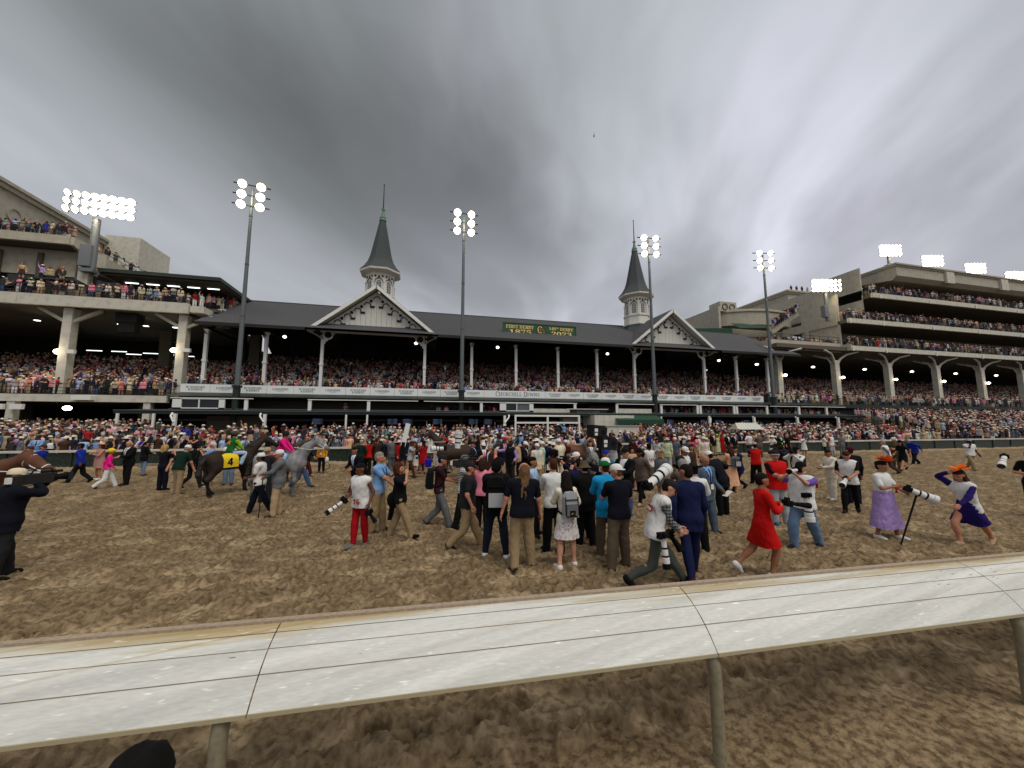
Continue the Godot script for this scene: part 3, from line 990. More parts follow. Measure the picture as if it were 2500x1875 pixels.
func screen_material() -> void:
	var im := Image.create(64, 32, false, Image.FORMAT_RGB8)
	im.fill(Color(0.06, 0.09, 0.14))
	for y in 32:
		if y % 8 < 3:
			im.fill_rect(Rect2i(4, y, 40 + (y * 7) % 18, 1), Color(0.3, 0.4, 0.55))
	var m := mat("screen", Color.WHITE, 0.3)
	m.emission_enabled = true
	m.emission_texture = ImageTexture.create_from_image(im)
	m.emission = Color.BLACK
	m.emission_energy_multiplier = 0.35
	m.albedo_color = Color(0.05, 0.05, 0.06)
	m.uv1_triplanar = true
	m.uv1_scale = Vector3(1, 1.6, 1)
func lamp_bank(o: Node, at: Vector3, cols: int, rows: int, dx: float, dy: float, r: float, yaw := 0.0, energy := 120.0, fill := 1.0) -> void:
	# rows of round flood lamps on cross arms, facing the track
	var q := Basis(Vector3.UP, yaw)
	for j in rows:
		var g := G.new()
		var y := (j - (rows - 1) * 0.5) * dy
		g.bar(at + q * V(-dx * cols * 0.5, y + 0.12, 0), at + q * V(dx * cols * 0.5, y + 0.12, 0), 0.1, 0.1)
		obj("cross_arm", g, M["black"], o)
		for i in cols:
			var p := at + q * V((i - (cols - 1) * 0.5) * dx, y, 0.25)
			var tilt := Basis(Vector3.UP, yaw + (i - (cols - 1) * 0.5) * 0.12) * Basis(Vector3.RIGHT, PI / 2 + 0.55)
			var x := X3(p, tilt)
			var hd := G.new()
			hd.lathe(PackedVector2Array([Vector2(0.03, -r * 0.95), Vector2(r * 0.4, -r * 0.8), Vector2(r * 0.8, -r * 0.3), Vector2(r, 0.02)]), 12, x)
			hd.prism(half_ring(r * 1.06, r * 0.06, 8, PI * 0.15, PI * 0.85), r * 0.5, X3(p, tilt * Basis(Vector3.RIGHT, PI / 2)) * X3(V(0, 0, -r * 0.2)))
			var h := obj("lamp_head", hd, M["black"], o)
			var gl := G.new()
			gl.lathe(PackedVector2Array([Vector2(r * 0.97, 0.0), Vector2(r * 0.6, r * 0.2), Vector2(0.0, r * 0.28)]), 12, x)
			obj("lamp_lens", gl, M["lamp_glow"], h)
	lamp_light(o, at + q * V(0, -0.3, 1.1), energy * 0.06, 0.8)

func light_pole(x: float, label: String, yaw: float) -> void:
	var o := thing("light_pole", label, "light pole", V(x, 0, -43.2), 0, "tall floodlight poles in front of the grandstand")
	var g := G.new()
	g.rod(V(0, 6.45, 0), V(0, 27.9, 0), 0.25, 0.13, 12)
	obj("shaft", g, M["pole"], o)
	var b := G.new()
	b.rod(V(0, 0.6, 0), V(0, 6.3, 0), 0.36, 0.33, 12)
	b.rod(V(0, 6.3, 0), V(0, 6.5, 0), 0.46, 0.46, 12)
	obj("sleeve", b, M["dark_green"], o)
	for y in [8.0, 13.6, 19.2, 24.6]:
		var k := G.new()
		k.rod(V(0, y, 0), V(0, y + 0.18, 0), 0.24 - (y - 8) * 0.004, -1, 10)
		obj("collar", k, M["pole_far"], o)
	lamp_bank(o, V(0, 26.8, 0.15), 2, 3, 1.7, 1.15, 0.42, yaw, 160.0)

func left_stand() -> void:
	var o := thing("clubhouse_stand", "beige concrete clubhouse stand with stacked balconies at the left edge", "grandstand")
	var xe := -24.65
	part("lower_beam", o, "concrete_pale", [[V(-75, 4.8, -46.6), V(-25.8, 5.5, -46.0)]])
	part("lower_slab", o, "drab", [[V(-75, 4.95, -64), V(-25.9, 5.45, -46.6)]])
	for x in [-60.5, -49.5, -38.4, -27.5]:
		part("lower_column", o, "concrete_pale", [[V(x - 0.3, 0, -46.7), V(x + 0.3, 4.8, -46.1)]])
	for x in [-38.4]:
		part("sign_box", o, "white_paint", [[V(x - 1.2, 4.0, -46.0), V(x - 0.25, 4.5, -45.7)], [V(x + 0.25, 4.0, -46.0), V(x + 1.2, 4.5, -45.7)]])
	part("flood_box", o, "white_paint", [[V(-33.4, 4.95, -46.0), V(-31.8, 5.4, -45.5)]])
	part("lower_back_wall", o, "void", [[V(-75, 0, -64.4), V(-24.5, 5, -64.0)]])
	part("under_column", o, "drab", [[V(-32.6, 0, -54.6), V(-31.4, 4.9, -53.4)], [V(-44.6, 0, -54.6), V(-43.4, 4.9, -53.4)]])
	steps(o, -75, -24.5, -46.3, 5.5, 0.95, 0.3, 18)
	railing(o, -75, -25.0, 5.5, -46.1, "rail_green", 1.9, 3)
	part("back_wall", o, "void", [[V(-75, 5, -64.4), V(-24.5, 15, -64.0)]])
	for x in [-55.3, -45.3, -35.3, -25.35]:
		part("column", o, "concrete_pale", [[V(x - 0.38, 5.5, -47.45), V(x + 0.38, 14.4, -46.6)]])
		var g := G.new()
		for s in [-1.0, 1.0]:
			g.bar(V(x + s * 0.3, 13.0, -46.9), V(x + s * 2.6, 14.35, -46.9), 0.3, 0.3)
		obj("column_bracket", g, M["concrete"], o)
		part("rear_column", o, "drab", [[V(x - 0.6 + 3.6, 7.5, -56), V(x + 0.6 + 3.6, 14.4, -55.2)]])
	var lamps := [[-36.0, 9.9], [-26.1, 10.5], [-46.0, 9.8]]
	for e in lamps:
		var l := G.new()
		l.ball(V(e[0], e[1], -47.0), V(0.34, 0.26, 0.3), 10, 6)
		var lp := obj("flood_lamp", l, M["lamp_glow"], o)
		part("lamp_box", lp, "white_paint", [[V(e[0] + 1.05, e[1] - 0.25, -46.6), V(e[0] + 1.8, e[1] + 0.15, -46.3)]])
		lamp_light(o, V(e[0] - 0.2, e[1] - 0.1, -46.2), 2.0, 0.4)
	var l2 := G.new()
	l2.ball(V(-35.1, 4.2, -47.6), V(0.36, 0.24, 0.3), 10, 6)
	obj("flood_lamp", l2, M["lamp_glow"], o)
	for e in [[-39.0, 11.9], [-37.4, 11.6], [-41.6, 11.9], [-33.8, 11.7], [-35.6, 11.8], [-31.5, 11.6]]:
		part("ceiling_light", o, "tube_glow", [[V(e[0], e[1], -58.1), V(e[0] + 1.6, e[1] + 0.06, -58.0)]])
	for e in [[-40.5, 13.6, -50], [-37.3, 13.7, -50], [-33.2, 13.65, -50], [-30.8, 13.6, -50], [-28.0, 13.6, -50]]:
		part("ceiling_light", o, "tube_glow", [[V(e[0], e[1], e[2]), V(e[0] + 0.4, e[1] + 0.06, e[2] + 0.3)]])
	var sp := part("hanging_speaker", o, "black", [[V(-31.7, 12.4, -48.4), V(-30.2, 13.4, -47.6)], [V(-31.9, 13.4, -48.6), V(-30.0, 14.4, -47.4)]])
	# second level
	part("balcony_edge", o, "concrete_pale", [[V(-75, 14.4, -46.3), V(-39.0, 15.5, -45.95)], [V(-38.97, 14.4, -46.3), V(xe, 15.5, -45.95)]])
	part("slab", o, "drab", [[V(-75, 14.5, -64), V(xe, 15.4, -46.3)]])
	part("balcony_end", o, "concrete_pale", [[V(xe + 0.05, 14.6, -48.5), V(-23.3, 15.3, -46.2)]])
	var zz := G.new()
	for k in 4:
		zz.prism(PackedVector2Array([Vector2(0, -1.6), Vector2(2.4, -1.2), Vector2(2.4, 0.6), Vector2(1.2, 0.95), Vector2(0, 0.5)]), 0.3, X3(V(-23.2, 15.2 + k * 0.75, -48.5 - k * 2.3), Basis(Vector3.UP, PI / 2 - 0.12)))
	obj("stepped_parapet", zz, M["concrete_pale"], o)
	railing(o, -75, xe, 15.5, -46.1, "rail_green", 2.4, 3)
	var bk := []
	for k in 11:
		bk.append([V(-75 + k * 3.6, 15.5, -52.0), V(-75 + k * 3.6 + 0.4, 21.9, -51.7)])
	part("mullion", o, "drab", bk)
	part("suite_glass", o, "dark_glass", [[V(-75, 15.5, -52.4), V(-35.5, 19.4, -52.2)]])
	part("suite_wall", o, "concrete", [[V(-75, 19.4, -52.4), V(-36.5, 22.4, -52.0)]])
	part("level_column", o, "concrete_pale", [[V(-35.4, 15.5, -48.0), V(-34.5, 19.8, -47.2)], [V(-46.4, 15.5, -48.0), V(-45.5, 22.4, -47.2)]])
	# third level
	part("balcony_edge", o, "concrete", [[V(-80, 22.45, -50.3), V(-38.55, 23.4, -49.9)]])
	var en := G.new()  # rounded end of the third level, seen from the side
	en.prism(PackedVector2Array([Vector2(0, 0), Vector2(0, 0.95), Vector2(-3.4, 0.95), Vector2(-5.2, 0.25), Vector2(-5.2, -3.6), Vector2(-4.4, -3.4), Vector2(-3.2, -1.9), Vector2(-1.8, -0.6)]), 0.35, X3(V(-38.4, 22.45, -50.1), Basis(Vector3.UP, -PI / 2)))
	obj("balcony_end", en, M["concrete"], o)
	part("slab", o, "drab", [[V(-80, 22.5, -64), V(-38.7, 22.7, -50.3)]])
	railing(o, -80, -38.8, 23.4, -50.1, "rail_green", 1.6, 3)
	var wl := G.new()
	wl.prism(PackedVector2Array([Vector2(0, 0), Vector2(0, 5.4), Vector2(17, 5.4), Vector2(17, 0)]), 0.4, X3(V(-38.2, 17.4, -52.5), Basis(Vector3.UP, PI / 2)))
	var ew := obj("end_wall", wl, M["concrete"], o)
	part("moulding", ew, "drab", [[V(-38.0, 21.2, -69), V(-37.9, 21.35, -52.6)], [V(-38.0, 20.5, -69), V(-37.9, 20.6, -52.6)]])
	var rg := G.new()
	rg.bar(V(-38.1, 23.8, -52.6), V(-38.1, 23.8, -69), 0.06, 0.06)
	rg.bar(V(-38.1, 23.3, -52.6), V(-38.1, 23.3, -69), 0.05, 0.05)
	obj("railing", rg, M["rail_green"], o)
	# penthouse with a cornice and round mouldings
	part("penthouse", o, "concrete", [[V(-95, 22.7, -90), V(-47.6, 30.0, -51.0)]])
	part("cornice", o, "concrete", [[V(-95.2, 29.6, -90.2), V(-47.2, 30.1, -50.7)], [V(-95.2, 30.1, -90.2), V(-46.9, 30.5, -50.4)]])
	for z in [-54.5, -62.0]:
		var rr := G.new()
		rr.prism(half_ring(0.9, 0.22, 24, 0, TAU), 0.2, X3(V(-47.55, 27.2, z), Basis(Vector3.UP, PI / 2)))
		obj("round_moulding", rr, M["concrete"], o)
	part("roof_unit", o, "concrete_pale", [[V(-47.5, 26.0, -74), V(-43.0, 31.3, -67)], [V(-42, 24.0, -78), V(-38.6, 27.6, -72)]])
	# dark green roof over the stairs, beyond the end wall
	part("green_roof", o, "dark_green", [[V(-34.2, 18.75, -60), V(-22.6, 19.15, -47.4)], [V(-37.5, 21.6, -66), V(-33.2, 22.0, -58)]])
	part("roof_lining", o, "drab", [[V(-34.0, 18.6, -59.5), V(-22.8, 18.74, -47.8)]])
	part("stair_back_wall", o, "void", [[V(-34.0, 15.4, -60.2), V(-22.8, 18.7, -59.8)]])
	part("roof_post", o, "white_paint", [[V(-22.95, 15.4, -55.2), V(-22.7, 18.7, -54.9)]])
	for x in [-33, -31, -29, -27, -25]:
		part("ceiling_light", o, "tube_glow", [[V(x, 18.5, -50.0), V(x + 1.2, 18.56, -49.85)]])
	steps(o, -34.5, -22.9, -48.0, 15.6, 1.1, 0.25, 8)
	var st := G.new()
	st.bar(V(-41.5, 15.6, -46.9), V(-39.0, 17.4, -46.9), 0.3, 0.25)
	st.bar(V(-35.2, 17.4, -46.9), V(-32.0, 15.6, -46.9), 0.3, 0.25)
	st.span(V(-39.0, 17.3, -47.6), V(-35.2, 17.5, -46.8))
	obj("stair_flight", st, M["dark_green"], o)
	var p := thing("light_pole", "short grey floodlight pole carrying three rows of lamps on the left clubhouse stand", "light pole", V(-34.35, 0, -47.2), 0, "floodlight racks on the stands")
	var ps := G.new()
	ps.rod(V(0, 18.6, 0), V(0, 24.4, 0), 0.38, 0.34, 10)
	obj("shaft", ps, M["steel"], p)
	part("control_box", p, "steel", [[V(-0.75, 19.0, -0.3), V(0.25, 21.3, 0.6)]])
	part("base_arm", p, "steel", [[V(-0.6, 18.4, -2.6), V(0.6, 18.75, 0.6)]])
	lamp_bank(p, V(0.4, 25.75, 0.3), 8, 3, 0.74, 0.85, 0.37, 0.1, 420.0)

func right_stand() -> void:
	var o := thing("upper_stand", "tall beige stand with four stepped balcony levels at the right edge", "grandstand")
	var xr := 175.0
	# lower levels
	part("balcony_edge", o, "dark_green", [[V(57.2, 5.2, -46.2), V(xr, 5.75, -45.9)]])
	part("slab", o, "drab", [[V(57.2, 5.25, -64), V(xr, 5.6, -46.2)]])
	railing(o, 50.2, xr, 5.6, -46.0, "rail_green", 2.4, 3)
	steps(o, 57.0, xr, -46.3, 5.6, 0.95, 0.34, 18)
	steps(o, 62.0, xr, -28.4, 0.3, 0.9, 0.2, 18)
	part("lower_back_wall", o, "void", [[V(61.0, 0, -46.6), V(xr, 5.3, -46.3)]])
	var rw := G.new()
	rw.prism(PackedVector2Array([Vector2(0, 0), Vector2(0, 0.9), Vector2(3.6, 1.5), Vector2(6.0, 2.7), Vector2(6.0, 0)]), 0.4, X3(V(61.6, 0.2, -33.0), Basis(Vector3.UP, 0.35)))
	obj("ramp_wall", rw, M["concrete_pale"], o)
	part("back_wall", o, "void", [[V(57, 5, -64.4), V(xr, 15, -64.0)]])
	for x in [55.0, 66.95, 78.9, 90.8, 102.7, 114.6, 126.5, 138.4]:
		part("column", o, "concrete_pale", [[V(x - 0.45, 5.6, -47.6), V(x + 0.45, 13.2, -46.8)]])
		for s in [-1.0, 1.0]:
			var g := G.new()
			g.tube(PackedVector3Array([V(x + s * 0.35, 12.6, -47.0), V(x + s * 0.75, 13.45, -46.8), V(x + s * 1.7, 14.15, -46.4), V(x + s * 3.6, 14.6, -46.0)]), PackedFloat32Array([0.2, 0.18, 0.16, 0.16]), 6)
			g.tube(PackedVector3Array([V(x + s * 0.35, 12.6, -47.4), V(x + s * 0.6, 13.6, -47.8), V(x + s * 1.4, 14.4, -49.5)]), PackedFloat32Array([0.2, 0.16, 0.14]), 6)
			obj("column_arm", g, M["concrete_pale"], o)
		var l := G.new()
		l.ball(V(x + 0.7, 10.3, -46.6), V(0.26, 0.2, 0.26), 8, 5)
		obj("flood_lamp", l, M["lamp_glow"], o)
		var l2 := G.new()
		l2.ball(V(x - 1.0, 12.5, -50), V(0.28, 0.17, 0.28), 8, 5)
		obj("ceiling_lamp", l2, M["lamp_soft"], o)
	# level A
	part("balcony_edge", o, "concrete", [[V(53.8, 14.6, -47.2), V(68.3, 16.1, -46.9)]])
	part("balcony_side", o, "concrete", [[V(53.55, 14.6, -60), V(53.8, 16.1, -46.9)]])
	part("balcony_edge", o, "concrete_pale", [[V(68.5, 14.75, -45.8), V(xr, 15.5, -45.45)]])
	part("balcony_return", o, "concrete", [[V(68.3, 14.7, -47.2), V(68.5, 15.8, -45.45)]])
	part("slab", o, "drab", [[V(53.8, 14.7, -64), V(xr, 15.3, -46.0)]])
	railing(o, 53.9, 68.4, 16.1, -47.0, "rail_green", 2.0, 2)
	railing(o, 68.6, xr, 15.5, -45.6, "rail_green", 2.4, 3)
	part("suite_wall", o, "concrete", [[V(68.0, 18.0, -52.4), V(xr, 19.6, -52.0)], [V(68.5, 15.3, -53.4), V(68.8, 25, -47)]])
	part("suite_glass", o, "grey_glass", [[V(70.0, 15.5, -52.3), V(xr, 18.0, -52.2)]])
	# level B
	part("balcony_edge", o, "concrete_pale", [[V(68.5, 19.4, -45.8), V(xr, 20.17, -45.45)]])
	part("balcony_side", o, "concrete", [[V(68.3, 19.4, -57), V(68.5, 20.9, -47.2)]])
	part("slab", o, "drab", [[V(68.5, 19.5, -56), V(xr, 20.0, -45.8)]])
	railing(o, 68.6, xr, 20.17, -45.6, "rail_green", 2.4, 3)
	part("suite_wall", o, "concrete", [[V(74, 22.7, -52.4), V(xr, 24.4, -52.0)], [V(74.3, 20, -55), V(74.6, 30, -47)]])
	part("suite_glass", o, "grey_glass", [[V(76.0, 20.2, -52.3), V(xr, 22.7, -52.2)]])
	# level C
	part("balcony_edge", o, "concrete_pale", [[V(74.5, 24.2, -45.8), V(xr, 25.0, -45.45)]])
	part("balcony_side", o, "concrete", [[V(74.3, 24.2, -57), V(74.5, 25.9, -47.0)]])
	part("slab", o, "drab", [[V(74.5, 24.3, -56), V(xr, 24.8, -45.8)]])
	railing(o, 74.6, xr, 25.0, -45.6, "rail_green", 2.4, 3)
	part("suite_wall", o, "concrete", [[V(76, 24.9, -52.4), V(xr, 29.2, -52.0)]])
	part("suite_door", o, "dark_glass", [[V(95, 25.0, -52.0), V(98, 27.3, -51.9)], [V(108, 25.0, -52.0), V(112, 27.3, -51.9)]])
	var ml := []
	var x := 70.0
	while x < xr:
		ml.append([V(x, 15.5, -52.2), V(x + 0.12, 18.0, -52.05)])
		ml.append([V(x + 6, 20.2, -52.2), V(x + 6.12, 22.7, -52.05)])
		x += 1.5
	part("mullion", o, "rail_green", ml)
	for xx in [74, 80, 86, 92, 98, 104, 110, 116]:
		for yy in [18.9, 23.5, 28.4]:
			var lg := G.new()
			lg.ball(V(xx + yy * 0.3, yy, -51.8), V(0.35, 0.18, 0.3), 8, 4)
			obj("wall_lamp", lg, M["drab"], o)
	for xx in [68.6, 76, 88, 100, 112, 124]:
		for yy in [14.9, 19.6, 24.4]:
			if xx > 70 or yy < 20:
				part("downpipe", o, "white_paint", [[V(xx, yy - 0.3, -45.45), V(xx + 0.22, yy + 0.35, -45.3)]])
	# roof
	var rf := G.new()
	rf.prism(PackedVector2Array([Vector2(0, 30.3), Vector2(0, 28.6), Vector2(-0.8, 28.0), Vector2(-7, 29.0), Vector2(-7, 30.3)]), xr - 80.5, X3(V((xr + 80.5) / 2, 0, -45.3), Basis(Vector3.UP, -PI / 2)))
	var roof := obj("roof", rf, M["concrete"], o)
	part("cornice", roof, "concrete", [[V(80.2, 30.3, -53), V(xr, 30.55, -45.15)], [V(80.0, 30.55, -53.2), V(xr, 30.8, -44.95)]])
	part("pilaster", roof, "concrete_pale", [[V(92.4, 28.2, -45.3), V(94.4, 30.3, -44.9)], [V(107.4, 28.2, -45.3), V(109.4, 30.3, -44.9)], [V(122.4, 28.2, -45.3), V(124.4, 30.3, -44.9)]])
	part("roof_side", o, "concrete", [[V(80.0, 28.6, -72), V(80.4, 30.7, -52)], [V(80.4, 24.8, -72), V(81, 28.7, -52)]])
	part("roof_slab", o, "drab", [[V(80.5, 30.2, -72), V(xr, 30.3, -52)]])
	# curved pavilion and second penthouse behind the roof end
	var pvs := [G.new(), G.new(), G.new()]
	for k in 10:
		var a0 := lerpf(-0.35, 1.1, k / 10.0)
		var a1 := lerpf(-0.35, 1.1, (k + 1) / 10.0)
		var c := V(70.5, 0, -76)
		var r0 := 15.0
		var p0 := c + V(sin(a0 - 0.55) * r0, 0, cos(a0 - 0.55) * r0)
		var p1 := c + V(sin(a1 - 0.55) * r0, 0, cos(a1 - 0.55) * r0)
		for w in 3:
			var yy: Array = [[23.2, 26.6, 0.0], [26.0, 26.25, 0.25], [18.6, 20.6, 0.0]][w]
			var pv: G = pvs[w]
			var e: float = yy[2]
			var d0 := (p0 - c).normalized() * e
			var d1 := (p1 - c).normalized() * e
			pv.quad(p0 + d0 + V(0, yy[0], 0), p0 + d0 + V(0, yy[1], 0), p1 + d1 + V(0, yy[1], 0), p1 + d1 + V(0, yy[0], 0))
			pv.quad(p0 + d0 + V(0, yy[1], 0), p0 * 0.9 + c * 0.1 + V(0, yy[1], 0), p1 * 0.9 + c * 0.1 + V(0, yy[1], 0), p1 + d1 + V(0, yy[1], 0))
	for w in 3:
		obj(["curved_parapet", "curved_moulding", "curved_balcony"][w], pvs[w], M["concrete"], o)
	part("pavilion_wall", o, "concrete", [[V(58.3, 17, -80), V(58.8, 26.6, -62)], [V(58.8, 17, -80), V(80, 23.4, -66)], [V(58.8, 25.4, -80), V(80, 26.4, -68)], [V(60.2, 26.2, -66.5), V(64.4, 28.3, -63.5)]])
	for xx in [61.4, 63.2]:
		var rr := G.new()
		rr.prism(half_ring(0.7, 0.16, 20, 0, TAU), 0.15, X3(V(xx, 27.2, -63.45)))
		obj("round_moulding", rr, M["drab"], o)
	var aw := G.new()
	aw.quad(V(45.0, 20.4, -60), V(45.0, 22.9, -66), V(59.5, 22.9, -66), V(59.5, 20.4, -60))
	aw.quad(V(45.0, 20.4, -60), V(59.5, 20.4, -60), V(59.5, 21.6, -60.02), V(45.0, 20.6, -60.02))
	aw.quad(V(61, 21.6, -59.6), V(61.5, 23.4, -62.5), V(72.5, 23.4, -61.5), V(73.5, 22.2, -58.5))
	obj("cloth_awning", aw, M["awning"], o)
	part("terrace_slab", o, "concrete", [[V(45, 18.0, -72), V(74, 18.6, -60.5)]])
	part("terrace_back", o, "void", [[V(45, 18.6, -67), V(58.3, 22.4, -66.6)]])
	railing(o, 46, 73, 18.6, -60.6, "rail_green", 2.0, 2)
	part("penthouse", o, "concrete", [[V(81.5, 26, -95), V(95, 33.0, -66)]])
	part("penthouse_cornice", o, "concrete", [[V(81.1, 32.6, -96), V(95.4, 33.0, -65.7)], [V(80.8, 33.0, -96), V(95.6, 33.4, -65.4)]])
	var stp := G.new()
	stp.bar(V(66.5, 20.8, -58), V(73.5, 25.2, -58), 0.35, 1.4)
	obj("stair_flight", stp, M["concrete"], o)
	# floodlight racks
	var racks := [[66.6, 20.0, -47.4, 26.1, 7, 3, "short grey floodlight pole with bright lamps beside the second right balcony", 0.72],
		[82.8, 29.0, -47.5, 34.2, 6, 3, "leftmost floodlight rack on the roof of the right stand", 0.66], [93.6, 29.0, -47.5, 33.4, 6, 3, "second floodlight rack from the left on the right stand roof", 0.66],
		[105.5, 29.0, -47.5, 33.1, 6, 3, "third floodlight rack from the left on the right stand roof", 0.66], [117.4, 29.0, -47.5, 32.6, 6, 3, "rightmost floodlight rack on the right stand roof", 0.66]]
	for e in racks:
		var p := thing("light_pole", e[6], "light pole", V(e[0], 0, e[2]), 0, "floodlight racks on the stands")
		var ps := G.new()
		ps.rod(V(0, e[1], 0), V(0, e[3] - 0.8, 0), 0.3, 0.26, 10)
		obj("shaft", ps, M["steel"], p)
		part("control_box", p, "steel", [[V(-0.9, e[1] + 0.6, -0.3), V(-0.2, e[1] + 2.6, 0.4)]])
		lamp_bank(p, V(0, e[3], 0.2), e[4], e[5], e[7], 0.75, 0.34, -0.25, 260.0)

# ---------------------------------------------------------------- bodies: a smooth union of tapered capsules, meshed once and then bent at the joints
const P0 := Vector3(0, 0.95, 0)
const C0 := Vector3(0, 1.12, 0)
const N0 := Vector3(0, 1.47, -0.005)
const SH := Vector3(0.172, 1.41, -0.005)
const EL := Vector3(0.363, 1.219, -0.005)
const WR := Vector3(0.54, 1.042, 0.008)
const HIP := Vector3(0.09, 0.92, 0)
const KN := Vector3(0.11, 0.5, 0.008)
const AN := Vector3(0.125, 0.09, -0.02)
const TO := Vector3(0.14, 0.03, 0.13)
var T := {}
var bone_a: Array[Vector3] = []
var bone_b: Array[Vector3] = []
var bone_r := PackedFloat32Array()

func mir(p: Vector3) -> Vector3:
	return Vector3(-p.x, p.y, p.z)

func field_mesh(caps: Array, cell: float, k: float) -> Dictionary:
	var lo := Vector3.ONE * 1e9
	var hi := -lo
	var pad := 2.6 / k + cell * 1.5
	for c in caps:
		var r: float = maxf(c[2], c[3]) + pad
		var rz := maxf(r, (r - pad) / c[4] + pad)
		for p in [c[0], c[1]]:
			lo = lo.min(p - Vector3(r, r, rz))
			hi = hi.max(p + Vector3(r, r, rz))
	var nx := int((hi.x - lo.x) / cell) + 2
	var ny := int((hi.y - lo.y) / cell) + 2
	var nz := int((hi.z - lo.z) / cell) + 2
	var acc := PackedFloat32Array()
	acc.resize(nx * ny * nz)
	for c in caps:
		var a: Vector3 = c[0]
		var ab: Vector3 = c[1] - a
		var l2 := maxf(ab.length_squared(), 1e-9)
		var ra: float = c[2]
		var dr: float = c[3] - ra
		var fz: float = c[4]
		var r := maxf(c[2], c[3]) + pad
		var rz := maxf(r, (r - pad) / fz + pad)
		var q0 := (Vector3(a.min(c[1])) - Vector3(r, r, rz) - lo) / cell
		var q1 := (Vector3(a.max(c[1])) + Vector3(r, r, rz) - lo) / cell
		for z in range(maxi(0, int(q0.z)), mini(nz, int(q1.z) + 2)):
			for y in range(maxi(0, int(q0.y)), mini(ny, int(q1.y) + 2)):
				var o := (z * ny + y) * nx
				for x in range(maxi(0, int(q0.x)), mini(nx, int(q1.x) + 2)):
					var p := lo + Vector3(x, y, z) * cell - a
					var t := clampf(p.dot(ab) / l2, 0.0, 1.0)
					p -= ab * t
					p.z *= fz
					var q := k * (p.length() - ra - dr * t)
					if q < 5.0:
						acc[o + x] += exp(-q)
	var ids := PackedInt32Array()
	ids.resize(nx * ny * nz)
	ids.fill(-1)
	var v := PackedVector3Array()
	var sx := 1
	var sy := nx
	var sz := nx * ny
	var off := [0, sx, sy, sx + sy, sz, sx + sz, sy + sz, sx + sy + sz]
	var edges := [[0, 1], [2, 3], [4, 5], [6, 7], [0, 2], [1, 3], [4, 6], [5, 7], [0, 4], [1, 5], [2, 6], [3, 7]]
	var pos := []
	for i in 8:
		pos.append(Vector3(i & 1, (i >> 1) & 1, i >> 2))
	for z in nz - 1:
		for y in ny - 1:
			var o := z * sz + y * sy
			for x in nx - 1:
				var i := o + x
				var s := int(acc[i] > 1.0) + int(acc[i + 1] > 1.0) + int(acc[i + sy] > 1.0) + int(acc[i + sy + 1] > 1.0) + int(acc[i + sz] > 1.0) + int(acc[i + sz + 1] > 1.0) + int(acc[i + sz + sy] > 1.0) + int(acc[i + sz + sy + 1] > 1.0)
				if s == 0 or s == 8:
					continue
				var m := Vector3.ZERO
				var n := 0
				for e in edges:
					var fa := acc[i + off[e[0]]]
					var fb := acc[i + off[e[1]]]
					if (fa > 1.0) != (fb > 1.0):
						var la := log(maxf(fa, 0.004))
						var lb := log(maxf(fb, 0.004))
						m += (pos[e[0]] as Vector3).lerp(pos[e[1]], la / (la - lb))
						n += 1
				ids[i] = v.size()
				v.append(lo + (Vector3(x, y, z) + m / n) * cell)
	var idx := PackedInt32Array()
	var nor := PackedVector3Array()
	nor.resize(v.size())
	var st := [sx, sy, sz]
	for z in range(1, nz - 1):
		for y in range(1, ny - 1):
			var o := z * sz + y * sy
			for x in range(1, nx - 1):
				var i := o + x
				var ins := acc[i] > 1.0
				for ax in 3:
					if ins == (acc[i + st[ax]] > 1.0):
						continue
					var u: int = st[(ax + 1) % 3]
					var w: int = st[(ax + 2) % 3]
					var a := ids[i - u - w]
					var b := ids[i - w]
					var c := ids[i]
					var d := ids[i - u]
					if ins:
						idx.append_array(PackedInt32Array([a, c, b, a, d, c]))
					else:
						idx.append_array(PackedInt32Array([a, b, c, a, c, d]))
					var fn := (v[c] - v[a]).cross(v[b] - v[a])
					if ins: fn = -fn
					nor[a] += fn
					nor[b] += fn
					nor[c] += fn
					nor[d] += fn
	for i in nor.size():
		nor[i] = nor[i].normalized()
	return {"v": v, "n": nor, "i": idx}

func smooth(t: Dictionary, amount := 0.5) -> void:
	var v: PackedVector3Array = t.v
	var s := PackedVector3Array()
	s.resize(v.size())
	var n := PackedInt32Array()
	n.resize(v.size())
	var idx: PackedInt32Array = t.i
	for k in range(0, idx.size(), 3):
		for j in 3:
			var a := idx[k + j]
			s[a] += v[idx[k + (j + 1) % 3]]
			n[a] += 1
	for i in v.size():
		if n[i]:
			v[i] = v[i].lerp(s[i] / n[i], amount)
	t.v = v

func creases(t: Dictionary, amp: float, s: int) -> void:
	var q := noise(s, 5.0, 3)
	var v: PackedVector3Array = t.v
	var n: PackedVector3Array = t.n
	for i in v.size():
		var p := v[i]
		var f := 1.0 - 2.0 * absf(q.get_noise_3d(p.x * 1.6, p.y * 0.9 + absf(p.x) * 0.8, p.z * 1.6))
		v[i] = p + n[i] * (f - 0.55) * amp
	t.v = v
	renormal(t)

func renormal(t: Dictionary) -> void:
	var v: PackedVector3Array = t.v
	var n := PackedVector3Array()
	n.resize(v.size())
	var idx: PackedInt32Array = t.i
	for k in range(0, idx.size(), 3):
		var a := idx[k]
		var b := idx[k + 1]
		var c := idx[k + 2]
		var f := (v[c] - v[a]).cross(v[b] - v[a])
		n[a] += f
		n[b] += f
		n[c] += f
	for i in n.size():
		n[i] = n[i].normalized()
	t.n = n

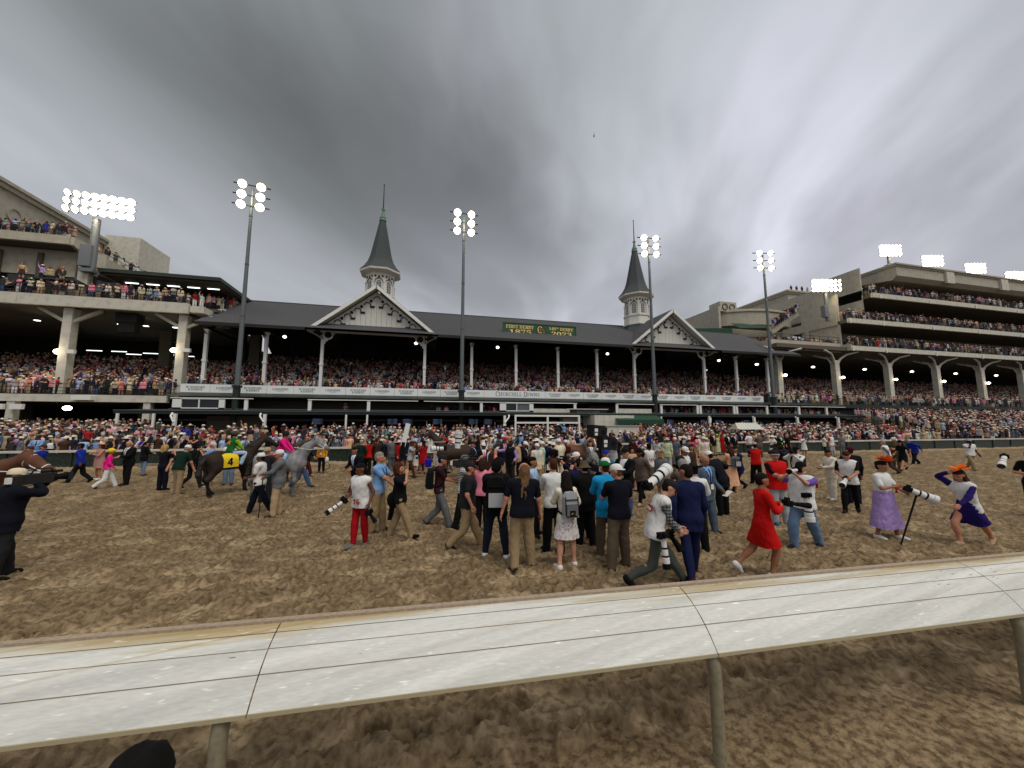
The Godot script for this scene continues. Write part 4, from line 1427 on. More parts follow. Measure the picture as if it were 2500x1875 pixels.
func rig(t: Dictionary, mode := "") -> void:
	var v: PackedVector3Array = t.v
	var B := PackedInt32Array()
	var W := PackedFloat32Array()
	B.resize(v.size() * 3)
	W.resize(v.size() * 3)
	for i in v.size():
		var p := v[i]
		var w := [0.0, 0.0, 0.0]
		var b := [0, 0, 0]
		if mode == "skirt":
			var th := clampf((1.0 - p.y) / 0.5, 0.0, 0.62)
			var l := smoothstep(-0.14, 0.14, p.x)
			b = [0, 9, 12]
			w = [1.0 - th, th * l, th * (1.0 - l)]
		elif mode != "":
			b = [int(mode), 0, 0]
			w = [1.0, 0.0, 0.0]
		else:
			for k in bone_r.size():
				var a := bone_a[k]
				var ab := bone_b[k] - a
				var t1 := clampf((p - a).dot(ab) / ab.length_squared(), 0.0, 1.0)
				var d := (p - a - ab * t1).length() / bone_r[k]
				var s := 1.0 / (pow(d, 5.0) + 0.01)
				if s > w[0]:
					w = [s, w[0], w[1]]
					b = [k, b[0], b[1]]
				elif s > w[1]:
					w = [w[0], s, w[1]]
					b = [b[0], k, b[1]]
				elif s > w[2]:
					w[2] = s
					b[2] = k
		var sum: float = w[0] + w[1] + w[2]
		for j in 3:
			B[i * 3 + j] = b[j]
			W[i * 3 + j] = w[j] / sum
	t.b = B
	t.w = W

func join(ts: Array) -> Dictionary:
	var r := {"v": PackedVector3Array(), "n": PackedVector3Array(), "i": PackedInt32Array(), "b": PackedInt32Array(), "w": PackedFloat32Array(), "c": PackedColorArray()}
	for t in ts:
		var o: int = r.v.size()
		r.v.append_array(t.v)
		r.n.append_array(t.n)
		r.b.append_array(t.b)
		r.w.append_array(t.w)
		for k in t.i:
			r.i.append(k + o)
		if t.has("c") and t.c.size() == t.v.size():
			r.c.append_array(t.c)
		else:
			var w := PackedColorArray()
			w.resize(t.v.size())
			w.fill(Color.WHITE)
			r.c.append_array(w)
	return r

func both(c: Array) -> Array:
	return [c, [mir(c[0]), mir(c[1]), c[2], c[3], c[4]]]

func limb(out: Array, a: Vector3, b: Vector3, ra: float, rb: float, fz := 1.0) -> void:
	out.append_array(both([a, b, ra, rb, fz]))

func torso(g: float) -> Array:
	return [[V(-0.05, 0.945, -0.01), V(0.05, 0.945, -0.01), 0.108 + g, 0.108 + g, 1.12], [V(0, 0.98, 0.0), V(0, 1.14, 0.0), 0.142 + g, 0.138 + g, 1.38], [V(0, 1.15, 0.0), V(0, 1.31, 0.0), 0.142 + g, 0.158 + g, 1.38], [V(-0.06, 1.3, 0.005), V(0.06, 1.3, 0.005), 0.105 + g, 0.105 + g, 1.1], [V(-0.125, 1.40, -0.01), V(0.125, 1.40, -0.01), 0.056 + g, 0.056 + g, 1.0]]

func head_template(cell: float) -> Dictionary:
	var c := [[V(0, 1.668, -0.012), V(0, 1.668, -0.012), 0.083, 0.083, 0.86], [V(0, 1.6, 0.022), V(0, 1.64, 0.018), 0.064, 0.07, 1.0], [V(0, 1.552, 0.052), V(0, 1.57, 0.04), 0.026, 0.04, 1.0], [V(0, 1.44, -0.02), V(0, 1.58, -0.008), 0.056, 0.053, 1.0], [V(0, 1.628, 0.082), V(0, 1.594, 0.102), 0.009, 0.013, 1.0], [V(-0.02, 1.567, 0.078), V(0.02, 1.567, 0.078), 0.011, 0.011, 1.0]]
	c.append_array(both([V(0.02, 1.642, 0.076), V(0.042, 1.64, 0.066), 0.012, 0.01, 1.0]))
	c.append_array(both([V(0.036, 1.6, 0.055), V(0.03, 1.585, 0.058), 0.022, 0.018, 1.0]))
	c.append_array(both([V(0.077, 1.61, -0.012), V(0.083, 1.645, -0.018), 0.012, 0.016, 0.7]))
	var t := field_mesh(c, cell, 130.0)
	rig(t, "2")
	var col := PackedColorArray()
	for p in t.v:
		var k := Color.WHITE
		if p.z > 0.05:
			var e := Vector2(absf(p.x) - 0.031, p.y - 1.621)
			if absf(e.x) < 0.017 and absf(e.y) < 0.008:
				k = Color(0.16, 0.12, 0.1)
			elif absf(e.x) < 0.024 and e.y > 0.014 and e.y < 0.026:
				k = Color(0.35, 0.27, 0.22)
			elif absf(p.x) < 0.026 and absf(p.y - 1.567) < 0.009 and p.z > 0.075:
				k = Color(0.78, 0.45, 0.42)
			elif absf(p.x) > 0.02 and p.y < 1.61 and p.y > 1.575:
				k = Color(1.0, 0.9, 0.86)
		col.append(k)
	t.c = col
	return t

func hand_template(s: float, cell: float) -> Dictionary:
	var d := (WR - EL).normalized()
	var th := V(0, 0, 1)
	var pn := -th.cross(d).normalized()
	if pn.x > 0: pn = -pn
	var at := func(along: float, side: float, inn: float) -> Vector3:
		var p: Vector3 = WR + d * along + th * side + pn * inn
		return p if s > 0 else mir(p)
	var c := []
	c.append([at.call(-0.04, 0, 0), at.call(0.02, 0, 0), 0.026, 0.026, 1.0])
	var len_ := [0.066, 0.078, 0.073, 0.056]
	for f in 4:
		var z := 0.03 - 0.02 * f
		c.append([at.call(0.015, z * 0.7, 0), at.call(0.088, z, 0.002), 0.014, 0.0125, 1.0])
		var l: float = len_[f]
		c.append([at.call(0.088, z, 0.002), at.call(0.088 + l * 0.45, z * 1.05, 0.012), 0.0095, 0.009, 1.0])
		c.append([at.call(0.088 + l * 0.45, z * 1.05, 0.012), at.call(0.088 + l * 0.8, z * 1.02, 0.036), 0.009, 0.0075, 1.0])
	c.append([at.call(0.02, 0.025, 0.005), at.call(0.055, 0.052, 0.018), 0.015, 0.011, 1.0])
	c.append([at.call(0.055, 0.052, 0.018), at.call(0.09, 0.056, 0.034), 0.0105, 0.008, 1.0])
	var t := field_mesh(c, cell, 330.0)
	rig(t, "5" if s > 0 else "8")
	return t

func leg_caps(g0: float, g1: float, g2: float, y := 0.09) -> Array:
	var c := []
	limb(c, HIP, KN, 0.086 + g0, 0.054 + g1, 1.0)
	var e := KN.lerp(AN, (KN.y - y) / (KN.y - AN.y))
	limb(c, KN, e, 0.054 + g1, 0.036 + g2, 1.0)
	return c

func templates() -> void:
	var segs := [[V(0, 0.88, 0), V(0, 1.0, 0), 0.14], [V(0, 1.14, 0), V(0, 1.4, 0), 0.155], [V(0, 1.49, 0), V(0, 1.7, 0), 0.075]]
	for s in [1.0, -1.0]:
		var m := func(p: Vector3) -> Vector3: return p if s > 0 else mir(p)
		segs.append([m.call(SH), m.call(EL), 0.055])
		segs.append([m.call(EL), m.call(WR), 0.042])
		segs.append([m.call(WR), m.call(WR + (WR - EL).normalized() * 0.17), 0.04])
	for s in [1.0, -1.0]:
		var m := func(p: Vector3) -> Vector3: return p if s > 0 else mir(p)
		segs.append([m.call(HIP), m.call(KN), 0.085])
		segs.append([m.call(KN), m.call(AN), 0.055])
		segs.append([m.call(AN), m.call(TO), 0.05])
	for e in segs:
		bone_a.append(e[0])
		bone_b.append(e[1])
		bone_r.append(e[2])
	var cells := [0.0235, 0.033, 0.048]
	for lod in 3:
		var cell: float = cells[lod]
		var thin := 0.006 * lod
		var b := torso(-0.006)
		limb(b, SH, EL, 0.05, 0.04)
		limb(b, EL, WR, 0.039, 0.026 + thin)
		if lod:
			limb(b, WR, WR + V(0.075, -0.075, 0.006), 0.03, 0.036, 1.0)
			limb(b, WR + V(0.075, -0.075, 0.006), WR + V(0.1, -0.115, 0.012), 0.03, 0.022, 1.0)
		b.append_array(leg_caps(0, 0, thin * 0.5))
		limb(b, KN + V(0.004, -0.1, -0.015), KN + V(0.004, -0.18, -0.015), 0.05, 0.046)
		limb(b, AN, TO, 0.036 + thin * 0.5, 0.028 + thin * 0.5)
		b.append([V(0, 1.38, -0.012), V(0, 1.5, -0.012), 0.058, 0.053, 1.0])
		var body := field_mesh(b, cell, 55.0)
		rig(body)
		var pieces := [body, head_template([0.0095, 0.014, 0.024][lod])]
		if lod == 0:
			pieces.append(hand_template(1.0, 0.0088))
			pieces.append(hand_template(-1.0, 0.0088))
		T["body%d" % lod] = join(pieces)
		var hem := func(y: float, r: float) -> Array: return [V(-0.065, y, -0.005), V(0.065, y, -0.005), r, r, 1.15]
		var c := torso(0.014)
		c.append(hem.call(0.88, 0.134))
		c.append([V(-0.05, 0.96, -0.005), V(0.05, 0.96, -0.005), 0.127, 0.127, 1.15])
		var s_short := c.duplicate()
		limb(s_short, SH, SH.lerp(EL, 0.72), 0.066, 0.062)
		limb(s_short, V(0.13, 1.41, -0.01), SH, 0.062, 0.066)
		s_short.append([V(0, 1.44, -0.014), V(0, 1.468, -0.012), 0.066, 0.064, 1.0])
		var s_long := c.duplicate()
		limb(s_long, SH, EL, 0.066, 0.054)
		limb(s_long, EL, EL.lerp(WR, 0.93), 0.054, 0.042)
		s_long.append([V(0, 1.44, -0.014), V(0, 1.475, -0.012), 0.066, 0.064, 1.0])
		var j := torso(0.03)
		j.append(hem.call(0.79, 0.14))
		j.append([V(-0.07, 0.95, -0.005), V(0.07, 0.95, -0.005), 0.136, 0.136, 1.1])
		limb(j, V(0.1, 1.42, -0.01), SH + V(0.012, 0.008, 0), 0.066, 0.074)
		limb(j, SH, EL, 0.075, 0.062)
		limb(j, EL, EL.lerp(WR, 0.97), 0.062, 0.048)
		j.append([V(0, 1.44, -0.02), V(0, 1.475, -0.02), 0.072, 0.068, 1.0])
		var bib := torso(0.034)
		bib.append(hem.call(0.86, 0.152))
		limb(bib, V(0.1, 1.42, -0.01), V(0.16, 1.41, -0.01), 0.078, 0.075)
		var sl := torso(0.013)   # sleeveless top
		sl.append(hem.call(0.93, 0.112))
		var tr := [[V(-0.06, 0.945, -0.01), V(0.06, 0.945, -0.01), 0.115, 0.115, 1.1], [V(0, 0.95, 0), V(0, 1.03, 0), 0.15, 0.147, 1.36]]
		tr.append_array(leg_caps(0.018, 0.026, 0.038, 0.075))
		limb(tr, KN + V(0.004, -0.08, -0.014), KN + V(0.004, -0.2, -0.015), 0.072, 0.068)
		var shorts := [[V(-0.06, 0.945, -0.01), V(0.06, 0.945, -0.01), 0.115, 0.115, 1.1], [V(0, 0.95, 0), V(0, 1.03, 0), 0.15, 0.147, 1.36]]
		limb(shorts, HIP, KN.lerp(HIP, 0.25), 0.102, 0.098)
		var slim := [[V(-0.06, 0.945, -0.01), V(0.06, 0.945, -0.01), 0.112, 0.112, 1.1], [V(0, 0.95, 0), V(0, 1.03, 0), 0.148, 0.145, 1.36]]
		slim.append_array(leg_caps(0.01, 0.014, 0.02, 0.11))
		limb(slim, KN + V(0.004, -0.08, -0.014), KN + V(0.004, -0.2, -0.015), 0.062, 0.057)
		var sk := [[V(0, 1.05, 0), V(0, 0.93, 0), 0.168, 0.185, 1.28], [V(-0.03, 0.9, 0), V(-0.06, 0.5, 0), 0.165, 0.2, 1.12], [V(0.03, 0.9, 0), V(0.06, 0.5, 0), 0.165, 0.2, 1.12]]
		var skl := [[V(0, 1.05, 0), V(0, 0.93, 0), 0.168, 0.185, 1.28], [V(-0.03, 0.9, 0), V(-0.1, 0.2, 0), 0.165, 0.21, 1.1], [V(0.03, 0.9, 0), V(0.1, 0.2, 0), 0.165, 0.21, 1.1]]
		var sh := []
		limb(sh, AN + V(0, -0.015, 0.0), TO + V(0.002, 0.005, 0.012), 0.05, 0.04)
		limb(sh, AN + V(0, -0.04, -0.03), AN + V(0, -0.045, 0.02), 0.045, 0.045)
		for e in [["shirt", s_short, 0.006, ""], ["long_shirt", s_long, 0.008, ""], ["jacket", j, 0.007, ""], ["bib", bib, 0.012, ""], ["sleeveless", sl, 0.003, ""], ["trousers", tr, 0.009, ""], ["slim", slim, 0.004, ""], ["shorts", shorts, 0.008, ""], ["skirt", sk, 0.016, "skirt"], ["long_skirt", skl, 0.02, "skirt"], ["shoes", sh, 0.0, ""]]:
			var t := field_mesh(e[1], cell * (0.85 if e[0] == "shoes" else 1.0), 60.0)
			if CUT.has(e[0]):
				cut_below(t, CUT[e[0]])
			rig(t, e[3])
			if e[2] > 0.0:
				creases(t, e[2] * (1.0 if lod < 2 else 0.7), 300 + lod)
			if e[0] == "shoes":
				for sd in 2:
					var d := t.duplicate()
					d.i = PackedInt32Array()
					for k2 in range(0, t.i.size(), 3):
						if (t.v[t.i[k2]].x > 0.0) == (sd == 0):
							d.i.append_array(PackedInt32Array([t.i[k2], t.i[k2 + 1], t.i[k2 + 2]]))
					T["shoe_%d_%d" % [sd, lod]] = compact(d)
				continue
			T[e[0] + str(lod)] = t
	split_front()
	hairs()

const CUT := {"shirt": 0.85, "long_shirt": 0.85, "jacket": 0.75, "bib": 0.84, "skirt": 0.56, "long_skirt": 0.27, "sleeveless": 0.85}
func cut_below(t: Dictionary, y: float) -> void:  # an open hem
	var idx := PackedInt32Array()
	for k in range(0, t.i.size(), 3):
		var hit := false
		for j in 3:
			var p: Vector3 = t.v[t.i[k + j]]
			if p.y < y and absf(p.x) < 0.34:
				hit = true
		if not hit:
			idx.append_array(PackedInt32Array([t.i[k], t.i[k + 1], t.i[k + 2]]))
	t.i = idx

func split_front() -> void:  # an open jacket shows a wedge of shirt and a tie
	for lod in 3:
		var t: Dictionary = T["jacket%d" % lod]
		var a := PackedInt32Array()
		var b := PackedInt32Array()
		var c := PackedInt32Array()
		for k in range(0, t.i.size(), 3):
			var p: Vector3 = (t.v[t.i[k]] + t.v[t.i[k + 1]] + t.v[t.i[k + 2]]) / 3.0
			var w := 0.012 + (p.y - 1.1) * 0.2
			var q := PackedInt32Array([t.i[k], t.i[k + 1], t.i[k + 2]])
			if p.z > 0.02 and p.y > 1.1 and p.y < 1.5 and absf(p.x) < w:
				if absf(p.x) < [0.018, 0.022, 0.03][lod] and p.y < 1.46:
					c.append_array(q)
				else:
					b.append_array(q)
			else:
				a.append_array(q)
		for e in [["jacket", a], ["shirt_front", b], ["tie", c]]:
			var d := t.duplicate()
			d.i = e[1]
			T[e[0] + str(lod)] = compact(d)

func compact(t: Dictionary) -> Dictionary:
	var map := {}
	var r := {"v": PackedVector3Array(), "n": PackedVector3Array(), "i": PackedInt32Array(), "b": PackedInt32Array(), "w": PackedFloat32Array()}
	for k in t.i:
		if not map.has(k):
			map[k] = r.v.size()
			r.v.append(t.v[k])
			r.n.append(t.n[k])
			for j in 3:
				r.b.append(t.b[k * 3 + j])
				r.w.append(t.w[k * 3 + j])
		r.i.append(map[k])
	return r

func skin(t: Dictionary, X: Array[Transform3D], colored := false) -> ArrayMesh:
	var v: PackedVector3Array = t.v
	var n: PackedVector3Array = t.n
	var B: PackedInt32Array = t.b
	var W: PackedFloat32Array = t.w
	var rv := PackedVector3Array()
	var rn := PackedVector3Array()
	rv.resize(v.size())
	rn.resize(v.size())
	var o := 0
	for i in v.size():
		var p := v[i]
		var w := W[o]
		var a := X[B[o]]
		if w > 0.985:
			rv[i] = a * p
			rn[i] = (a.basis * n[i]).normalized()
		else:
			var b := X[B[o + 1]]
			var c := X[B[o + 2]]
			rv[i] = (a * p) * w + (b * p) * W[o + 1] + (c * p) * W[o + 2]
			rn[i] = ((a.basis * n[i]) * w + (b.basis * n[i]) * W[o + 1] + (c.basis * n[i]) * W[o + 2]).normalized()
		o += 3
	var arr := []
	arr.resize(Mesh.ARRAY_MAX)
	arr[Mesh.ARRAY_VERTEX] = rv
	arr[Mesh.ARRAY_NORMAL] = rn
	arr[Mesh.ARRAY_INDEX] = t.i
	if colored and t.has("c"):
		arr[Mesh.ARRAY_COLOR] = t.c
	var m := ArrayMesh.new()
	if v.size():
		m.add_surface_from_arrays(Mesh.PRIMITIVE_TRIANGLES, arr)
	return m

func rigid_mesh(t: Dictionary) -> ArrayMesh:
	var arr := []
	arr.resize(Mesh.ARRAY_MAX)
	arr[Mesh.ARRAY_VERTEX] = t.v
	arr[Mesh.ARRAY_NORMAL] = t.n
	arr[Mesh.ARRAY_INDEX] = t.i
	var m := ArrayMesh.new()
	m.add_surface_from_arrays(Mesh.PRIMITIVE_TRIANGLES, arr)
	return m

var H := {}   # hair and hats, in the place of the resting head

func hairs() -> void:
	var top := [V(0, 1.692, -0.012), V(0, 1.692, -0.012), 0.083, 0.083, 0.86]
	var back := [V(0, 1.65, -0.035), V(0, 1.62, -0.04), 0.08, 0.072, 0.95]
	var kinds := {
		"short": [top, back],
		"crop": [[V(0, 1.682, -0.016), V(0, 1.682, -0.016), 0.082, 0.082, 0.87], [V(0, 1.64, -0.034), V(0, 1.61, -0.036), 0.076, 0.066, 0.98]],
		"bald": [[V(0, 1.61, -0.05), V(0, 1.60, -0.05), 0.066, 0.06, 0.9]],
		"bob": [[V(0, 1.694, -0.015), V(0, 1.694, -0.015), 0.092, 0.092, 0.88], [V(0, 1.64, -0.05), V(0, 1.53, -0.06), 0.092, 0.08, 1.0]] + both([V(0.075, 1.65, -0.01), V(0.08, 1.54, 0.0), 0.032, 0.036, 0.8]),
		"long": [[V(0, 1.694, -0.014), V(0, 1.694, -0.014), 0.088, 0.088, 0.87], [V(0, 1.64, -0.05), V(0, 1.48, -0.085), 0.085, 0.088, 1.15], [V(0, 1.48, -0.085), V(0, 1.3, -0.115), 0.088, 0.05, 1.5]] + both([V(0.072, 1.65, -0.015), V(0.088, 1.46, -0.03), 0.028, 0.036, 0.9]),
		"stringy": [[V(0, 1.655, -0.05), V(0, 1.6, -0.06), 0.08, 0.084, 1.0], [V(0, 1.6, -0.065), V(-0.02, 1.3, -0.14), 0.078, 0.04, 1.3], [V(0.03, 1.45, -0.12), V(0.05, 1.2, -0.16), 0.04, 0.014, 1.3], [V(-0.03, 1.4, -0.125), V(-0.015, 1.17, -0.165), 0.035, 0.012, 1.3]] + both([V(0.07, 1.64, -0.02), V(0.075, 1.5, -0.06), 0.026, 0.03, 1.0]),
		"pony": [top, back, [V(0, 1.68, -0.11), V(0, 1.5, -0.15), 0.03, 0.022, 1.0]],
		"bun": [top, back, [V(0, 1.7, -0.1), V(0, 1.7, -0.1), 0.04, 0.04, 1.0]],
		"curly": [[V(0, 1.70, -0.015), V(0, 1.70, -0.015), 0.1, 0.1, 0.92], [V(0, 1.65, -0.05), V(0, 1.6, -0.05), 0.1, 0.09, 0.95]],
		"wispy": [[V(0, 1.70, -0.03), V(0, 1.66, -0.05), 0.115, 0.12, 0.95], [V(0, 1.62, -0.06), V(0, 1.55, -0.07), 0.11, 0.1, 1.0]],
	}
	for k in kinds:
		var t := field_mesh(kinds[k], 0.014, 120.0)
		creases(t, 0.014 if k in ["curly", "wispy", "stringy", "long", "bob"] else 0.006, 77)
		H[k] = rigid_mesh(t)
	# caps and hats: [part meshes]
	var cap := G.new()
	cap.lathe(PackedVector2Array([Vector2(0.1, 0.0), Vector2(0.1, 0.03), Vector2(0.088, 0.068), Vector2(0.058, 0.094), Vector2(0.0, 0.104)]), 14, X3(V(0, 1.672, -0.012), Basis(Vector3.RIGHT, -0.06).scaled_local(V(0.94, 1, 1.1))))
	H["cap"] = cap.mesh()
	var brim := G.new()
	var pts := PackedVector2Array()
	for i in 11:
		var a := PI * i / 10.0
		pts.append(Vector2(cos(a) * 0.08, sin(a) * 0.082 + 0.065))
	for i in range(10, -1, -1):
		var a := PI * i / 10.0
		pts.append(Vector2(cos(a) * 0.082, sin(a) * 0.05 + 0.03))
	brim.prism(pts, 0.008, X3(V(0, 1.683, 0.0), Basis(V(1, 0, 0), V(0, -0.16, 0.987), V(0, 1, 0.16))))
	H["cap_brim"] = brim.mesh()
	H["cap_brim_back"] = brim.mesh()
	var hat := func(r: float, crown: float, droop: float, top_r: float) -> ArrayMesh:
		var g := G.new()
		g.lathe(PackedVector2Array([Vector2(0.09, -0.004), Vector2(r * 0.8, -0.004 - droop * 0.6), Vector2(r, -droop), Vector2(r, -droop + 0.008), Vector2(r * 0.75, 0.006 - droop * 0.4), Vector2(0.1, 0.008), Vector2(0.096, 0.04), Vector2(top_r + 0.012, crown - 0.015), Vector2(top_r, crown), Vector2(0.0, crown - 0.006)]), 18, X3(V(0, 1.685, -0.012), Basis(Vector3.RIGHT, -0.08).scaled_local(V(0.94, 1, 1.08))))
		return g.mesh()
	H["fedora"] = hat.call(0.152, 0.115, 0.0, 0.072)
	H["boater"] = hat.call(0.16, 0.095, 0.0, 0.088)
	H["sunhat"] = hat.call(0.235, 0.1, 0.035, 0.06)
	H["wide"] = hat.call(0.2, 0.11, -0.025, 0.07)
	H["bucket"] = hat.call(0.165, 0.105, 0.06, 0.075)
	var band := G.new()
	band.lathe(PackedVector2Array([Vector2(0.1, 0.012), Vector2(0.098, 0.04)]), 18, X3(V(0, 1.685, -0.012), Basis(Vector3.RIGHT, -0.08).scaled_local(V(0.94, 1, 1.08))))
	H["band"] = band.mesh()
	var hel := G.new()
	hel.ball(V(0, 1.69, -0.012), V(0.118, 0.112, 0.132), 14, 10)
	H["helmet"] = hel.mesh()
	var gog := G.new()
	gog.tube(PackedVector3Array([V(-0.11, 1.68, 0.03), V(-0.07, 1.685, 0.1), V(0, 1.688, 0.125), V(0.07, 1.685, 0.1), V(0.11, 1.68, 0.03)]), PackedFloat32Array([0.012, 0.02, 0.022, 0.02, 0.012]), 6)
	H["goggles"] = gog.mesh()
	var sg := G.new()
	sg.box(V(-0.032, 1.622, 0.094), V(0.048, 0.03, 0.012))
	sg.box(V(0.032, 1.622, 0.094), V(0.048, 0.03, 0.012))
	sg.box(V(0, 1.627, 0.098), V(0.02, 0.006, 0.006))
	for s in [-1.0, 1.0]:
		sg.bar(V(s * 0.056, 1.627, 0.09), V(s * 0.084, 1.627, -0.01), 0.006, 0.006)
	H["shades"] = sg.mesh()
	var fl := G.new()   # a feathery flower worn on the hair
	var rr := RandomNumberGenerator.new()
	rr.seed = 5
	for i in 150:
		var d := V(rr.randf_range(-1, 1), rr.randf_range(0.0, 1), rr.randf_range(-1, 1)).normalized()
		var c := V(0, 1.79, 0.01)
		var e := c + d * rr.randf_range(0.1, 0.2)
		var side := d.cross(V(0.3, 0.5, 0.7)).normalized() * 0.017
		fl.flat(c + d * 0.02 - side, e, c + d * 0.02 + side)
		fl.flat(c + d * 0.05 - side * 1.3, e + side * 0.8, e - side * 0.4)
	H["flower"] = fl.mesh()
	var bow := G.new()
	for i in 16:
		var a := TAU * i / 16.0
		var d := V(cos(a), 0.35 + 0.3 * sin(a * 3.0), sin(a)).normalized()
		var c := V(0.05, 1.775, 0.0)
		var side := d.cross(Vector3.UP).normalized() * 0.035
		bow.flat(c, c + d * 0.12 - side, c + d * 0.12 + side)
		bow.flat(c + d * 0.12 - side, c + d * 0.17, c + d * 0.12 + side)
	H["fascinator"] = bow.mesh()

# ---------------------------------------------------------------- posing
func turn_to(parent: Basis, rest: Vector3, to: Vector3) -> Basis:
	var a := (parent * rest).normalized()
	var b := to.normalized()
	var ax := a.cross(b)
	if ax.length() < 1e-5:
		return parent
	return Basis(ax.normalized(), a.angle_to(b)) * parent

func two_bone(a: Vector3, t: Vector3, l1: float, l2: float, pole: Vector3) -> Array:
	var d := t - a
	var l := clampf(d.length(), 0.08, (l1 + l2) * 0.999)
	d = d.normalized()
	var x := (l1 * l1 - l2 * l2 + l * l) / (2.0 * l)
	var h := sqrt(maxf(0.0, l1 * l1 - x * x))
	var side := (pole - d * pole.dot(d)).normalized()
	return [a + d * x + side * h, a + d * l]

func at_joint(p: Vector3, b: Basis, rest: Vector3) -> Transform3D:
	return Transform3D(b, p - b * rest)

func bend(p: Dictionary) -> Array[Transform3D]:
	var fat: float = p.get("fat", 1.0)
	var lf: Vector3 = p.get("lf", V(0.11, 0.09, 0.0))
	var rf: Vector3 = p.get("rf", V(-0.11, 0.09, 0.0))
	var bp := Basis(Vector3.UP, deg_to_rad(p.get("hip_yaw", 0.0))) * Basis(Vector3.RIGHT, deg_to_rad(p.get("lean", 0.0)) * 0.45) * Basis(Vector3.BACK, deg_to_rad(p.get("side", 0.0)) * 0.4)
	var off: Vector3 = p.get("shift", Vector3.ZERO)
	var hl := bp * (HIP - P0)
	var hr := bp * (mir(HIP) - P0)
	var L := 0.842
	var y := 1.0
	for e in [[lf, hl], [rf, hr]]:
		var dx: Vector3 = e[0] - e[1] - off
		dx.y = 0
		y = minf(y, e[0].y + sqrt(maxf(0.01, L * L - dx.length_squared())) - e[1].y)
	y -= p.get("crouch", 0.0)
	if p.has("seat"):
		y = p.seat
	var pp := V(off.x, y, off.z)
	var bc := bp * Basis(Vector3.UP, deg_to_rad(p.get("twist", 0.0))) * Basis(Vector3.RIGHT, deg_to_rad(p.get("lean", 0.0)) * 0.55) * Basis(Vector3.BACK, deg_to_rad(p.get("side", 0.0)) * 0.6)
	var cp := pp + bp * (C0 - P0)
	var np := cp + bc * (N0 - C0)
	var bh := bc * Basis(Vector3.UP, deg_to_rad(p.get("head_yaw", 0.0))) * Basis(Vector3.RIGHT, deg_to_rad(p.get("head_pitch", 0.0)))
	var X: Array[Transform3D] = []
	X.resize(15)
	var wide := Basis.from_scale(V(fat, 1.0, 1.0 + (fat - 1.0) * 1.6))
	X[0] = at_joint(pp, bp * wide, P0)
	X[1] = at_joint(cp, bc * wide, C0)
	X[2] = at_joint(np, bh, N0)
	for s in [1.0, -1.0]:
		var m := func(q: Vector3) -> Vector3: return q if s > 0 else mir(q)
		var k := 3 if s > 0 else 6
		var rs: Vector3 = m.call(SH)
		var sp := cp + bc * (Vector3(rs.x * fat, rs.y, rs.z) - C0)
		var tgt: Vector3 = p.get("lh" if s > 0 else "rh", V(s * 0.235, 0.9, 0.03))
		if absf(tgt.x) > 0.15 and tgt.y < 1.1: tgt.x *= lerpf(1.0, fat, 0.8)
		var pole: Vector3 = p.get("lp" if s > 0 else "rp", V(s * 0.35, -0.55, -0.75))
		var e := two_bone(sp, cp + bc * (tgt - C0), 0.27, 0.25, bc * pole)
		var b1 := turn_to(bc, m.call(EL - SH), e[0] - sp)
		var b2 := turn_to(b1, m.call(WR - EL), e[1] - e[0])
		var b3 := b2 * Basis(m.call((WR - EL).normalized()), deg_to_rad(p.get("lroll" if s > 0 else "rroll", 0.0)))
		X[k] = at_joint(sp, b1, m.call(SH))
		X[k + 1] = at_joint(e[0], b2, m.call(EL))
		X[k + 2] = at_joint(e[1], b3, m.call(WR))
		k = 9 if s > 0 else 12
		var hp: Vector3 = pp + bp * (m.call(HIP) - P0)
		var ft: Vector3 = lf if s > 0 else rf
		var yaw: float = deg_to_rad(p.get("lfy" if s > 0 else "rfy", s * 8.0))
		var kp: Vector3 = p.get("lk" if s > 0 else "rk", V(s * 0.12, 0.1, 1.0))
		var f := two_bone(hp, ft, (KN - HIP).length(), (AN - KN).length(), bp * kp)
		var t1 := turn_to(bp, m.call(KN - HIP), f[0] - hp)
		var t2 := turn_to(t1, m.call(AN - KN), f[1] - f[0])
		var t3 := Basis(Vector3.UP, yaw) * Basis(Vector3.RIGHT, deg_to_rad(p.get("lfp" if s > 0 else "rfp", 0.0)))
		X[k] = at_joint(hp, t1, m.call(HIP))
		X[k + 1] = at_joint(f[0], t2, m.call(KN))
		X[k + 2] = at_joint(f[1], t3, m.call(AN))
	return X

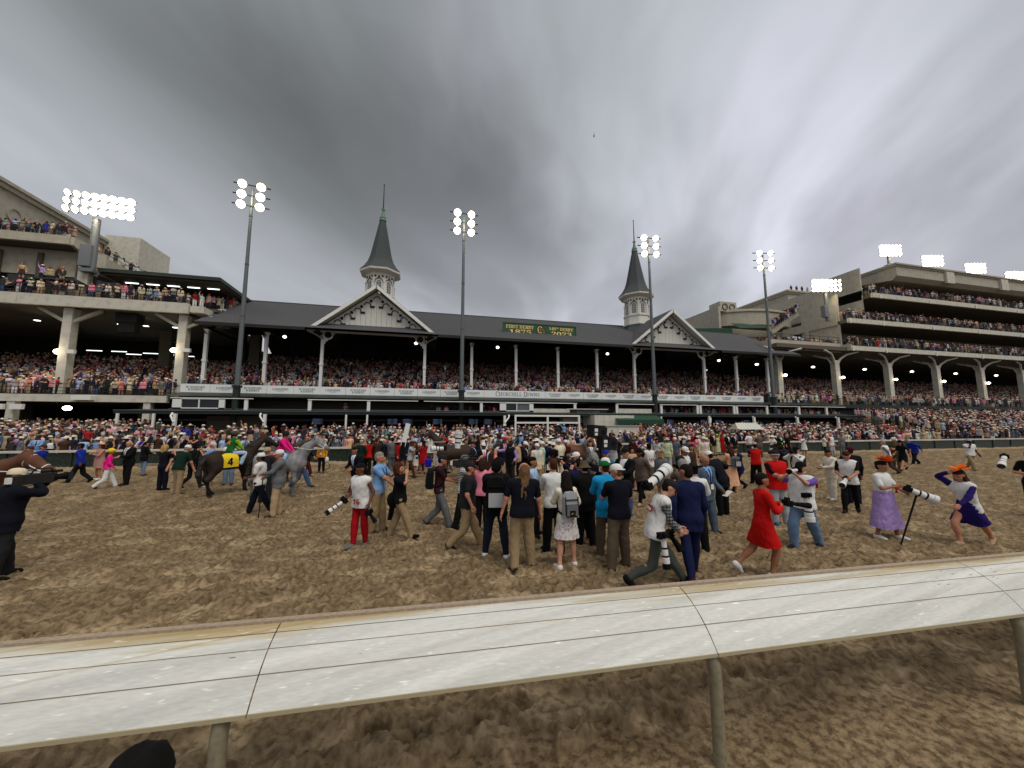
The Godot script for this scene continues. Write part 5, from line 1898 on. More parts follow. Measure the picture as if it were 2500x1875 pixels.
var POSE := {
	"stand": {},
	"ease": {"lf": V(0.13, 0.09, 0.06), "rf": V(-0.1, 0.09, -0.05), "lh": V(0.25, 0.92, 0.08), "rh": V(-0.24, 0.91, 0.02), "side": 3.0},
	"walk": {"lf": V(0.08, 0.1, 0.3), "rf": V(-0.08, 0.17, -0.34), "rfp": 32.0, "lfp": -8.0, "lh": V(0.24, 0.93, -0.12), "rh": V(-0.23, 0.97, 0.22), "lean": 6.0, "twist": -6.0},
	"walk2": {"rf": V(-0.08, 0.1, 0.26), "lf": V(0.08, 0.18, -0.3), "lfp": 35.0, "rfp": -6.0, "rh": V(-0.24, 0.93, -0.1), "lh": V(0.23, 0.97, 0.2), "lean": 5.0, "twist": 6.0},
	"stride": {"lf": V(0.08, 0.1, 0.44), "rf": V(-0.09, 0.2, -0.46), "rfp": 42.0, "lfp": -10.0, "lh": V(0.24, 0.98, -0.18), "rh": V(-0.2, 1.08, 0.3), "lean": 11.0, "twist": -8.0},
	"aim": {"lf": V(0.14, 0.09, 0.14), "rf": V(-0.14, 0.09, -0.14), "lh": V(0.03, 1.5, 0.38), "rh": V(-0.1, 1.53, 0.2), "lp": V(0.5, -0.9, 0.1), "rp": V(-0.8, -0.7, 0.0), "lean": 4.0, "head_pitch": 4.0},
	"hold": {"lf": V(0.12, 0.09, 0.08), "rf": V(-0.12, 0.09, -0.06), "lh": V(0.06, 1.14, 0.36), "rh": V(-0.11, 1.16, 0.24), "lp": V(0.7, -0.6, -0.3), "rp": V(-0.7, -0.6, -0.3), "head_pitch": 16.0},
	"phone": {"lh": V(0.04, 1.42, 0.36), "rh": V(-0.06, 1.44, 0.34), "lp": V(0.6, -0.8, 0.0), "rp": V(-0.6, -0.8, 0.0)},
	"folded": {"lh": V(-0.1, 1.18, 0.2), "rh": V(0.1, 1.15, 0.22), "lp": V(0.8, -0.5, 0.0), "rp": V(-0.8, -0.5, 0.0), "lf": V(0.13, 0.09, 0.05)},
	"hips": {"lh": V(0.2, 1.02, 0.07), "rh": V(-0.2, 1.02, 0.07), "lp": V(1.0, 0.0, -0.35), "rp": V(-1.0, 0.0, -0.35), "lf": V(0.14, 0.09, 0.04), "rf": V(-0.14, 0.09, 0.0)},
	"clap": {"lh": V(0.03, 1.24, 0.28), "rh": V(-0.03, 1.26, 0.28), "lp": V(0.8, -0.6, -0.2), "rp": V(-0.8, -0.6, -0.2)},
	"face": {"rh": V(-0.06, 1.5, 0.17), "rp": V(-0.6, -0.9, 0.3), "lh": V(0.23, 0.95, 0.15)},
	"wave": {"rh": V(-0.3, 1.86, 0.12), "rp": V(-1.0, -0.3, -0.1)},
	"lean": {"lh": V(0.2, 1.12, 0.36), "rh": V(-0.2, 1.12, 0.36), "lean": 16.0, "lp": V(0.8, -0.4, -0.3), "rp": V(-0.8, -0.4, -0.3), "rf": V(-0.12, 0.09, -0.14)},
	"both_up": {"lh": V(0.16, 1.78, 0.2), "rh": V(-0.16, 1.78, 0.2), "lp": V(1, -0.5, 0.2), "rp": V(-1, -0.5, 0.2)},
}
const COL := {
	"white": Color(0.83, 0.83, 0.82), "cream": Color(0.82, 0.77, 0.66), "ivory": Color(0.85, 0.82, 0.75), "black": Color(0.045, 0.045, 0.05), "char": Color(0.12, 0.12, 0.13), "grey": Color(0.38, 0.39, 0.4), "pale_grey": Color(0.62, 0.63, 0.64), "steel": Color(0.29, 0.35, 0.41),
	"navy": Color(0.055, 0.065, 0.16), "dark_navy": Color(0.04, 0.05, 0.095), "suit_blue": Color(0.07, 0.1, 0.24), "royal": Color(0.08, 0.17, 0.56), "sky": Color(0.45, 0.6, 0.78), "pale_blue": Color(0.62, 0.71, 0.83), "azure": Color(0.1, 0.55, 0.76), "denim": Color(0.22, 0.31, 0.45), "pale_denim": Color(0.38, 0.47, 0.58), "dark_denim": Color(0.09, 0.11, 0.17),
	"khaki": Color(0.56, 0.48, 0.36), "tan": Color(0.66, 0.56, 0.44), "olive": Color(0.3, 0.28, 0.2), "taupe": Color(0.36, 0.31, 0.25), "brown": Color(0.25, 0.17, 0.12), "tweed": Color(0.36, 0.31, 0.28), "grey_green": Color(0.25, 0.27, 0.25),
	"red": Color(0.72, 0.06, 0.05), "crimson": Color(0.6, 0.04, 0.08), "maroon": Color(0.28, 0.05, 0.08), "pink": Color(0.88, 0.52, 0.6), "pale_pink": Color(0.87, 0.7, 0.7), "hot_pink": Color(0.88, 0.1, 0.5), "salmon": Color(0.85, 0.5, 0.42), "coral": Color(0.87, 0.36, 0.3), "orange": Color(0.9, 0.4, 0.06), "peach": Color(0.86, 0.66, 0.52),
	"yellow": Color(0.88, 0.76, 0.16), "lime": Color(0.6, 0.8, 0.15), "green": Color(0.06, 0.35, 0.15), "dark_green": Color(0.04, 0.14, 0.1), "mint": Color(0.62, 0.75, 0.68), "teal": Color(0.1, 0.4, 0.42), "purple": Color(0.14, 0.08, 0.36), "lilac": Color(0.62, 0.52, 0.74), "violet": Color(0.4, 0.3, 0.62), "mustard": Color(0.76, 0.52, 0.12),
	"h_black": Color(0.04, 0.033, 0.03), "h_dark": Color(0.09, 0.06, 0.045), "h_brown": Color(0.2, 0.12, 0.075), "h_auburn": Color(0.27, 0.14, 0.08), "h_sandy": Color(0.4, 0.3, 0.19), "h_blond": Color(0.66, 0.53, 0.32), "h_grey": Color(0.5, 0.49, 0.47), "h_white": Color(0.75, 0.74, 0.72),
	"s_pale": Color(0.78, 0.58, 0.48), "s_fair": Color(0.72, 0.5, 0.4), "s_tan": Color(0.6, 0.41, 0.3), "s_brown": Color(0.4, 0.25, 0.17), "s_dark": Color(0.2, 0.12, 0.085),
}

func cloth(c: String) -> StandardMaterial3D:
	var key := "cloth_" + c
	if M.has(key):
		return M[key]
	var m := mat(key, COL.get(c, Color.WHITE), 0.9)
	m.metallic_specular = 0.3
	match c:
		"plaid", "dark_plaid", "floral", "stripe", "pink_plaid", "green_floral", "florals":
			m.albedo_texture = ImageTexture.create_from_image(pattern(c))
			m.uv1_triplanar = true
			m.uv1_scale = Vector3.ONE * (5.0 if c.ends_with("plaid") else 3.0)
	if c.begins_with("s_"):
		m.vertex_color_use_as_albedo = true
		m.roughness = 0.6
		m.subsurf_scatter_enabled = true
		m.subsurf_scatter_strength = 0.08
	return m

func pattern(c: String) -> Image:
	var im := Image.create(128, 128, false, Image.FORMAT_RGB8)
	var r := RandomNumberGenerator.new()
	r.seed = 3
	match c:
		"plaid":
			im.fill(Color(0.55, 0.57, 0.57))
			for k in 2:
				for i in 4:
					im.fill_rect(Rect2i(0, i * 32, 128, 14) if k == 0 else Rect2i(i * 32, 0, 14, 128), Color(0.3, 0.32, 0.32))
			for i in 4:
				for j in 4:
					im.fill_rect(Rect2i(i * 32, j * 32, 14, 14), Color(0.06, 0.07, 0.07))
		"dark_plaid":
			im.fill(Color(0.12, 0.06, 0.08))
			for i in 4:
				im.fill_rect(Rect2i(0, i * 32, 128, 8), Color(0.2, 0.14, 0.16))
				im.fill_rect(Rect2i(i * 32, 0, 8, 128), Color(0.3, 0.1, 0.12))
		"pink_plaid":
			im.fill(Color(0.74, 0.56, 0.53))
			for i in 8:
				im.fill_rect(Rect2i(0, i * 16, 128, 4), Color(0.42, 0.27, 0.25))
			for i in 4:
				im.fill_rect(Rect2i(i * 32, 0, 3, 128), Color(0.5, 0.35, 0.32))
		"stripe":
			im.fill(Color(0.84, 0.84, 0.82))
			for i in 8:
				im.fill_rect(Rect2i(0, i * 16, 128, 7), Color(0.12, 0.13, 0.16))
		_:
			im.fill(Color(0.82, 0.81, 0.8) if c == "floral" else Color(0.72, 0.75, 0.6))
			for i in 42:
				var x := r.randi_range(0, 118)
				var y := r.randi_range(0, 118)
				var k: Color = [Color(0.72, 0.45, 0.5), Color(0.62, 0.35, 0.42), Color(0.45, 0.52, 0.42), Color(0.5, 0.5, 0.55)][r.randi_range(0, 3)] if c == "floral" else [Color(0.3, 0.5, 0.25), Color(0.6, 0.7, 0.3), Color(0.85, 0.85, 0.75)][r.randi_range(0, 2)]
				im.fill_rect(Rect2i(x, y, r.randi_range(4, 10), r.randi_range(4, 9)), k)
				im.fill_rect(Rect2i(x + 2, y - 2 if y > 2 else y, 4, 12), k)
	return im

func wear(parent: Node, called: String, key: String, X: Transform3D, m: Material) -> MeshInstance3D:
	var o := put(called, H[key], m, parent)
	o.transform = X
	return o

const HAT_NAMES := {"cap": "cap", "fedora": "hat", "boater": "hat", "sunhat": "sun_hat", "wide": "hat", "bucket": "bucket_hat", "helmet": "helmet", "flower": "flower_headpiece", "fascinator": "fascinator"}

# spec keys: x z yaw h pose(dict or name) plus overrides, skin, top [garment, colour], front, tie, low [garment, colour], shoes, hair [style, colour], hat [style, colour, band], bib, shades
func dress(o: Node3D, s: Dictionary, lod: int) -> Array[Transform3D]:
	var pose := {}
	if s.has("pose"):
		pose = (POSE[s.pose] as Dictionary).duplicate()
	if s.has("p"):
		pose.merge(s.p, true)
	pose.fat = s.get("fat", 1.0)
	var X := bend(pose)
	var l := str(lod)
	put("body", skin(T["body" + l], X, true), cloth("s_" + s.get("skin", "fair")), o)
	var low: Array = s.get("low", ["trousers", "black"])
	put(low[0].replace("slim", "trousers").replace("long_", ""), skin(T[low[0] + l], X), cloth(low[1]), o)
	var top: Array = s.get("top", ["shirt", "white"])
	put(top[0].replace("long_shirt", "shirt").replace("sleeveless", "top"), skin(T[top[0] + l], X), cloth(top[1]), o)
	if top[0] == "jacket":
		put("shirt_front", skin(T["shirt_front" + l], X), cloth(s.get("front", top[1])), o)
		put("tie", skin(T["tie" + l], X), cloth(s.get("tie", s.get("front", top[1]))), o)
	if s.has("bib"):
		put("bib", skin(T["bib" + l], X), cloth(s.bib), o)
	if s.get("shoes", "black") != "":
		for sd in 2:
			put("shoe", skin(T["shoe_%d_%s" % [sd, l]], X), cloth(s.get("shoes", "black")), o)
	if s.has("hair"):
		wear(o, "hair", s.hair[0], X[2], cloth(s.hair[1]))
	if s.has("hat"):
		var h := wear(o, HAT_NAMES.get(s.hat[0], "hat"), s.hat[0], X[2], cloth(s.hat[1]))
		if s.hat[0] in ["cap"]:
			var b := wear(h, "brim", "cap_brim", Transform3D(Basis(Vector3.UP, PI if s.get("cap_back", false) else 0.0), V(0, 0, -0.02 if s.get("cap_back", false) else 0.0)), cloth(s.hat[2] if s.hat.size() > 2 else s.hat[1]))
		elif s.hat.size() > 2:
			wear(h, "hat_band" if s.hat[0] != "helmet" else "goggles", "band" if s.hat[0] != "helmet" else "goggles", Transform3D.IDENTITY, cloth(s.hat[2]))
	if s.has("shades"):
		wear(o, "sunglasses", "shades", X[2], cloth("black"))
	return X

func person(s: Dictionary, label: String, lod: int, group := "people on the racetrack") -> Dictionary:
	var o := thing("person", label, "person", V(s.x, s.get("y", 0.0), s.z), deg_to_rad(s.yaw), group)
	var k: float = s.get("h", 1.75) / 1.75
	o.scale = Vector3.ONE * k
	var X := dress(o, s, lod)
	var w := Transform3D(Basis(Vector3.UP, o.rotation.y) * k, o.position)
	return {"node": o, "X": X, "w": w, "lh": w * (X[5] * (WR + (WR - EL).normalized() * 0.08)), "rh": w * (X[8] * mir(WR + (WR - EL).normalized() * 0.08)), "chest": w * X[1], "head": w * X[2]}

# ---------------------------------------------------------------- the people on the track
func cast() -> Array:
	return [
		[0, {"x": 1.78, "z": -6.58, "yaw": 176, "h": 1.83, "pose": "ease", "fat": 1.2, "top": ["shirt", "dark_navy"], "low": ["trousers", "khaki"], "shoes": "brown", "hair": ["stringy", "h_sandy"], "skin": "fair", "p": {"lh": V(0.29, 0.9, 0.05), "rh": V(-0.29, 0.9, 0.05), "lf": V(0.15, 0.12, -0.1), "rf": V(-0.16, 0.09, 0.06), "lfp": 14.0}}, "heavy man from behind with long stringy hair, bald crown, navy polo and khaki trousers"],
		[0, {"x": 2.55, "z": -6.43, "yaw": 182, "h": 1.66, "pose": "hold", "fat": 0.9, "top": ["long_shirt", "ivory"], "low": ["skirt", "floral"], "shoes": "white", "hair": ["long", "h_dark"], "skin": "pale", "p": {"lf": V(0.17, 0.09, -0.05), "rf": V(-0.17, 0.09, 0.05), "head_pitch": 6.0}}, "woman from behind in white jacket and floral skirt wearing a clear backpack"],
		[0, {"x": 3.43, "z": -6.16, "yaw": 188, "h": 1.8, "pose": "hold", "fat": 1.15, "top": ["shirt", "dark_navy"], "low": ["trousers", "taupe"], "shoes": "brown", "hair": ["crop", "h_sandy"], "hat": ["cap", "white"], "cap_back": true, "p": {"lf": V(0.2, 0.09, -0.04), "rf": V(-0.17, 0.09, 0.06), "head_yaw": 35.0, "head_pitch": 8.0}}, "man from behind in navy polo, brown trousers and backward white mesh cap"],
		[0, {"x": 1.43, "z": -7.19, "yaw": 168, "h": 1.85, "pose": "hold", "top": ["jacket", "black"], "low": ["slim", "dark_denim"], "shoes": "white", "hair": ["curly", "h_black"], "skin": "pale", "p": {"lf": V(0.2, 0.09, 0.06), "rf": V(-0.18, 0.09, -0.06), "head_yaw": -40.0}}, "man from behind in black with dark curly hair and a black and white backpack"],
		[0, {"x": 0.95, "z": -7.86, "yaw": 92, "h": 1.78, "pose": "walk", "fat": 1.22, "top": ["shirt", "char"], "low": ["trousers", "khaki"], "shoes": "black", "hair": ["crop", "h_brown"], "hat": ["cap", "char"], "skin": "fair", "p": {"lh": V(0.25, 0.92, 0.02), "rh": V(-0.25, 0.93, 0.1)}}, "stout man in dark grey polo and cap walking right in khaki trousers"],
		[0, {"x": 2.59, "z": -7.21, "yaw": 178, "h": 1.83, "pose": "hold", "top": ["long_shirt", "white"], "low": ["trousers", "black"], "shoes": "black", "hair": ["crop", "h_auburn"], "skin": "fair", "p": {"head_pitch": 0.0}}, "man from behind with cropped reddish hair and white dress shirt, black trousers"],
		[0, {"x": 3.38, "z": -7.42, "yaw": 182, "h": 1.72, "pose": "hold", "fat": 1.15, "top": ["jacket", "black"], "low": ["trousers", "black"], "shoes": "brown", "hair": ["short", "h_dark"], "hat": ["bucket", "olive", "taupe"]}, "person from behind in long black coat and olive bucket hat"],
		[0, {"x": 3.48, "z": -6.70, "yaw": 172, "h": 1.8, "pose": "hold", "top": ["jacket", "azure"], "low": ["trousers", "taupe"], "shoes": "grey", "hair": ["crop", "h_brown"], "hat": ["cap", "green"], "cap_back": true, "p": {"head_yaw": 10.0}}, "man from behind in bright blue jacket and green cap"],
		[0, {"x": 3.61, "z": -5.36, "yaw": 78, "h": 1.8, "pose": "stride", "top": ["long_shirt", "plaid"], "bib": "white", "low": ["slim", "grey_green"], "shoes": "black", "hair": ["short", "h_dark"], "hat": ["cap", "char"], "skin": "pale", "p": {"lean": 20.0, "lh": V(0.08, 1.12, 0.36), "rh": V(-0.02, 1.08, 0.34), "head_pitch": 14.0}}, "photographer in black and white checked shirt and white bib striding right, big lens on shoulder"],
		[0, {"x": 4.35, "z": -5.51, "yaw": 158, "h": 1.86, "pose": "walk", "top": ["jacket", "suit_blue"], "front": "white", "tie": "white", "low": ["slim", "suit_blue"], "shoes": "maroon", "hair": ["short", "h_dark"], "skin": "tan", "p": {"head_yaw": 40.0, "lf": V(0.1, 0.13, -0.34), "rf": V(-0.1, 0.09, 0.2), "lfp": 25.0, "rfp": 0.0}}, "tall man in bright navy suit and burgundy shoes walking away beside the checked photographer"],
		[0, {"x": 5.40, "z": -6.61, "yaw": 165, "h": 1.7, "pose": "hold", "fat": 1.05, "top": ["long_shirt", "white"], "low": ["trousers", "black"], "shoes": "black", "hair": ["short", "h_dark"], "hat": ["wide", "char"], "skin": "fair"}, "person in white shirt and wide dark hat standing behind the navy suit"],
		[0, {"x": 6.49, "z": -7.62, "yaw": 8, "h": 1.8, "pose": "stand", "fat": 1.12, "top": ["jacket", "steel"], "front": "sky", "tie": "suit_blue", "low": ["trousers", "steel"], "shoes": "black", "hair": ["bald", "h_dark"], "skin": "tan", "p": {"head_pitch": 12.0, "lh": V(0.24, 1.0, 0.2), "lf": V(0.12, 0.09, 0.1)}}, "bald man in grey blue suit facing the camera with lanyard and white card"],
		[0, {"x": 8.16, "z": -8.92, "yaw": 192, "h": 1.82, "pose": "stand", "top": ["jacket", "dark_navy"], "low": ["trousers", "black"], "shoes": "black", "hair": ["crop", "h_dark"], "hat": ["cap", "white"], "cap_back": true, "p": {"lean": 26.0, "side": -12.0, "lh": V(0.2, 1.1, 0.3), "rh": V(-0.45, 1.2, 0.2)}}, "man bending forward in navy suit jacket and backward white cap, red collar"],
		[0, {"x": 5.62, "z": -5.31, "yaw": 72, "h": 1.72, "pose": "hold", "fat": 0.92, "top": ["long_shirt", "red"], "low": ["skirt", "red"], "shoes": "white", "hair": ["bun", "h_dark"], "skin": "tan", "p": {"lf": V(0.07, 0.2, -0.42), "lfp": 48.0, "rf": V(-0.07, 0.09, 0.06), "lean": 4.0, "crouch": 0.04, "head_pitch": 0.0, "lh": V(0.1, 1.26, 0.38), "rh": V(-0.08, 1.22, 0.26)}}, "woman photographer in red dress, red hat and white trainers lunging right by the rail"],
		[0, {"x": 7.70, "z": -6.30, "yaw": -70, "h": 1.78, "pose": "aim", "fat": 1.18, "top": ["shirt", "violet"], "bib": "white", "low": ["trousers", "pale_denim"], "shoes": "char", "hair": ["crop", "h_dark"], "hat": ["cap", "black"], "skin": "fair", "p": {"lf": V(0.14, 0.09, -0.3), "rf": V(-0.12, 0.09, 0.2), "lean": -8.0}}, "photographer in purple polo, white bib and jeans leaning back aiming a white lens left"],
		[0, {"x": 8.81, "z": -7.82, "yaw": -12, "h": 1.85, "pose": "folded", "fat": 1.15, "top": ["shirt", "dark_navy"], "bib": "red", "low": ["trousers", "pale_grey"], "shoes": "denim", "hair": ["crop", "h_brown"], "hat": ["cap", "char", "pale_grey"], "skin": "fair", "p": {"head_yaw": -22.0}}, "photographer in red bib with folded arms and grey cap behind the red dress"],
		[1, {"x": 11.28, "z": -11.85, "yaw": 184, "h": 1.7, "pose": "hold", "top": ["shirt", "peach"], "low": ["long_skirt", "peach"], "shoes": "tan", "hair": ["long", "h_brown"], "skin": "fair"}, "woman from behind in beige jumpsuit with a grey backpack"],
		[1, {"x": 11.82, "z": -12.07, "yaw": -80, "h": 1.8, "pose": "stride", "top": ["jacket", "suit_blue"], "front": "white", "tie": "white", "low": ["slim", "dark_navy"], "shoes": "black", "hair": ["short", "h_dark"], "skin": "tan", "p": {"lh": V(0.06, 1.1, 0.35)}}, "man in navy suit striding left holding a folded paper behind the bald man"],
		[0, {"x": 12.78, "z": -10.50, "yaw": -68, "h": 1.75, "pose": "aim", "top": ["long_shirt", "white"], "low": ["trousers", "black"], "hair": ["crop", "h_dark"], "hat": ["cap", "black"], "skin": "fair"}, "man in white shirt with headphones and a black backpack facing left"],
		[1, {"x": 13.94, "z": -12.13, "yaw": -62, "h": 1.82, "pose": "aim", "fat": 1.1, "top": ["jacket", "char"], "low": ["trousers", "black"], "hair": ["long", "h_black"], "skin": "dark"}, "camera operator in dark jacket with dreadlocks behind the red bib photographer"],
		[0, {"x": 12.00, "z": -8.38, "yaw": -58, "h": 1.8, "pose": "hold", "fat": 1.05, "top": ["shirt", "black"], "bib": "white", "low": ["slim", "black"], "shoes": "black", "hair": ["short", "h_brown"], "skin": "fair", "p": {"lf": V(0.12, 0.12, -0.34), "rf": V(-0.12, 0.09, 0.2), "lfp": 20.0, "lh": V(0.08, 1.1, 0.36), "rh": V(-0.1, 1.06, 0.26), "lean": 6.0, "head_pitch": 22.0}}, "photographer in black with white bib looking down at a large white lens"],
		[1, {"x": 13.30, "z": -9.18, "yaw": 150, "h": 1.8, "pose": "stand", "fat": 1.08, "top": ["jacket", "dark_navy"], "low": ["trousers", "dark_navy"], "shoes": "black", "hair": ["crop", "h_brown"], "hat": ["cap", "maroon"]}, "man in dark suit and brown cap with his back turned behind the black photographer"],
		[1, {"x": 13.47, "z": -9.93, "yaw": -100, "h": 1.66, "pose": "hold", "top": ["jacket", "ivory"], "front": "ivory", "tie": "ivory", "low": ["trousers", "ivory"], "shoes": "white", "hair": ["short", "h_dark"], "skin": "tan"}, "person in cream white suit half hidden behind the photographer in black"],
		[0, {"x": 10.06, "z": -6.35, "yaw": 10, "h": 1.7, "pose": "hold", "fat": 1.12, "top": ["shirt", "white"], "low": ["long_skirt", "lilac"], "shoes": "white", "hair": ["bun", "h_dark"], "hat": ["flower", "orange"], "skin": "tan", "p": {"lf": V(0.2, 0.09, 0.1), "rf": V(-0.2, 0.09, -0.1), "lh": V(0.1, 1.1, 0.34), "rh": V(-0.08, 1.22, 0.26), "head_pitch": 8.0}}, "woman photographer with big orange flower headpiece, white top and lilac skirt"],
		[0, {"x": 11.24, "z": -5.60, "yaw": -88, "h": 1.7, "pose": "stride", "fat": 0.95, "top": ["long_shirt", "purple"], "bib": "white", "low": ["skirt", "purple"], "shoes": "tan", "hair": ["long", "h_brown"], "hat": ["fascinator", "orange"], "skin": "fair", "p": {"lean": 16.0, "lf": V(0.07, 0.14, -0.52), "rf": V(-0.08, 0.09, 0.24), "lfp": 28.0, "rfp": 0.0, "rh": V(-0.1, 1.72, 0.1), "rp": V(-1.0, 0.2, 0.2), "lh": V(0.16, 1.15, 0.44)}}, "woman in purple dress and white bib running left, hand on orange headpiece"],
		[1, {"x": 29.40, "z": -14.30, "yaw": -25, "h": 1.8, "pose": "face", "fat": 1.15, "top": ["shirt", "white"], "low": ["trousers", "khaki"], "shoes": "brown", "hair": ["crop", "h_black"], "hat": ["cap", "pale_grey"], "skin": "dark", "p": {"lf": V(0.12, 0.13, -0.42), "rf": V(-0.12, 0.09, 0.26), "lfp": 20.0}}, "man in white polo shirt and khaki trousers walking alone near the right edge"],
		[1, {"x": 30.12, "z": -17.11, "yaw": -98, "h": 1.78, "pose": "walk", "top": ["jacket", "royal"], "low": ["trousers", "black"], "hair": ["crop", "h_black"], "hat": ["cap", "grey"], "skin": "tan", "p": {"lean": 38.0, "head_pitch": 20.0}}, "person in bright blue blazer stooping forward near the far fence"],
		[1, {"x": 25.78, "z": -15.17, "yaw": -85, "h": 1.75, "pose": "stride", "fat": 0.92, "top": ["shirt", "black"], "low": ["skirt", "black"], "shoes": "black", "hair": ["long", "h_black"], "hat": ["wide", "black"], "skin": "fair", "p": {"lean": 12.0}}, "woman in short black dress running left near the far fence"],
		[1, {"x": 23.35, "z": -14.37, "yaw": 200, "h": 1.75, "pose": "walk", "top": ["long_shirt", "grey"], "bib": "white", "low": ["trousers", "brown"], "shoes": "brown", "hair": ["short", "h_grey"], "skin": "fair", "p": {"lean": 14.0}}, "photographer in white bib with grey sleeves walking away near the far fence"],
		[1, {"x": 26.56, "z": -15.96, "yaw": -70, "h": 1.75, "pose": "hold", "top": ["jacket", "olive"], "low": ["trousers", "olive"], "hair": ["short", "h_brown"], "hat": ["boater", "ivory", "black"]}, "man in olive jacket and straw hat just left of the woman in black"],
		[1, {"x": 31.79, "z": -23.20, "yaw": 4, "h": 1.8, "pose": "ease", "top": ["shirt", "crimson"], "bib": "white", "low": ["trousers", "pale_grey"], "shoes": "grey", "hair": ["crop", "h_white"], "hat": ["cap", "salmon"], "skin": "fair"}, "man in white bib with red sleeves standing at the far fence"],
		[1, {"x": 32.47, "z": -24.26, "yaw": 40, "h": 1.68, "pose": "folded", "top": ["jacket", "ivory"], "front": "ivory", "tie": "ivory", "low": ["slim", "black"], "hair": ["long", "h_dark"]}, "woman in long white coat left of the red sleeved man at the fence"],
		[2, {"x": 33.01, "z": -23.31, "yaw": 170, "h": 1.75, "pose": "stand", "top": ["jacket", "grey"], "low": ["trousers", "grey"], "hair": ["crop", "h_grey"], "hat": ["fedora", "grey"]}, "person in grey suit right of the red sleeved man at the fence"],
		[1, {"x": 29.27, "z": -23.42, "yaw": -20, "h": 1.66, "pose": "phone", "fat": 0.92, "top": ["shirt", "white"], "low": ["skirt", "white"], "shoes": "tan", "hair": ["long", "h_dark"], "skin": "tan"}, "woman in flared white dress taking a picture by the far fence"],
		[1, {"x": 5.74, "z": -15.23, "yaw": 2, "h": 1.9, "pose": "stand", "fat": 1.1, "top": ["jacket", "cream"], "front": "ivory", "tie": "ivory", "low": ["trousers", "cream"], "hair": ["crop", "h_grey"], "hat": ["cap", "white"], "skin": "fair"}, "tall smiling man in cream jacket and white cap facing the camera in the huddle"],
		[1, {"x": 4.49, "z": -14.32, "yaw": 12, "h": 1.76, "pose": "stand", "top": ["jacket", "cream"], "front": "pale_blue", "tie": "pale_blue", "low": ["trousers", "khaki"], "hair": ["crop", "h_brown"], "hat": ["cap", "white"], "skin": "fair"}, "shorter man in cream jacket and white cap left of the tall cream jacket"],
		[1, {"x": 5.09, "z": -15.54, "yaw": 60, "h": 1.78, "pose": "stand", "top": ["jacket", "mint"], "front": "white", "tie": "white", "low": ["trousers", "khaki"], "hair": ["crop", "h_brown"], "hat": ["cap", "white"], "skin": "fair"}, "man in mint green jacket and white cap turned right in the huddle"],
		[2, {"x": 5.50, "z": -15.70, "yaw": 150, "h": 1.76, "pose": "stand", "top": ["jacket", "suit_blue"], "low": ["trousers", "navy"], "hair": ["crop", "h_dark"], "hat": ["cap", "white"]}, "man in blue suit and white cap left of the tall cream jacket"],
		[2, {"x": 5.49, "z": -15.18, "yaw": 120, "h": 1.74, "pose": "stand", "top": ["shirt", "black"], "low": ["trousers", "black"], "hair": ["crop", "h_dark"], "hat": ["cap", "white"]}, "man in black shirt and white cap just left of the tall cream jacket"],
		[2, {"x": 6.64, "z": -16.69, "yaw": -5, "h": 1.78, "pose": "stand", "top": ["shirt", "maroon"], "low": ["trousers", "khaki"], "hair": ["crop", "h_brown"], "hat": ["cap", "white"], "skin": "tan"}, "man in maroon shirt and white cap right of the tall cream jacket"],
		[1, {"x": 4.19, "z": -10.32, "yaw": 55, "h": 1.76, "pose": "stand", "top": ["jacket", "tan"], "front": "crimson", "tie": "crimson", "low": ["trousers", "khaki"], "hair": ["short", "h_black"], "skin": "fair"}, "dark haired man in tan jacket glancing right in the middle of the huddle"],
		[1, {"x": 7.17, "z": -15.19, "yaw": 14, "h": 1.8, "pose": "wave", "top": ["jacket", "grey"], "front": "white", "tie": "black", "low": ["trousers", "grey"], "hair": ["short", "h_dark"], "skin": "fair", "p": {"rh": V(-0.17, 1.8, 0.1)}}, "man in grey suit and bow tie lifting a blue cap above his head"],
		[1, {"x": 8.80, "z": -18.05, "yaw": 8, "h": 1.82, "pose": "stand", "top": ["jacket", "dark_navy"], "front": "white", "tie": "black", "low": ["trousers", "dark_navy"], "hair": ["short", "h_dark"], "skin": "tan"}, "man in black suit and dark tie right of the grey suit with bow tie"],
		[1, {"x": 4.54, "z": -9.38, "yaw": 185, "h": 1.72, "pose": "hold", "top": ["jacket", "grey"], "low": ["trousers", "black"], "hair": ["wispy", "h_grey"]}, "person from behind with a cloud of wispy grey hair"],
		[0, {"x": 5.53, "z": -9.48, "yaw": -62, "h": 1.84, "pose": "hold", "fat": 1.12, "top": ["jacket", "black"], "front": "white", "tie": "white", "low": ["trousers", "denim"], "shoes": "white", "hair": ["crop", "h_grey"], "hat": ["cap", "black"], "skin": "fair", "p": {"head_pitch": 0.0}}, "smiling man in black blazer and black cap facing left with lanyards"],
		[1, {"x": 5.39, "z": -10.33, "yaw": -50, "h": 1.74, "pose": "stand", "top": ["shirt", "teal"], "low": ["trousers", "black"], "hair": ["crop", "h_brown"], "hat": ["cap", "royal"]}, "man in blue cap left of the black blazer, under the loudspeakers"],
		[1, {"x": 3.87, "z": -7.41, "yaw": 178, "h": 1.8, "pose": "aim", "top": ["shirt", "black"], "low": ["trousers", "black"], "hair": ["crop", "h_dark"], "hat": ["cap", "white"], "cap_back": true}, "man with backward white baseball cap in front of the bright blue jacket"],
		[1, {"x": 4.08, "z": -9.41, "yaw": -85, "h": 1.78, "pose": "aim", "top": ["jacket", "navy"], "low": ["trousers", "black"], "hair": ["crop", "h_dark"], "hat": ["cap", "white"]}, "cameraman in navy jacket and white cap turned left in the huddle"],
		[1, {"x": 3.49, "z": -7.94, "yaw": 182, "h": 1.74, "pose": "aim", "top": ["jacket", "suit_blue"], "low": ["trousers", "black"], "hair": ["short", "h_black"]}, "person in navy anorak from behind left of the olive bucket hat"],
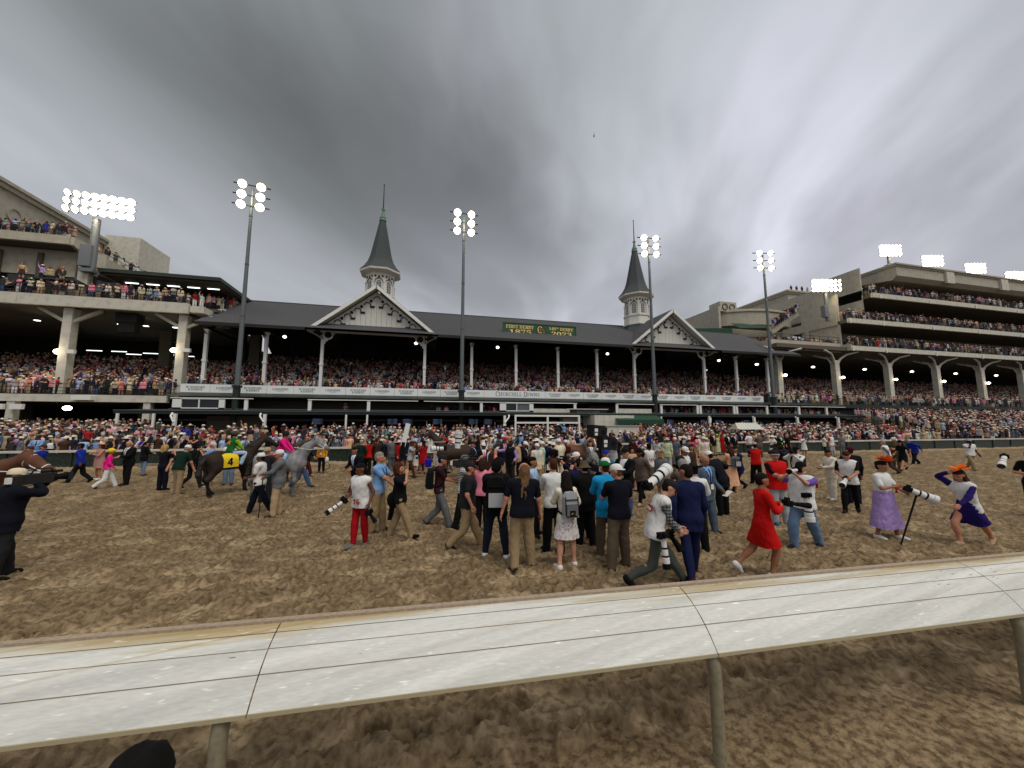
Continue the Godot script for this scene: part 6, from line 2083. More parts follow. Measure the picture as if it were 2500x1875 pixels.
		[0, {"x": 2.52, "z": -8.37, "yaw": 62, "h": 1.76, "pose": "folded", "top": ["shirt", "pale_blue"], "low": ["trousers", "black"], "hair": ["short", "h_black"], "skin": "tan"}, "young man in pale blue polo with folded arms facing right"],
		[1, {"x": 3.53, "z": -14.85, "yaw": -48, "h": 1.86, "pose": "stand", "top": ["long_shirt", "lilac"], "low": ["trousers", "char"], "hair": ["crop", "h_black"], "skin": "dark", "bib": "black", "p": {"rh": V(-0.55, 1.42, 0.3), "lh": V(0.25, 1.0, 0.15)}}, "man in black waistcoat and lilac shirt stretching his arm out left"],
		[1, {"x": 2.43, "z": -14.90, "yaw": 10, "h": 1.78, "pose": "stand", "top": ["jacket", "dark_navy"], "front": "white", "tie": "hot_pink", "low": ["trousers", "dark_navy"], "hair": ["crop", "h_dark"], "hat": ["cap", "white"], "skin": "brown"}, "man in navy suit with pink tie and white cap in the huddle"],
		[1, {"x": 2.11, "z": -15.62, "yaw": 75, "h": 1.8, "pose": "stand", "top": ["jacket", "char"], "front": "pale_blue", "tie": "navy", "low": ["trousers", "char"], "hair": ["crop", "h_grey"], "hat": ["cap", "navy"], "skin": "fair"}, "man in dark suit and navy cap facing right in the huddle"],
		[1, {"x": 2.63, "z": -14.38, "yaw": -75, "h": 1.74, "pose": "stand", "top": ["jacket", "brown"], "front": "white", "tie": "white", "low": ["trousers", "brown"], "hair": ["short", "h_grey"], "skin": "fair", "p": {"head_pitch": 12.0}}, "elderly grey haired man in brown suit facing left in the huddle"],
		[1, {"x": 3.35, "z": -16.32, "yaw": -60, "h": 1.8, "pose": "stand", "top": ["jacket", "dark_navy"], "front": "white", "tie": "white", "low": ["trousers", "dark_navy"], "hair": ["crop", "h_black"], "skin": "brown"}, "man in dark navy suit facing left beside the black waistcoat"],
		[1, {"x": 4.15, "z": -14.94, "yaw": 65, "h": 1.8, "pose": "hold", "top": ["jacket", "black"], "front": "white", "tie": "red", "low": ["trousers", "denim"], "hair": ["crop", "h_grey"], "hat": ["cap", "white"], "skin": "brown"}, "man in black blazer and white cap facing right behind the waistcoat man"],
		[2, {"x": 5.69, "z": -26.35, "yaw": 5, "h": 1.75, "pose": "hips", "top": ["shirt", "sky"], "low": ["trousers", "khaki"], "hair": ["crop", "h_brown"], "hat": ["cap", "white"]}, "man in sky blue shirt and white cap at the back of the huddle"],
		[2, {"x": 2.20, "z": -19.03, "yaw": 70, "h": 1.78, "pose": "stand", "top": ["shirt", "maroon"], "low": ["trousers", "black"], "hair": ["short", "h_dark"]}, "man in maroon shirt behind the raised white lens"],
		[0, {"x": 1.03, "z": -9.44, "yaw": 75, "h": 1.76, "pose": "aim", "top": ["shirt", "stripe"], "low": ["trousers", "black"], "hair": ["crop", "h_grey"], "hat": ["cap", "grey"], "skin": "fair"}, "cameraman in striped shirt and grey cap behind the stout man"],
		[1, {"x": 1.47, "z": -9.10, "yaw": 150, "h": 1.68, "pose": "wave", "top": ["long_shirt", "pink"], "low": ["trousers", "black"], "hair": ["bob", "h_brown"], "p": {"lh": V(0.2, 1.7, 0.25), "lp": V(1.0, -0.4, 0.2)}}, "person in pink long sleeved shirt reaching up behind the curly haired man"],
		[2, {"x": 5.32, "z": -27.08, "yaw": -30, "h": 1.75, "pose": "hold", "top": ["jacket", "steel"], "front": "white", "tie": "white", "low": ["trousers", "steel"], "hair": ["short", "h_white"]}, "white haired man in slate suit at the back of the huddle"],
		[1, {"x": -2.26, "z": -14.74, "yaw": -28, "h": 1.82, "pose": "stride", "top": ["jacket", "dark_navy"], "front": "white", "tie": "sky", "low": ["slim", "dark_navy"], "shoes": "brown", "hair": ["short", "h_black"], "skin": "tan", "p": {"lh": V(0.1, 1.08, 0.3)}}, "man in dark navy suit with pale blue tie striding towards the camera"],
		[0, {"x": -0.95, "z": -9.52, "yaw": 70, "h": 1.85, "pose": "hold", "fat": 1.02, "top": ["shirt", "sky"], "low": ["trousers", "khaki"], "shoes": "brown", "hair": ["short", "h_grey"], "skin": "fair", "p": {"lh": V(0.12, 1.28, 0.36), "rh": V(-0.0, 1.05, 0.36), "lean": 2.0, "head_pitch": -4.0}}, "grey haired man in pale blue polo carrying a long black boom pole"],
		[0, {"x": -1.18, "z": -8.50, "yaw": -35, "h": 1.7, "pose": "walk2", "fat": 1.05, "top": ["sleeveless", "maroon"], "bib": "white", "low": ["slim", "crimson"], "shoes": "grey", "hair": ["pony", "h_black"], "skin": "brown", "p": {"rh": V(-0.17, 1.08, 0.24), "lh": V(0.25, 0.95, 0.08), "head_yaw": -30.0, "rf": V(-0.05, 0.09, 0.12), "lf": V(0.06, 0.1, -0.12)}}, "woman photographer in white bib and red trousers looking left"],
		[0, {"x": -0.40, "z": -8.88, "yaw": 72, "h": 1.68, "pose": "walk", "fat": 0.98, "top": ["shirt", "black"], "low": ["trousers", "khaki"], "shoes": "black", "hair": ["bob", "h_auburn"], "skin": "fair", "p": {"lean": -6.0, "lf": V(0.08, 0.1, -0.28), "rf": V(-0.08, 0.12, 0.3), "lfp": 30.0, "rfp": -22.0, "rh": V(-0.05, 1.5, 0.2), "rp": V(-0.6, -0.9, 0.4)}}, "woman with auburn bob and black shirt walking right, hand at her face"],
		[0, {"x": 0.48, "z": -9.60, "yaw": 80, "h": 1.78, "pose": "walk2", "top": ["shirt", "dark_plaid"], "low": ["trousers", "grey"], "shoes": "brown", "hair": ["short", "h_dark"], "hat": ["cap", "char"], "cap_back": true, "skin": "fair", "p": {"lh": V(0.08, 1.16, 0.38), "rh": V(-0.04, 1.12, 0.38), "head_pitch": 14.0, "lean": 2.0}}, "cameraman in dark checked shirt and backward cap carrying a rig and backpack"],
		[1, {"x": -0.47, "z": -18.62, "yaw": 74, "h": 1.75, "pose": "walk2", "top": ["shirt", "pale_grey"], "low": ["slim", "brown"], "shoes": "brown", "hair": ["crop", "h_black"], "hat": ["cap", "maroon"], "skin": "brown", "p": {"lh": V(0.05, 1.5, 0.46), "rh": V(-0.08, 1.44, 0.44)}}, "groom in pale grey shirt and maroon cap reaching up to the dark horse"],
		[1, {"x": -0.25, "z": -18.85, "yaw": -60, "h": 1.7, "pose": "hold", "fat": 0.95, "top": ["shirt", "navy"], "low": ["skirt", "ivory"], "shoes": "brown", "hair": ["long", "h_auburn"], "skin": "fair"}, "woman in navy top and white skirt with auburn hair beside the groom"],
		[1, {"x": -1.13, "z": -20.96, "yaw": 70, "h": 1.68, "pose": "stand", "fat": 0.95, "top": ["jacket", "crimson"], "front": "crimson", "tie": "crimson", "low": ["skirt", "maroon"], "shoes": "tan", "hair": ["bob", "h_dark"], "hat": ["sunhat", "pale_pink"], "skin": "fair"}, "woman in bright red coat and pink sun hat facing right"],
		[1, {"x": -1.46, "z": -21.04, "yaw": 178, "h": 1.82, "pose": "stand", "top": ["jacket", "grey"], "low": ["trousers", "grey"], "hair": ["short", "h_dark"], "skin": "fair"}, "man in grey suit from behind next to the red coat"],
		[1, {"x": -1.79, "z": -20.13, "yaw": 95, "h": 1.78, "pose": "stand", "fat": 1.12, "top": ["jacket", "dark_navy"], "low": ["trousers", "tan"], "hair": ["bald", "h_grey"], "skin": "fair"}, "bald man in dark navy jacket facing right behind the boom pole"],
		[2, {"x": -2.19, "z": -20.54, "yaw": 150, "h": 1.82, "pose": "stand", "fat": 1.1, "top": ["jacket", "brown"], "low": ["trousers", "black"], "hair": ["short", "h_brown"]}, "man in brown jacket behind the grey haired boom man"],
		[1, {"x": -2.59, "z": -20.32, "yaw": 170, "h": 1.75, "pose": "aim", "top": ["shirt", "black"], "bib": "red", "low": ["trousers", "black"], "hair": ["crop", "h_dark"], "hat": ["cap", "grey"]}, "cameraman in bright red bib left of the grey haired boom man"],
		[2, {"x": -2.90, "z": -20.09, "yaw": 160, "h": 1.75, "pose": "hold", "top": ["jacket", "dark_green"], "low": ["trousers", "black"], "hair": ["crop", "h_grey"], "hat": ["cap", "tan"]}, "person in dark green jacket and tan cap behind the striding navy suit"],
		[2, {"x": -3.48, "z": -22.25, "yaw": 150, "h": 1.75, "pose": "stand", "top": ["jacket", "taupe"], "low": ["trousers", "char"], "hair": ["bob", "h_brown"], "hat": ["fascinator", "red"]}, "person in taupe jacket wearing a red headpiece behind the navy suit"],
		[1, {"x": -14.27, "z": -20.32, "yaw": -80, "h": 1.74, "pose": "walk", "top": ["long_shirt", "royal"], "low": ["trousers", "black"], "shoes": "black", "hair": ["crop", "h_black"], "hat": ["cap", "black"], "skin": "brown"}, "man in royal blue shirt and black cap walking left beside the far fence"],
		[1, {"x": -14.26, "z": -21.29, "yaw": -35, "h": 1.66, "pose": "clap", "fat": 1.15, "top": ["sleeveless", "pink_plaid"], "low": ["skirt", "pink_plaid"], "shoes": "white", "hair": ["bob", "h_auburn"], "hat": ["wide", "peach"], "skin": "fair"}, "woman in pink checked dress and peach hat standing by the fence"],
		[1, {"x": -12.04, "z": -18.40, "yaw": 125, "h": 1.58, "pose": "walk", "fat": 0.9, "top": ["long_shirt", "hot_pink"], "low": ["trousers", "white"], "shoes": "black", "hair": ["crop", "h_black"], "hat": ["helmet", "yellow", "hot_pink"], "skin": "tan"}, "jockey in magenta silks, white breeches and yellow helmet walking away"],
		[1, {"x": -11.85, "z": -19.17, "yaw": -25, "h": 1.84, "pose": "hold", "fat": 1.12, "top": ["jacket", "black"], "front": "white", "tie": "black", "low": ["trousers", "black"], "shoes": "black", "hair": ["bald", "h_white"], "skin": "fair"}, "bald elderly man in black suit and tie looking at his hands"],
		[1, {"x": -13.26, "z": -22.44, "yaw": 150, "h": 1.68, "pose": "hold", "top": ["jacket", "black"], "low": ["slim", "pale_denim"], "shoes": "brown", "hair": ["pony", "h_black"], "skin": "fair"}, "woman in black jacket and light jeans near the fence"],
		[1, {"x": -9.59, "z": -17.34, "yaw": 165, "h": 1.72, "pose": "phone", "top": ["shirt", "dark_navy"], "low": ["trousers", "dark_navy"], "shoes": "black", "hair": ["bob", "h_blond"], "skin": "fair", "shades": true, "p": {"head_yaw": -50.0}}, "blonde woman in dark navy jumpsuit seen from behind"],
		[1, {"x": -8.45, "z": -16.13, "yaw": 160, "h": 1.8, "pose": "walk", "fat": 1.15, "top": ["shirt", "dark_green"], "low": ["trousers", "khaki"], "shoes": "brown", "hair": ["crop", "h_grey"], "hat": ["cap", "white"], "skin": "fair", "p": {"lean": 24.0, "lf": V(0.13, 0.09, 0.1), "rf": V(-0.12, 0.09, -0.08), "rfp": 0.0, "rh": V(-0.28, 1.0, 0.3)}}, "man in dark green polo and khaki trousers bending forward from behind"],
		[1, {"x": -8.82, "z": -17.72, "yaw": 150, "h": 1.8, "pose": "walk2", "top": ["long_shirt", "black"], "low": ["slim", "black"], "hair": ["short", "h_black"], "hat": ["cap", "black"], "skin": "dark"}, "man all in black behind the dark green polo"],
		[1, {"x": -15.53, "z": -19.54, "yaw": 85, "h": 1.75, "pose": "stride", "top": ["shirt", "char"], "low": ["trousers", "grey"], "shoes": "char", "hair": ["crop", "h_dark"], "hat": ["cap", "brown"]}, "groom in grey trousers walking behind the chestnut horse head"],
		[1, {"x": -16.26, "z": -21.03, "yaw": 88, "h": 1.75, "pose": "stride", "top": ["shirt", "royal"], "low": ["trousers", "denim"], "shoes": "char", "hair": ["crop", "h_black"], "hat": ["cap", "brown"]}, "groom in royal blue shirt and jeans striding beyond the chestnut horse head"],
		[0, {"x": -4.44, "z": -12.26, "yaw": -82, "h": 1.73, "pose": "walk", "fat": 1.15, "top": ["shirt", "white"], "low": ["trousers", "dark_navy"], "shoes": "tan", "hair": ["short", "h_black"], "hat": ["cap", "white"], "skin": "brown", "p": {"lean": 2.0, "lf": V(0.08, 0.12, -0.34), "rf": V(-0.08, 0.09, 0.22), "lfp": 24.0, "rfp": 0.0, "lh": V(0.1, 1.08, 0.3)}}, "man in white short sleeved shirt, navy trousers and white cap walking left"],
		[0, {"x": -3.82, "z": -11.82, "yaw": -72, "h": 1.8, "pose": "hold", "fat": 1.15, "top": ["jacket", "grey"], "front": "black", "tie": "white", "low": ["trousers", "tan"], "shoes": "brown", "hair": ["crop", "h_grey"], "hat": ["cap", "white"], "skin": "fair", "p": {"head_pitch": 6.0, "rh": V(-0.05, 1.05, 0.3)}}, "man in grey jacket, tan trousers and white cap holding a cane"],
		[1, {"x": -4.86, "z": -13.89, "yaw": 178, "h": 1.76, "pose": "stand", "top": ["shirt", "char"], "low": ["trousers", "char"], "hair": ["crop", "h_grey"], "hat": ["cap", "tan"], "cap_back": true}, "man in tan cap behind the white shirted man"],
		[1, {"x": -7.75, "z": -18.18, "yaw": 8, "h": 1.84, "pose": "stand", "top": ["jacket", "white"], "front": "white", "tie": "crimson", "low": ["trousers", "pale_denim"], "shoes": "brown", "hair": ["short", "h_brown"], "skin": "fair"}, "man in white jacket and jeans beyond the dark bay horse"],
		[1, {"x": -8.27, "z": -17.89, "yaw": -75, "h": 1.78, "pose": "phone", "fat": 1.12, "top": ["shirt", "sky"], "low": ["trousers", "khaki"], "shoes": "pale_grey", "hair": ["short", "h_white"], "skin": "fair", "shades": true}, "white haired man in blue polo photographing to the left behind the bay horse"],
		[1, {"x": -4.96, "z": -21.38, "yaw": -8, "h": 1.68, "pose": "stand", "top": ["long_shirt", "mustard"], "low": ["slim", "black"], "shoes": "brown", "hair": ["long", "h_black"], "skin": "tan"}, "woman in mustard orange sweater and black trousers holding a white halter"],
		[2, {"x": -6.40, "z": -19.01, "yaw": 20, "h": 1.75, "pose": "stand", "top": ["shirt", "black"], "low": ["trousers", "denim"], "hair": ["crop", "h_black"], "hat": ["cap", "white"], "skin": "brown"}, "groom in black shirt and white cap behind the grey horse back"],
		[2, {"x": -5.96, "z": -18.66, "yaw": 150, "h": 1.75, "pose": "stand", "top": ["shirt", "char"], "low": ["trousers", "denim"], "hair": ["crop", "h_dark"], "hat": ["cap", "white"]}, "groom in charcoal shirt and white cap just left of the pink jockey"],
		[1, {"x": -4.60, "z": -16.70, "yaw": 80, "h": 1.75, "pose": "walk", "top": ["shirt", "grey"], "low": ["trousers", "denim"], "shoes": "brown", "hair": ["crop", "h_dark"]}, "groom in blue jeans hidden behind the grey horse shoulder"],
		[1, {"x": -5.42, "z": -20.54, "yaw": 75, "h": 1.75, "pose": "walk2", "top": ["jacket", "black"], "low": ["trousers", "maroon"], "shoes": "tan", "hair": ["short", "h_dark"]}, "man in black jacket walking behind the grey horse chest"],
		[1, {"x": 21.65, "z": -26.05, "yaw": 5, "h": 1.8, "pose": "stand", "top": ["jacket", "black"], "front": "white", "tie": "white", "low": ["trousers", "grey"], "hair": ["crop", "h_dark"], "hat": ["fedora", "char"], "skin": "fair"}, "man in black jacket and dark hat, leftmost of the guests lined up near the fence"],
		[1, {"x": 22.29, "z": -25.90, "yaw": -8, "h": 1.66, "pose": "stand", "fat": 0.95, "top": ["shirt", "ivory"], "low": ["skirt", "ivory"], "hair": ["bob", "h_blond"], "hat": ["wide", "ivory"], "skin": "fair"}, "blonde woman in white dress and white hat between two black jackets"],
		[1, {"x": 22.93, "z": -25.74, "yaw": 6, "h": 1.86, "pose": "stand", "fat": 1.1, "top": ["jacket", "black"], "front": "pale_pink", "tie": "crimson", "low": ["trousers", "khaki"], "hair": ["crop", "h_grey"], "hat": ["fedora", "pale_grey"], "skin": "fair"}, "man in black jacket, khaki trousers and grey hat near the fence"],
		[1, {"x": 23.90, "z": -26.34, "yaw": -4, "h": 1.7, "pose": "stand", "fat": 0.92, "top": ["sleeveless", "green_floral"], "low": ["long_skirt", "green_floral"], "hair": ["bob", "h_blond"], "hat": ["wide", "lime"], "skin": "fair"}, "woman in pale green floral dress and lime hat near the fence"],
		[1, {"x": 24.26, "z": -26.25, "yaw": 6, "h": 1.7, "pose": "stand", "top": ["shirt", "crimson"], "low": ["long_skirt", "crimson"], "hair": ["long", "h_brown"], "skin": "tan"}, "woman in long crimson dress near the fence"],
		[2, {"x": 24.72, "z": -26.14, "yaw": 4, "h": 1.75, "pose": "stand", "top": ["jacket", "black"], "front": "white", "tie": "white", "low": ["trousers", "black"], "hair": ["crop", "h_grey"], "hat": ["cap", "salmon"]}, "man in black jacket and salmon cap left of the red tie man"],
		[1, {"x": 24.59, "z": -25.34, "yaw": 0, "h": 1.8, "pose": "stand", "fat": 1.12, "top": ["jacket", "dark_navy"], "front": "pale_blue", "tie": "crimson", "low": ["trousers", "khaki"], "hair": ["crop", "h_grey"], "hat": ["boater", "ivory", "black"], "skin": "fair"}, "man in navy jacket with red tie and straw hat near the fence"],
		[1, {"x": 25.12, "z": -24.43, "yaw": 6, "h": 1.9, "pose": "hips", "fat": 1.12, "top": ["shirt", "white"], "low": ["trousers", "denim"], "hair": ["bald", "h_brown"], "skin": "fair"}, "man in white shirt and jeans with hands on hips under the little white roof"],
		[1, {"x": 25.24, "z": -23.65, "yaw": 170, "h": 1.82, "pose": "hold", "fat": 1.12, "top": ["jacket", "tweed"], "low": ["trousers", "taupe"], "hair": ["bald", "h_grey"], "skin": "fair"}, "bald man in brown tweed jacket turned away near the fence"],
		[1, {"x": 26.21, "z": -23.42, "yaw": -8, "h": 1.72, "pose": "hold", "top": ["shirt", "white"], "low": ["skirt", "white"], "hair": ["bob", "h_brown"], "hat": ["sunhat", "ivory"], "skin": "fair"}, "woman in white with a broad cream hat holding a lime green bag"],
		[2, {"x": 27.49, "z": -23.85, "yaw": 0, "h": 1.75, "pose": "stand", "top": ["jacket", "black"], "front": "white", "tie": "black", "low": ["trousers", "black"], "hair": ["short", "h_brown"]}, "man in black and white next to the lime green bag"],
		[2, {"x": 28.06, "z": -23.72, "yaw": 8, "h": 1.75, "pose": "stand", "top": ["long_shirt", "black"], "low": ["long_skirt", "black"], "hair": ["bob", "h_blond"]}, "woman in long black dress, rightmost of the guests lined up near the fence"],
		[1, {"x": 13.81, "z": -13.17, "yaw": 150, "h": 1.74, "pose": "aim", "top": ["shirt", "black"], "bib": "red", "low": ["trousers", "black"], "hair": ["short", "h_dark"], "hat": ["wide", "pale_grey", "black"]}, "photographer in red bib and grey banded hat turned away"],
		[1, {"x": 7.72, "z": -12.78, "yaw": 10, "h": 1.66, "pose": "stand", "top": ["jacket", "tan"], "low": ["skirt", "tan"], "hair": ["bob", "h_dark"], "skin": "fair"}, "smiling woman right of the black cap man in the huddle"],
		[1, {"x": 6.80, "z": -10.74, "yaw": -60, "h": 1.78, "pose": "walk", "top": ["jacket", "tweed"], "low": ["slim", "black"], "shoes": "tan", "hair": ["curly", "h_black"], "skin": "brown"}, "person in brown tweed blazer with dark curly hair walking left"],
		[1, {"x": 8.79, "z": -13.28, "yaw": 175, "h": 1.76, "pose": "phone", "top": ["shirt", "black"], "bib": "white", "low": ["trousers", "taupe"], "hair": ["short", "h_black"], "skin": "brown"}, "photographer from behind with red numbers on a white bib"],
		[1, {"x": 10.98, "z": -15.81, "yaw": -120, "h": 1.86, "pose": "hold", "top": ["jacket", "pale_grey"], "low": ["trousers", "pale_grey"], "hair": ["short", "h_dark"], "skin": "tan"}, "tall man in pale grey suit seen from behind in the huddle"],
		[1, {"x": 13.12, "z": -18.09, "yaw": 140, "h": 1.76, "pose": "stand", "top": ["jacket", "green_floral"], "low": ["trousers", "pale_grey"], "hair": ["crop", "h_dark"], "hat": ["boater", "cream", "tan"]}, "person in green floral jacket and cream straw hat"],
		[1, {"x": 7.69, "z": -10.97, "yaw": -70, "h": 1.62, "pose": "stand", "top": ["jacket", "grey"], "low": ["skirt", "grey"], "hair": ["bob", "h_blond"], "hat": ["fascinator", "ivory"], "skin": "fair"}, "blonde woman in grey cape with a pale fascinator facing left"],
		[0, {"x": 7.99, "z": -10.20, "yaw": 4, "h": 1.82, "pose": "hold", "fat": 1.15, "top": ["jacket", "char"], "front": "white", "tie": "white", "low": ["trousers", "char"], "hair": ["crop", "h_dark"], "hat": ["cap", "white"], "skin": "tan"}, "bearded man in charcoal jacket and white cap looking at a black camera"],
		[1, {"x": 10.58, "z": -13.07, "yaw": -10, "h": 1.7, "pose": "stand", "top": ["sleeveless", "brown"], "low": ["skirt", "brown"], "hair": ["long", "h_auburn"], "hat": ["fascinator", "coral"], "skin": "fair"}, "laughing woman with long auburn hair and a coral flower fascinator"],
		[1, {"x": 6.20, "z": -7.97, "yaw": 170, "h": 1.64, "pose": "aim", "top": ["jacket", "tweed"], "low": ["trousers", "black"], "hair": ["wispy", "h_grey"]}, "short grey haired person with a camera in front of the bearded man"],
		[0, {"x": -6.59, "z": -8.11, "yaw": 150, "h": 1.78, "pose": "aim", "fat": 1.2, "top": ["jacket", "dark_navy"], "low": ["trousers", "char"], "shoes": "black", "hair": ["crop", "h_brown"], "hat": ["cap", "cream"], "skin": "brown", "p": {"head_yaw": -30.0}}, "cameraman in dark navy jacket and cream cap cut off by the left edge"],
	]

# ---------------------------------------------------------------- horses
func horse_body(p: Dictionary) -> Dictionary:
	var poll: Vector3 = p.get("poll", V(0, 1.98, 1.2))
	var muzzle: Vector3 = p.get("muzzle", V(0, 1.62, 1.62))
	var c := []
	c.append([V(0, 1.2, -0.45), V(0, 1.17, 0.4), 0.3, 0.29, 1.0])
	c.append([V(0, 1.22, 0.45), V(0, 1.16, 0.6), 0.26, 0.22, 1.0])
	c.append([V(0, 1.33, -0.6), V(0, 1.3, -0.72), 0.24, 0.22, 1.0])
	c.append([V(0, 1.5, 0.42), V(0, 1.42, -0.1), 0.1, 0.12, 1.0])
	c.append([V(0, 1.42, -0.1), V(0, 1.47, -0.55), 0.13, 0.12, 1.0])
	limb(c, V(0.12, 1.2, -0.68), V(0.15, 1.0, -0.66), 0.2, 0.19)
	limb(c, V(0.12, 1.2, 0.5), V(0.14, 1.0, 0.5), 0.17, 0.13)
	var mid := V(0, 1.36, 0.6).lerp(poll, 0.5) + V(0, 0.03, -0.03)
	c.append([V(0, 1.28, 0.55), mid, 0.21, 0.15, 1.0])
	c.append([V(0, 1.46, 0.5), mid + V(0, 0.03, -0.04), 0.14, 0.12, 1.0])
	c.append([mid, poll, 0.15, 0.105, 1.0])
	var hd := (muzzle - poll)
	c.append([poll, poll + hd * 0.3, 0.095, 0.1, 1.0])
	c.append([poll + hd * 0.25, poll + hd * 0.8, 0.1, 0.062, 1.0])
	c.append([poll + hd * 0.8, muzzle, 0.066, 0.058, 1.0])
	var down := Vector3(0, -1, 0)
	c.append([poll + hd * 0.15 + down * 0.07, poll + hd * 0.42 + down * 0.075, 0.075, 0.07, 1.0])
	c.append([muzzle + down * 0.045 - hd * 0.08, muzzle + down * 0.05, 0.035, 0.03, 1.0])
	limb(c, poll + V(0.05, 0.07, -0.02), poll + V(0.062, 0.17, 0.0), 0.03, 0.012)
	for s in [1.0, -1.0]:
		var a: Array = p.get("fl" if s > 0 else "fr", [V(0, 0.56, 0.5), V(0, 0.2, 0.46), V(0, 0.06, 0.5)])
		var x: float = s * 0.145
		var k := V(x, a[0].y, a[0].z)
		var f := V(x, a[1].y, a[1].z)
		var h := V(x, a[2].y, a[2].z)
		c.append([V(x, 0.98, 0.48), k, 0.105, 0.056, 1.0])
		c.append([k, k + (f - k) * 0.15, 0.058, 0.045, 1.0])
		c.append([k, f, 0.043, 0.042, 1.0])
		c.append([f, h, 0.044, 0.046, 1.0])
		c.append([h, h + V(0, -0.035, 0.02), 0.054, 0.06, 1.0])
		var b: Array = p.get("hl" if s > 0 else "hr", [V(0, 0.6, -0.92), V(0, 0.2, -0.84), V(0, 0.06, -0.79)])
		x = s * 0.16
		k = V(x, b[0].y, b[0].z)
		f = V(x, b[1].y, b[1].z)
		h = V(x, b[2].y, b[2].z)
		c.append([V(x, 1.02, -0.62), k.lerp(V(x, 0.9, -0.62), 0.35), 0.17, 0.09, 1.0])
		c.append([k.lerp(V(x, 0.9, -0.62), 0.35), k, 0.09, 0.058, 1.0])
		c.append([k, k + V(0, 0.05, -0.05), 0.05, 0.035, 1.0])
		c.append([k, f, 0.05, 0.044, 1.0])
		c.append([f, h, 0.045, 0.047, 1.0])
		c.append([h, h + V(0, -0.035, 0.02), 0.054, 0.06, 1.0])
	var t := field_mesh(c, 0.028, 34.0)
	smooth(t, 0.4)
	renormal(t)
	return t

func colored_mesh(t: Dictionary, f: Callable) -> ArrayMesh:
	var arr := []
	arr.resize(Mesh.ARRAY_MAX)
	arr[Mesh.ARRAY_VERTEX] = t.v
	arr[Mesh.ARRAY_NORMAL] = t.n
	arr[Mesh.ARRAY_INDEX] = t.i
	var c := PackedColorArray()
	for p in t.v:
		c.append(f.call(p))
	arr[Mesh.ARRAY_COLOR] = c
	var m := ArrayMesh.new()
	m.add_surface_from_arrays(Mesh.PRIMITIVE_TRIANGLES, arr)
	return m

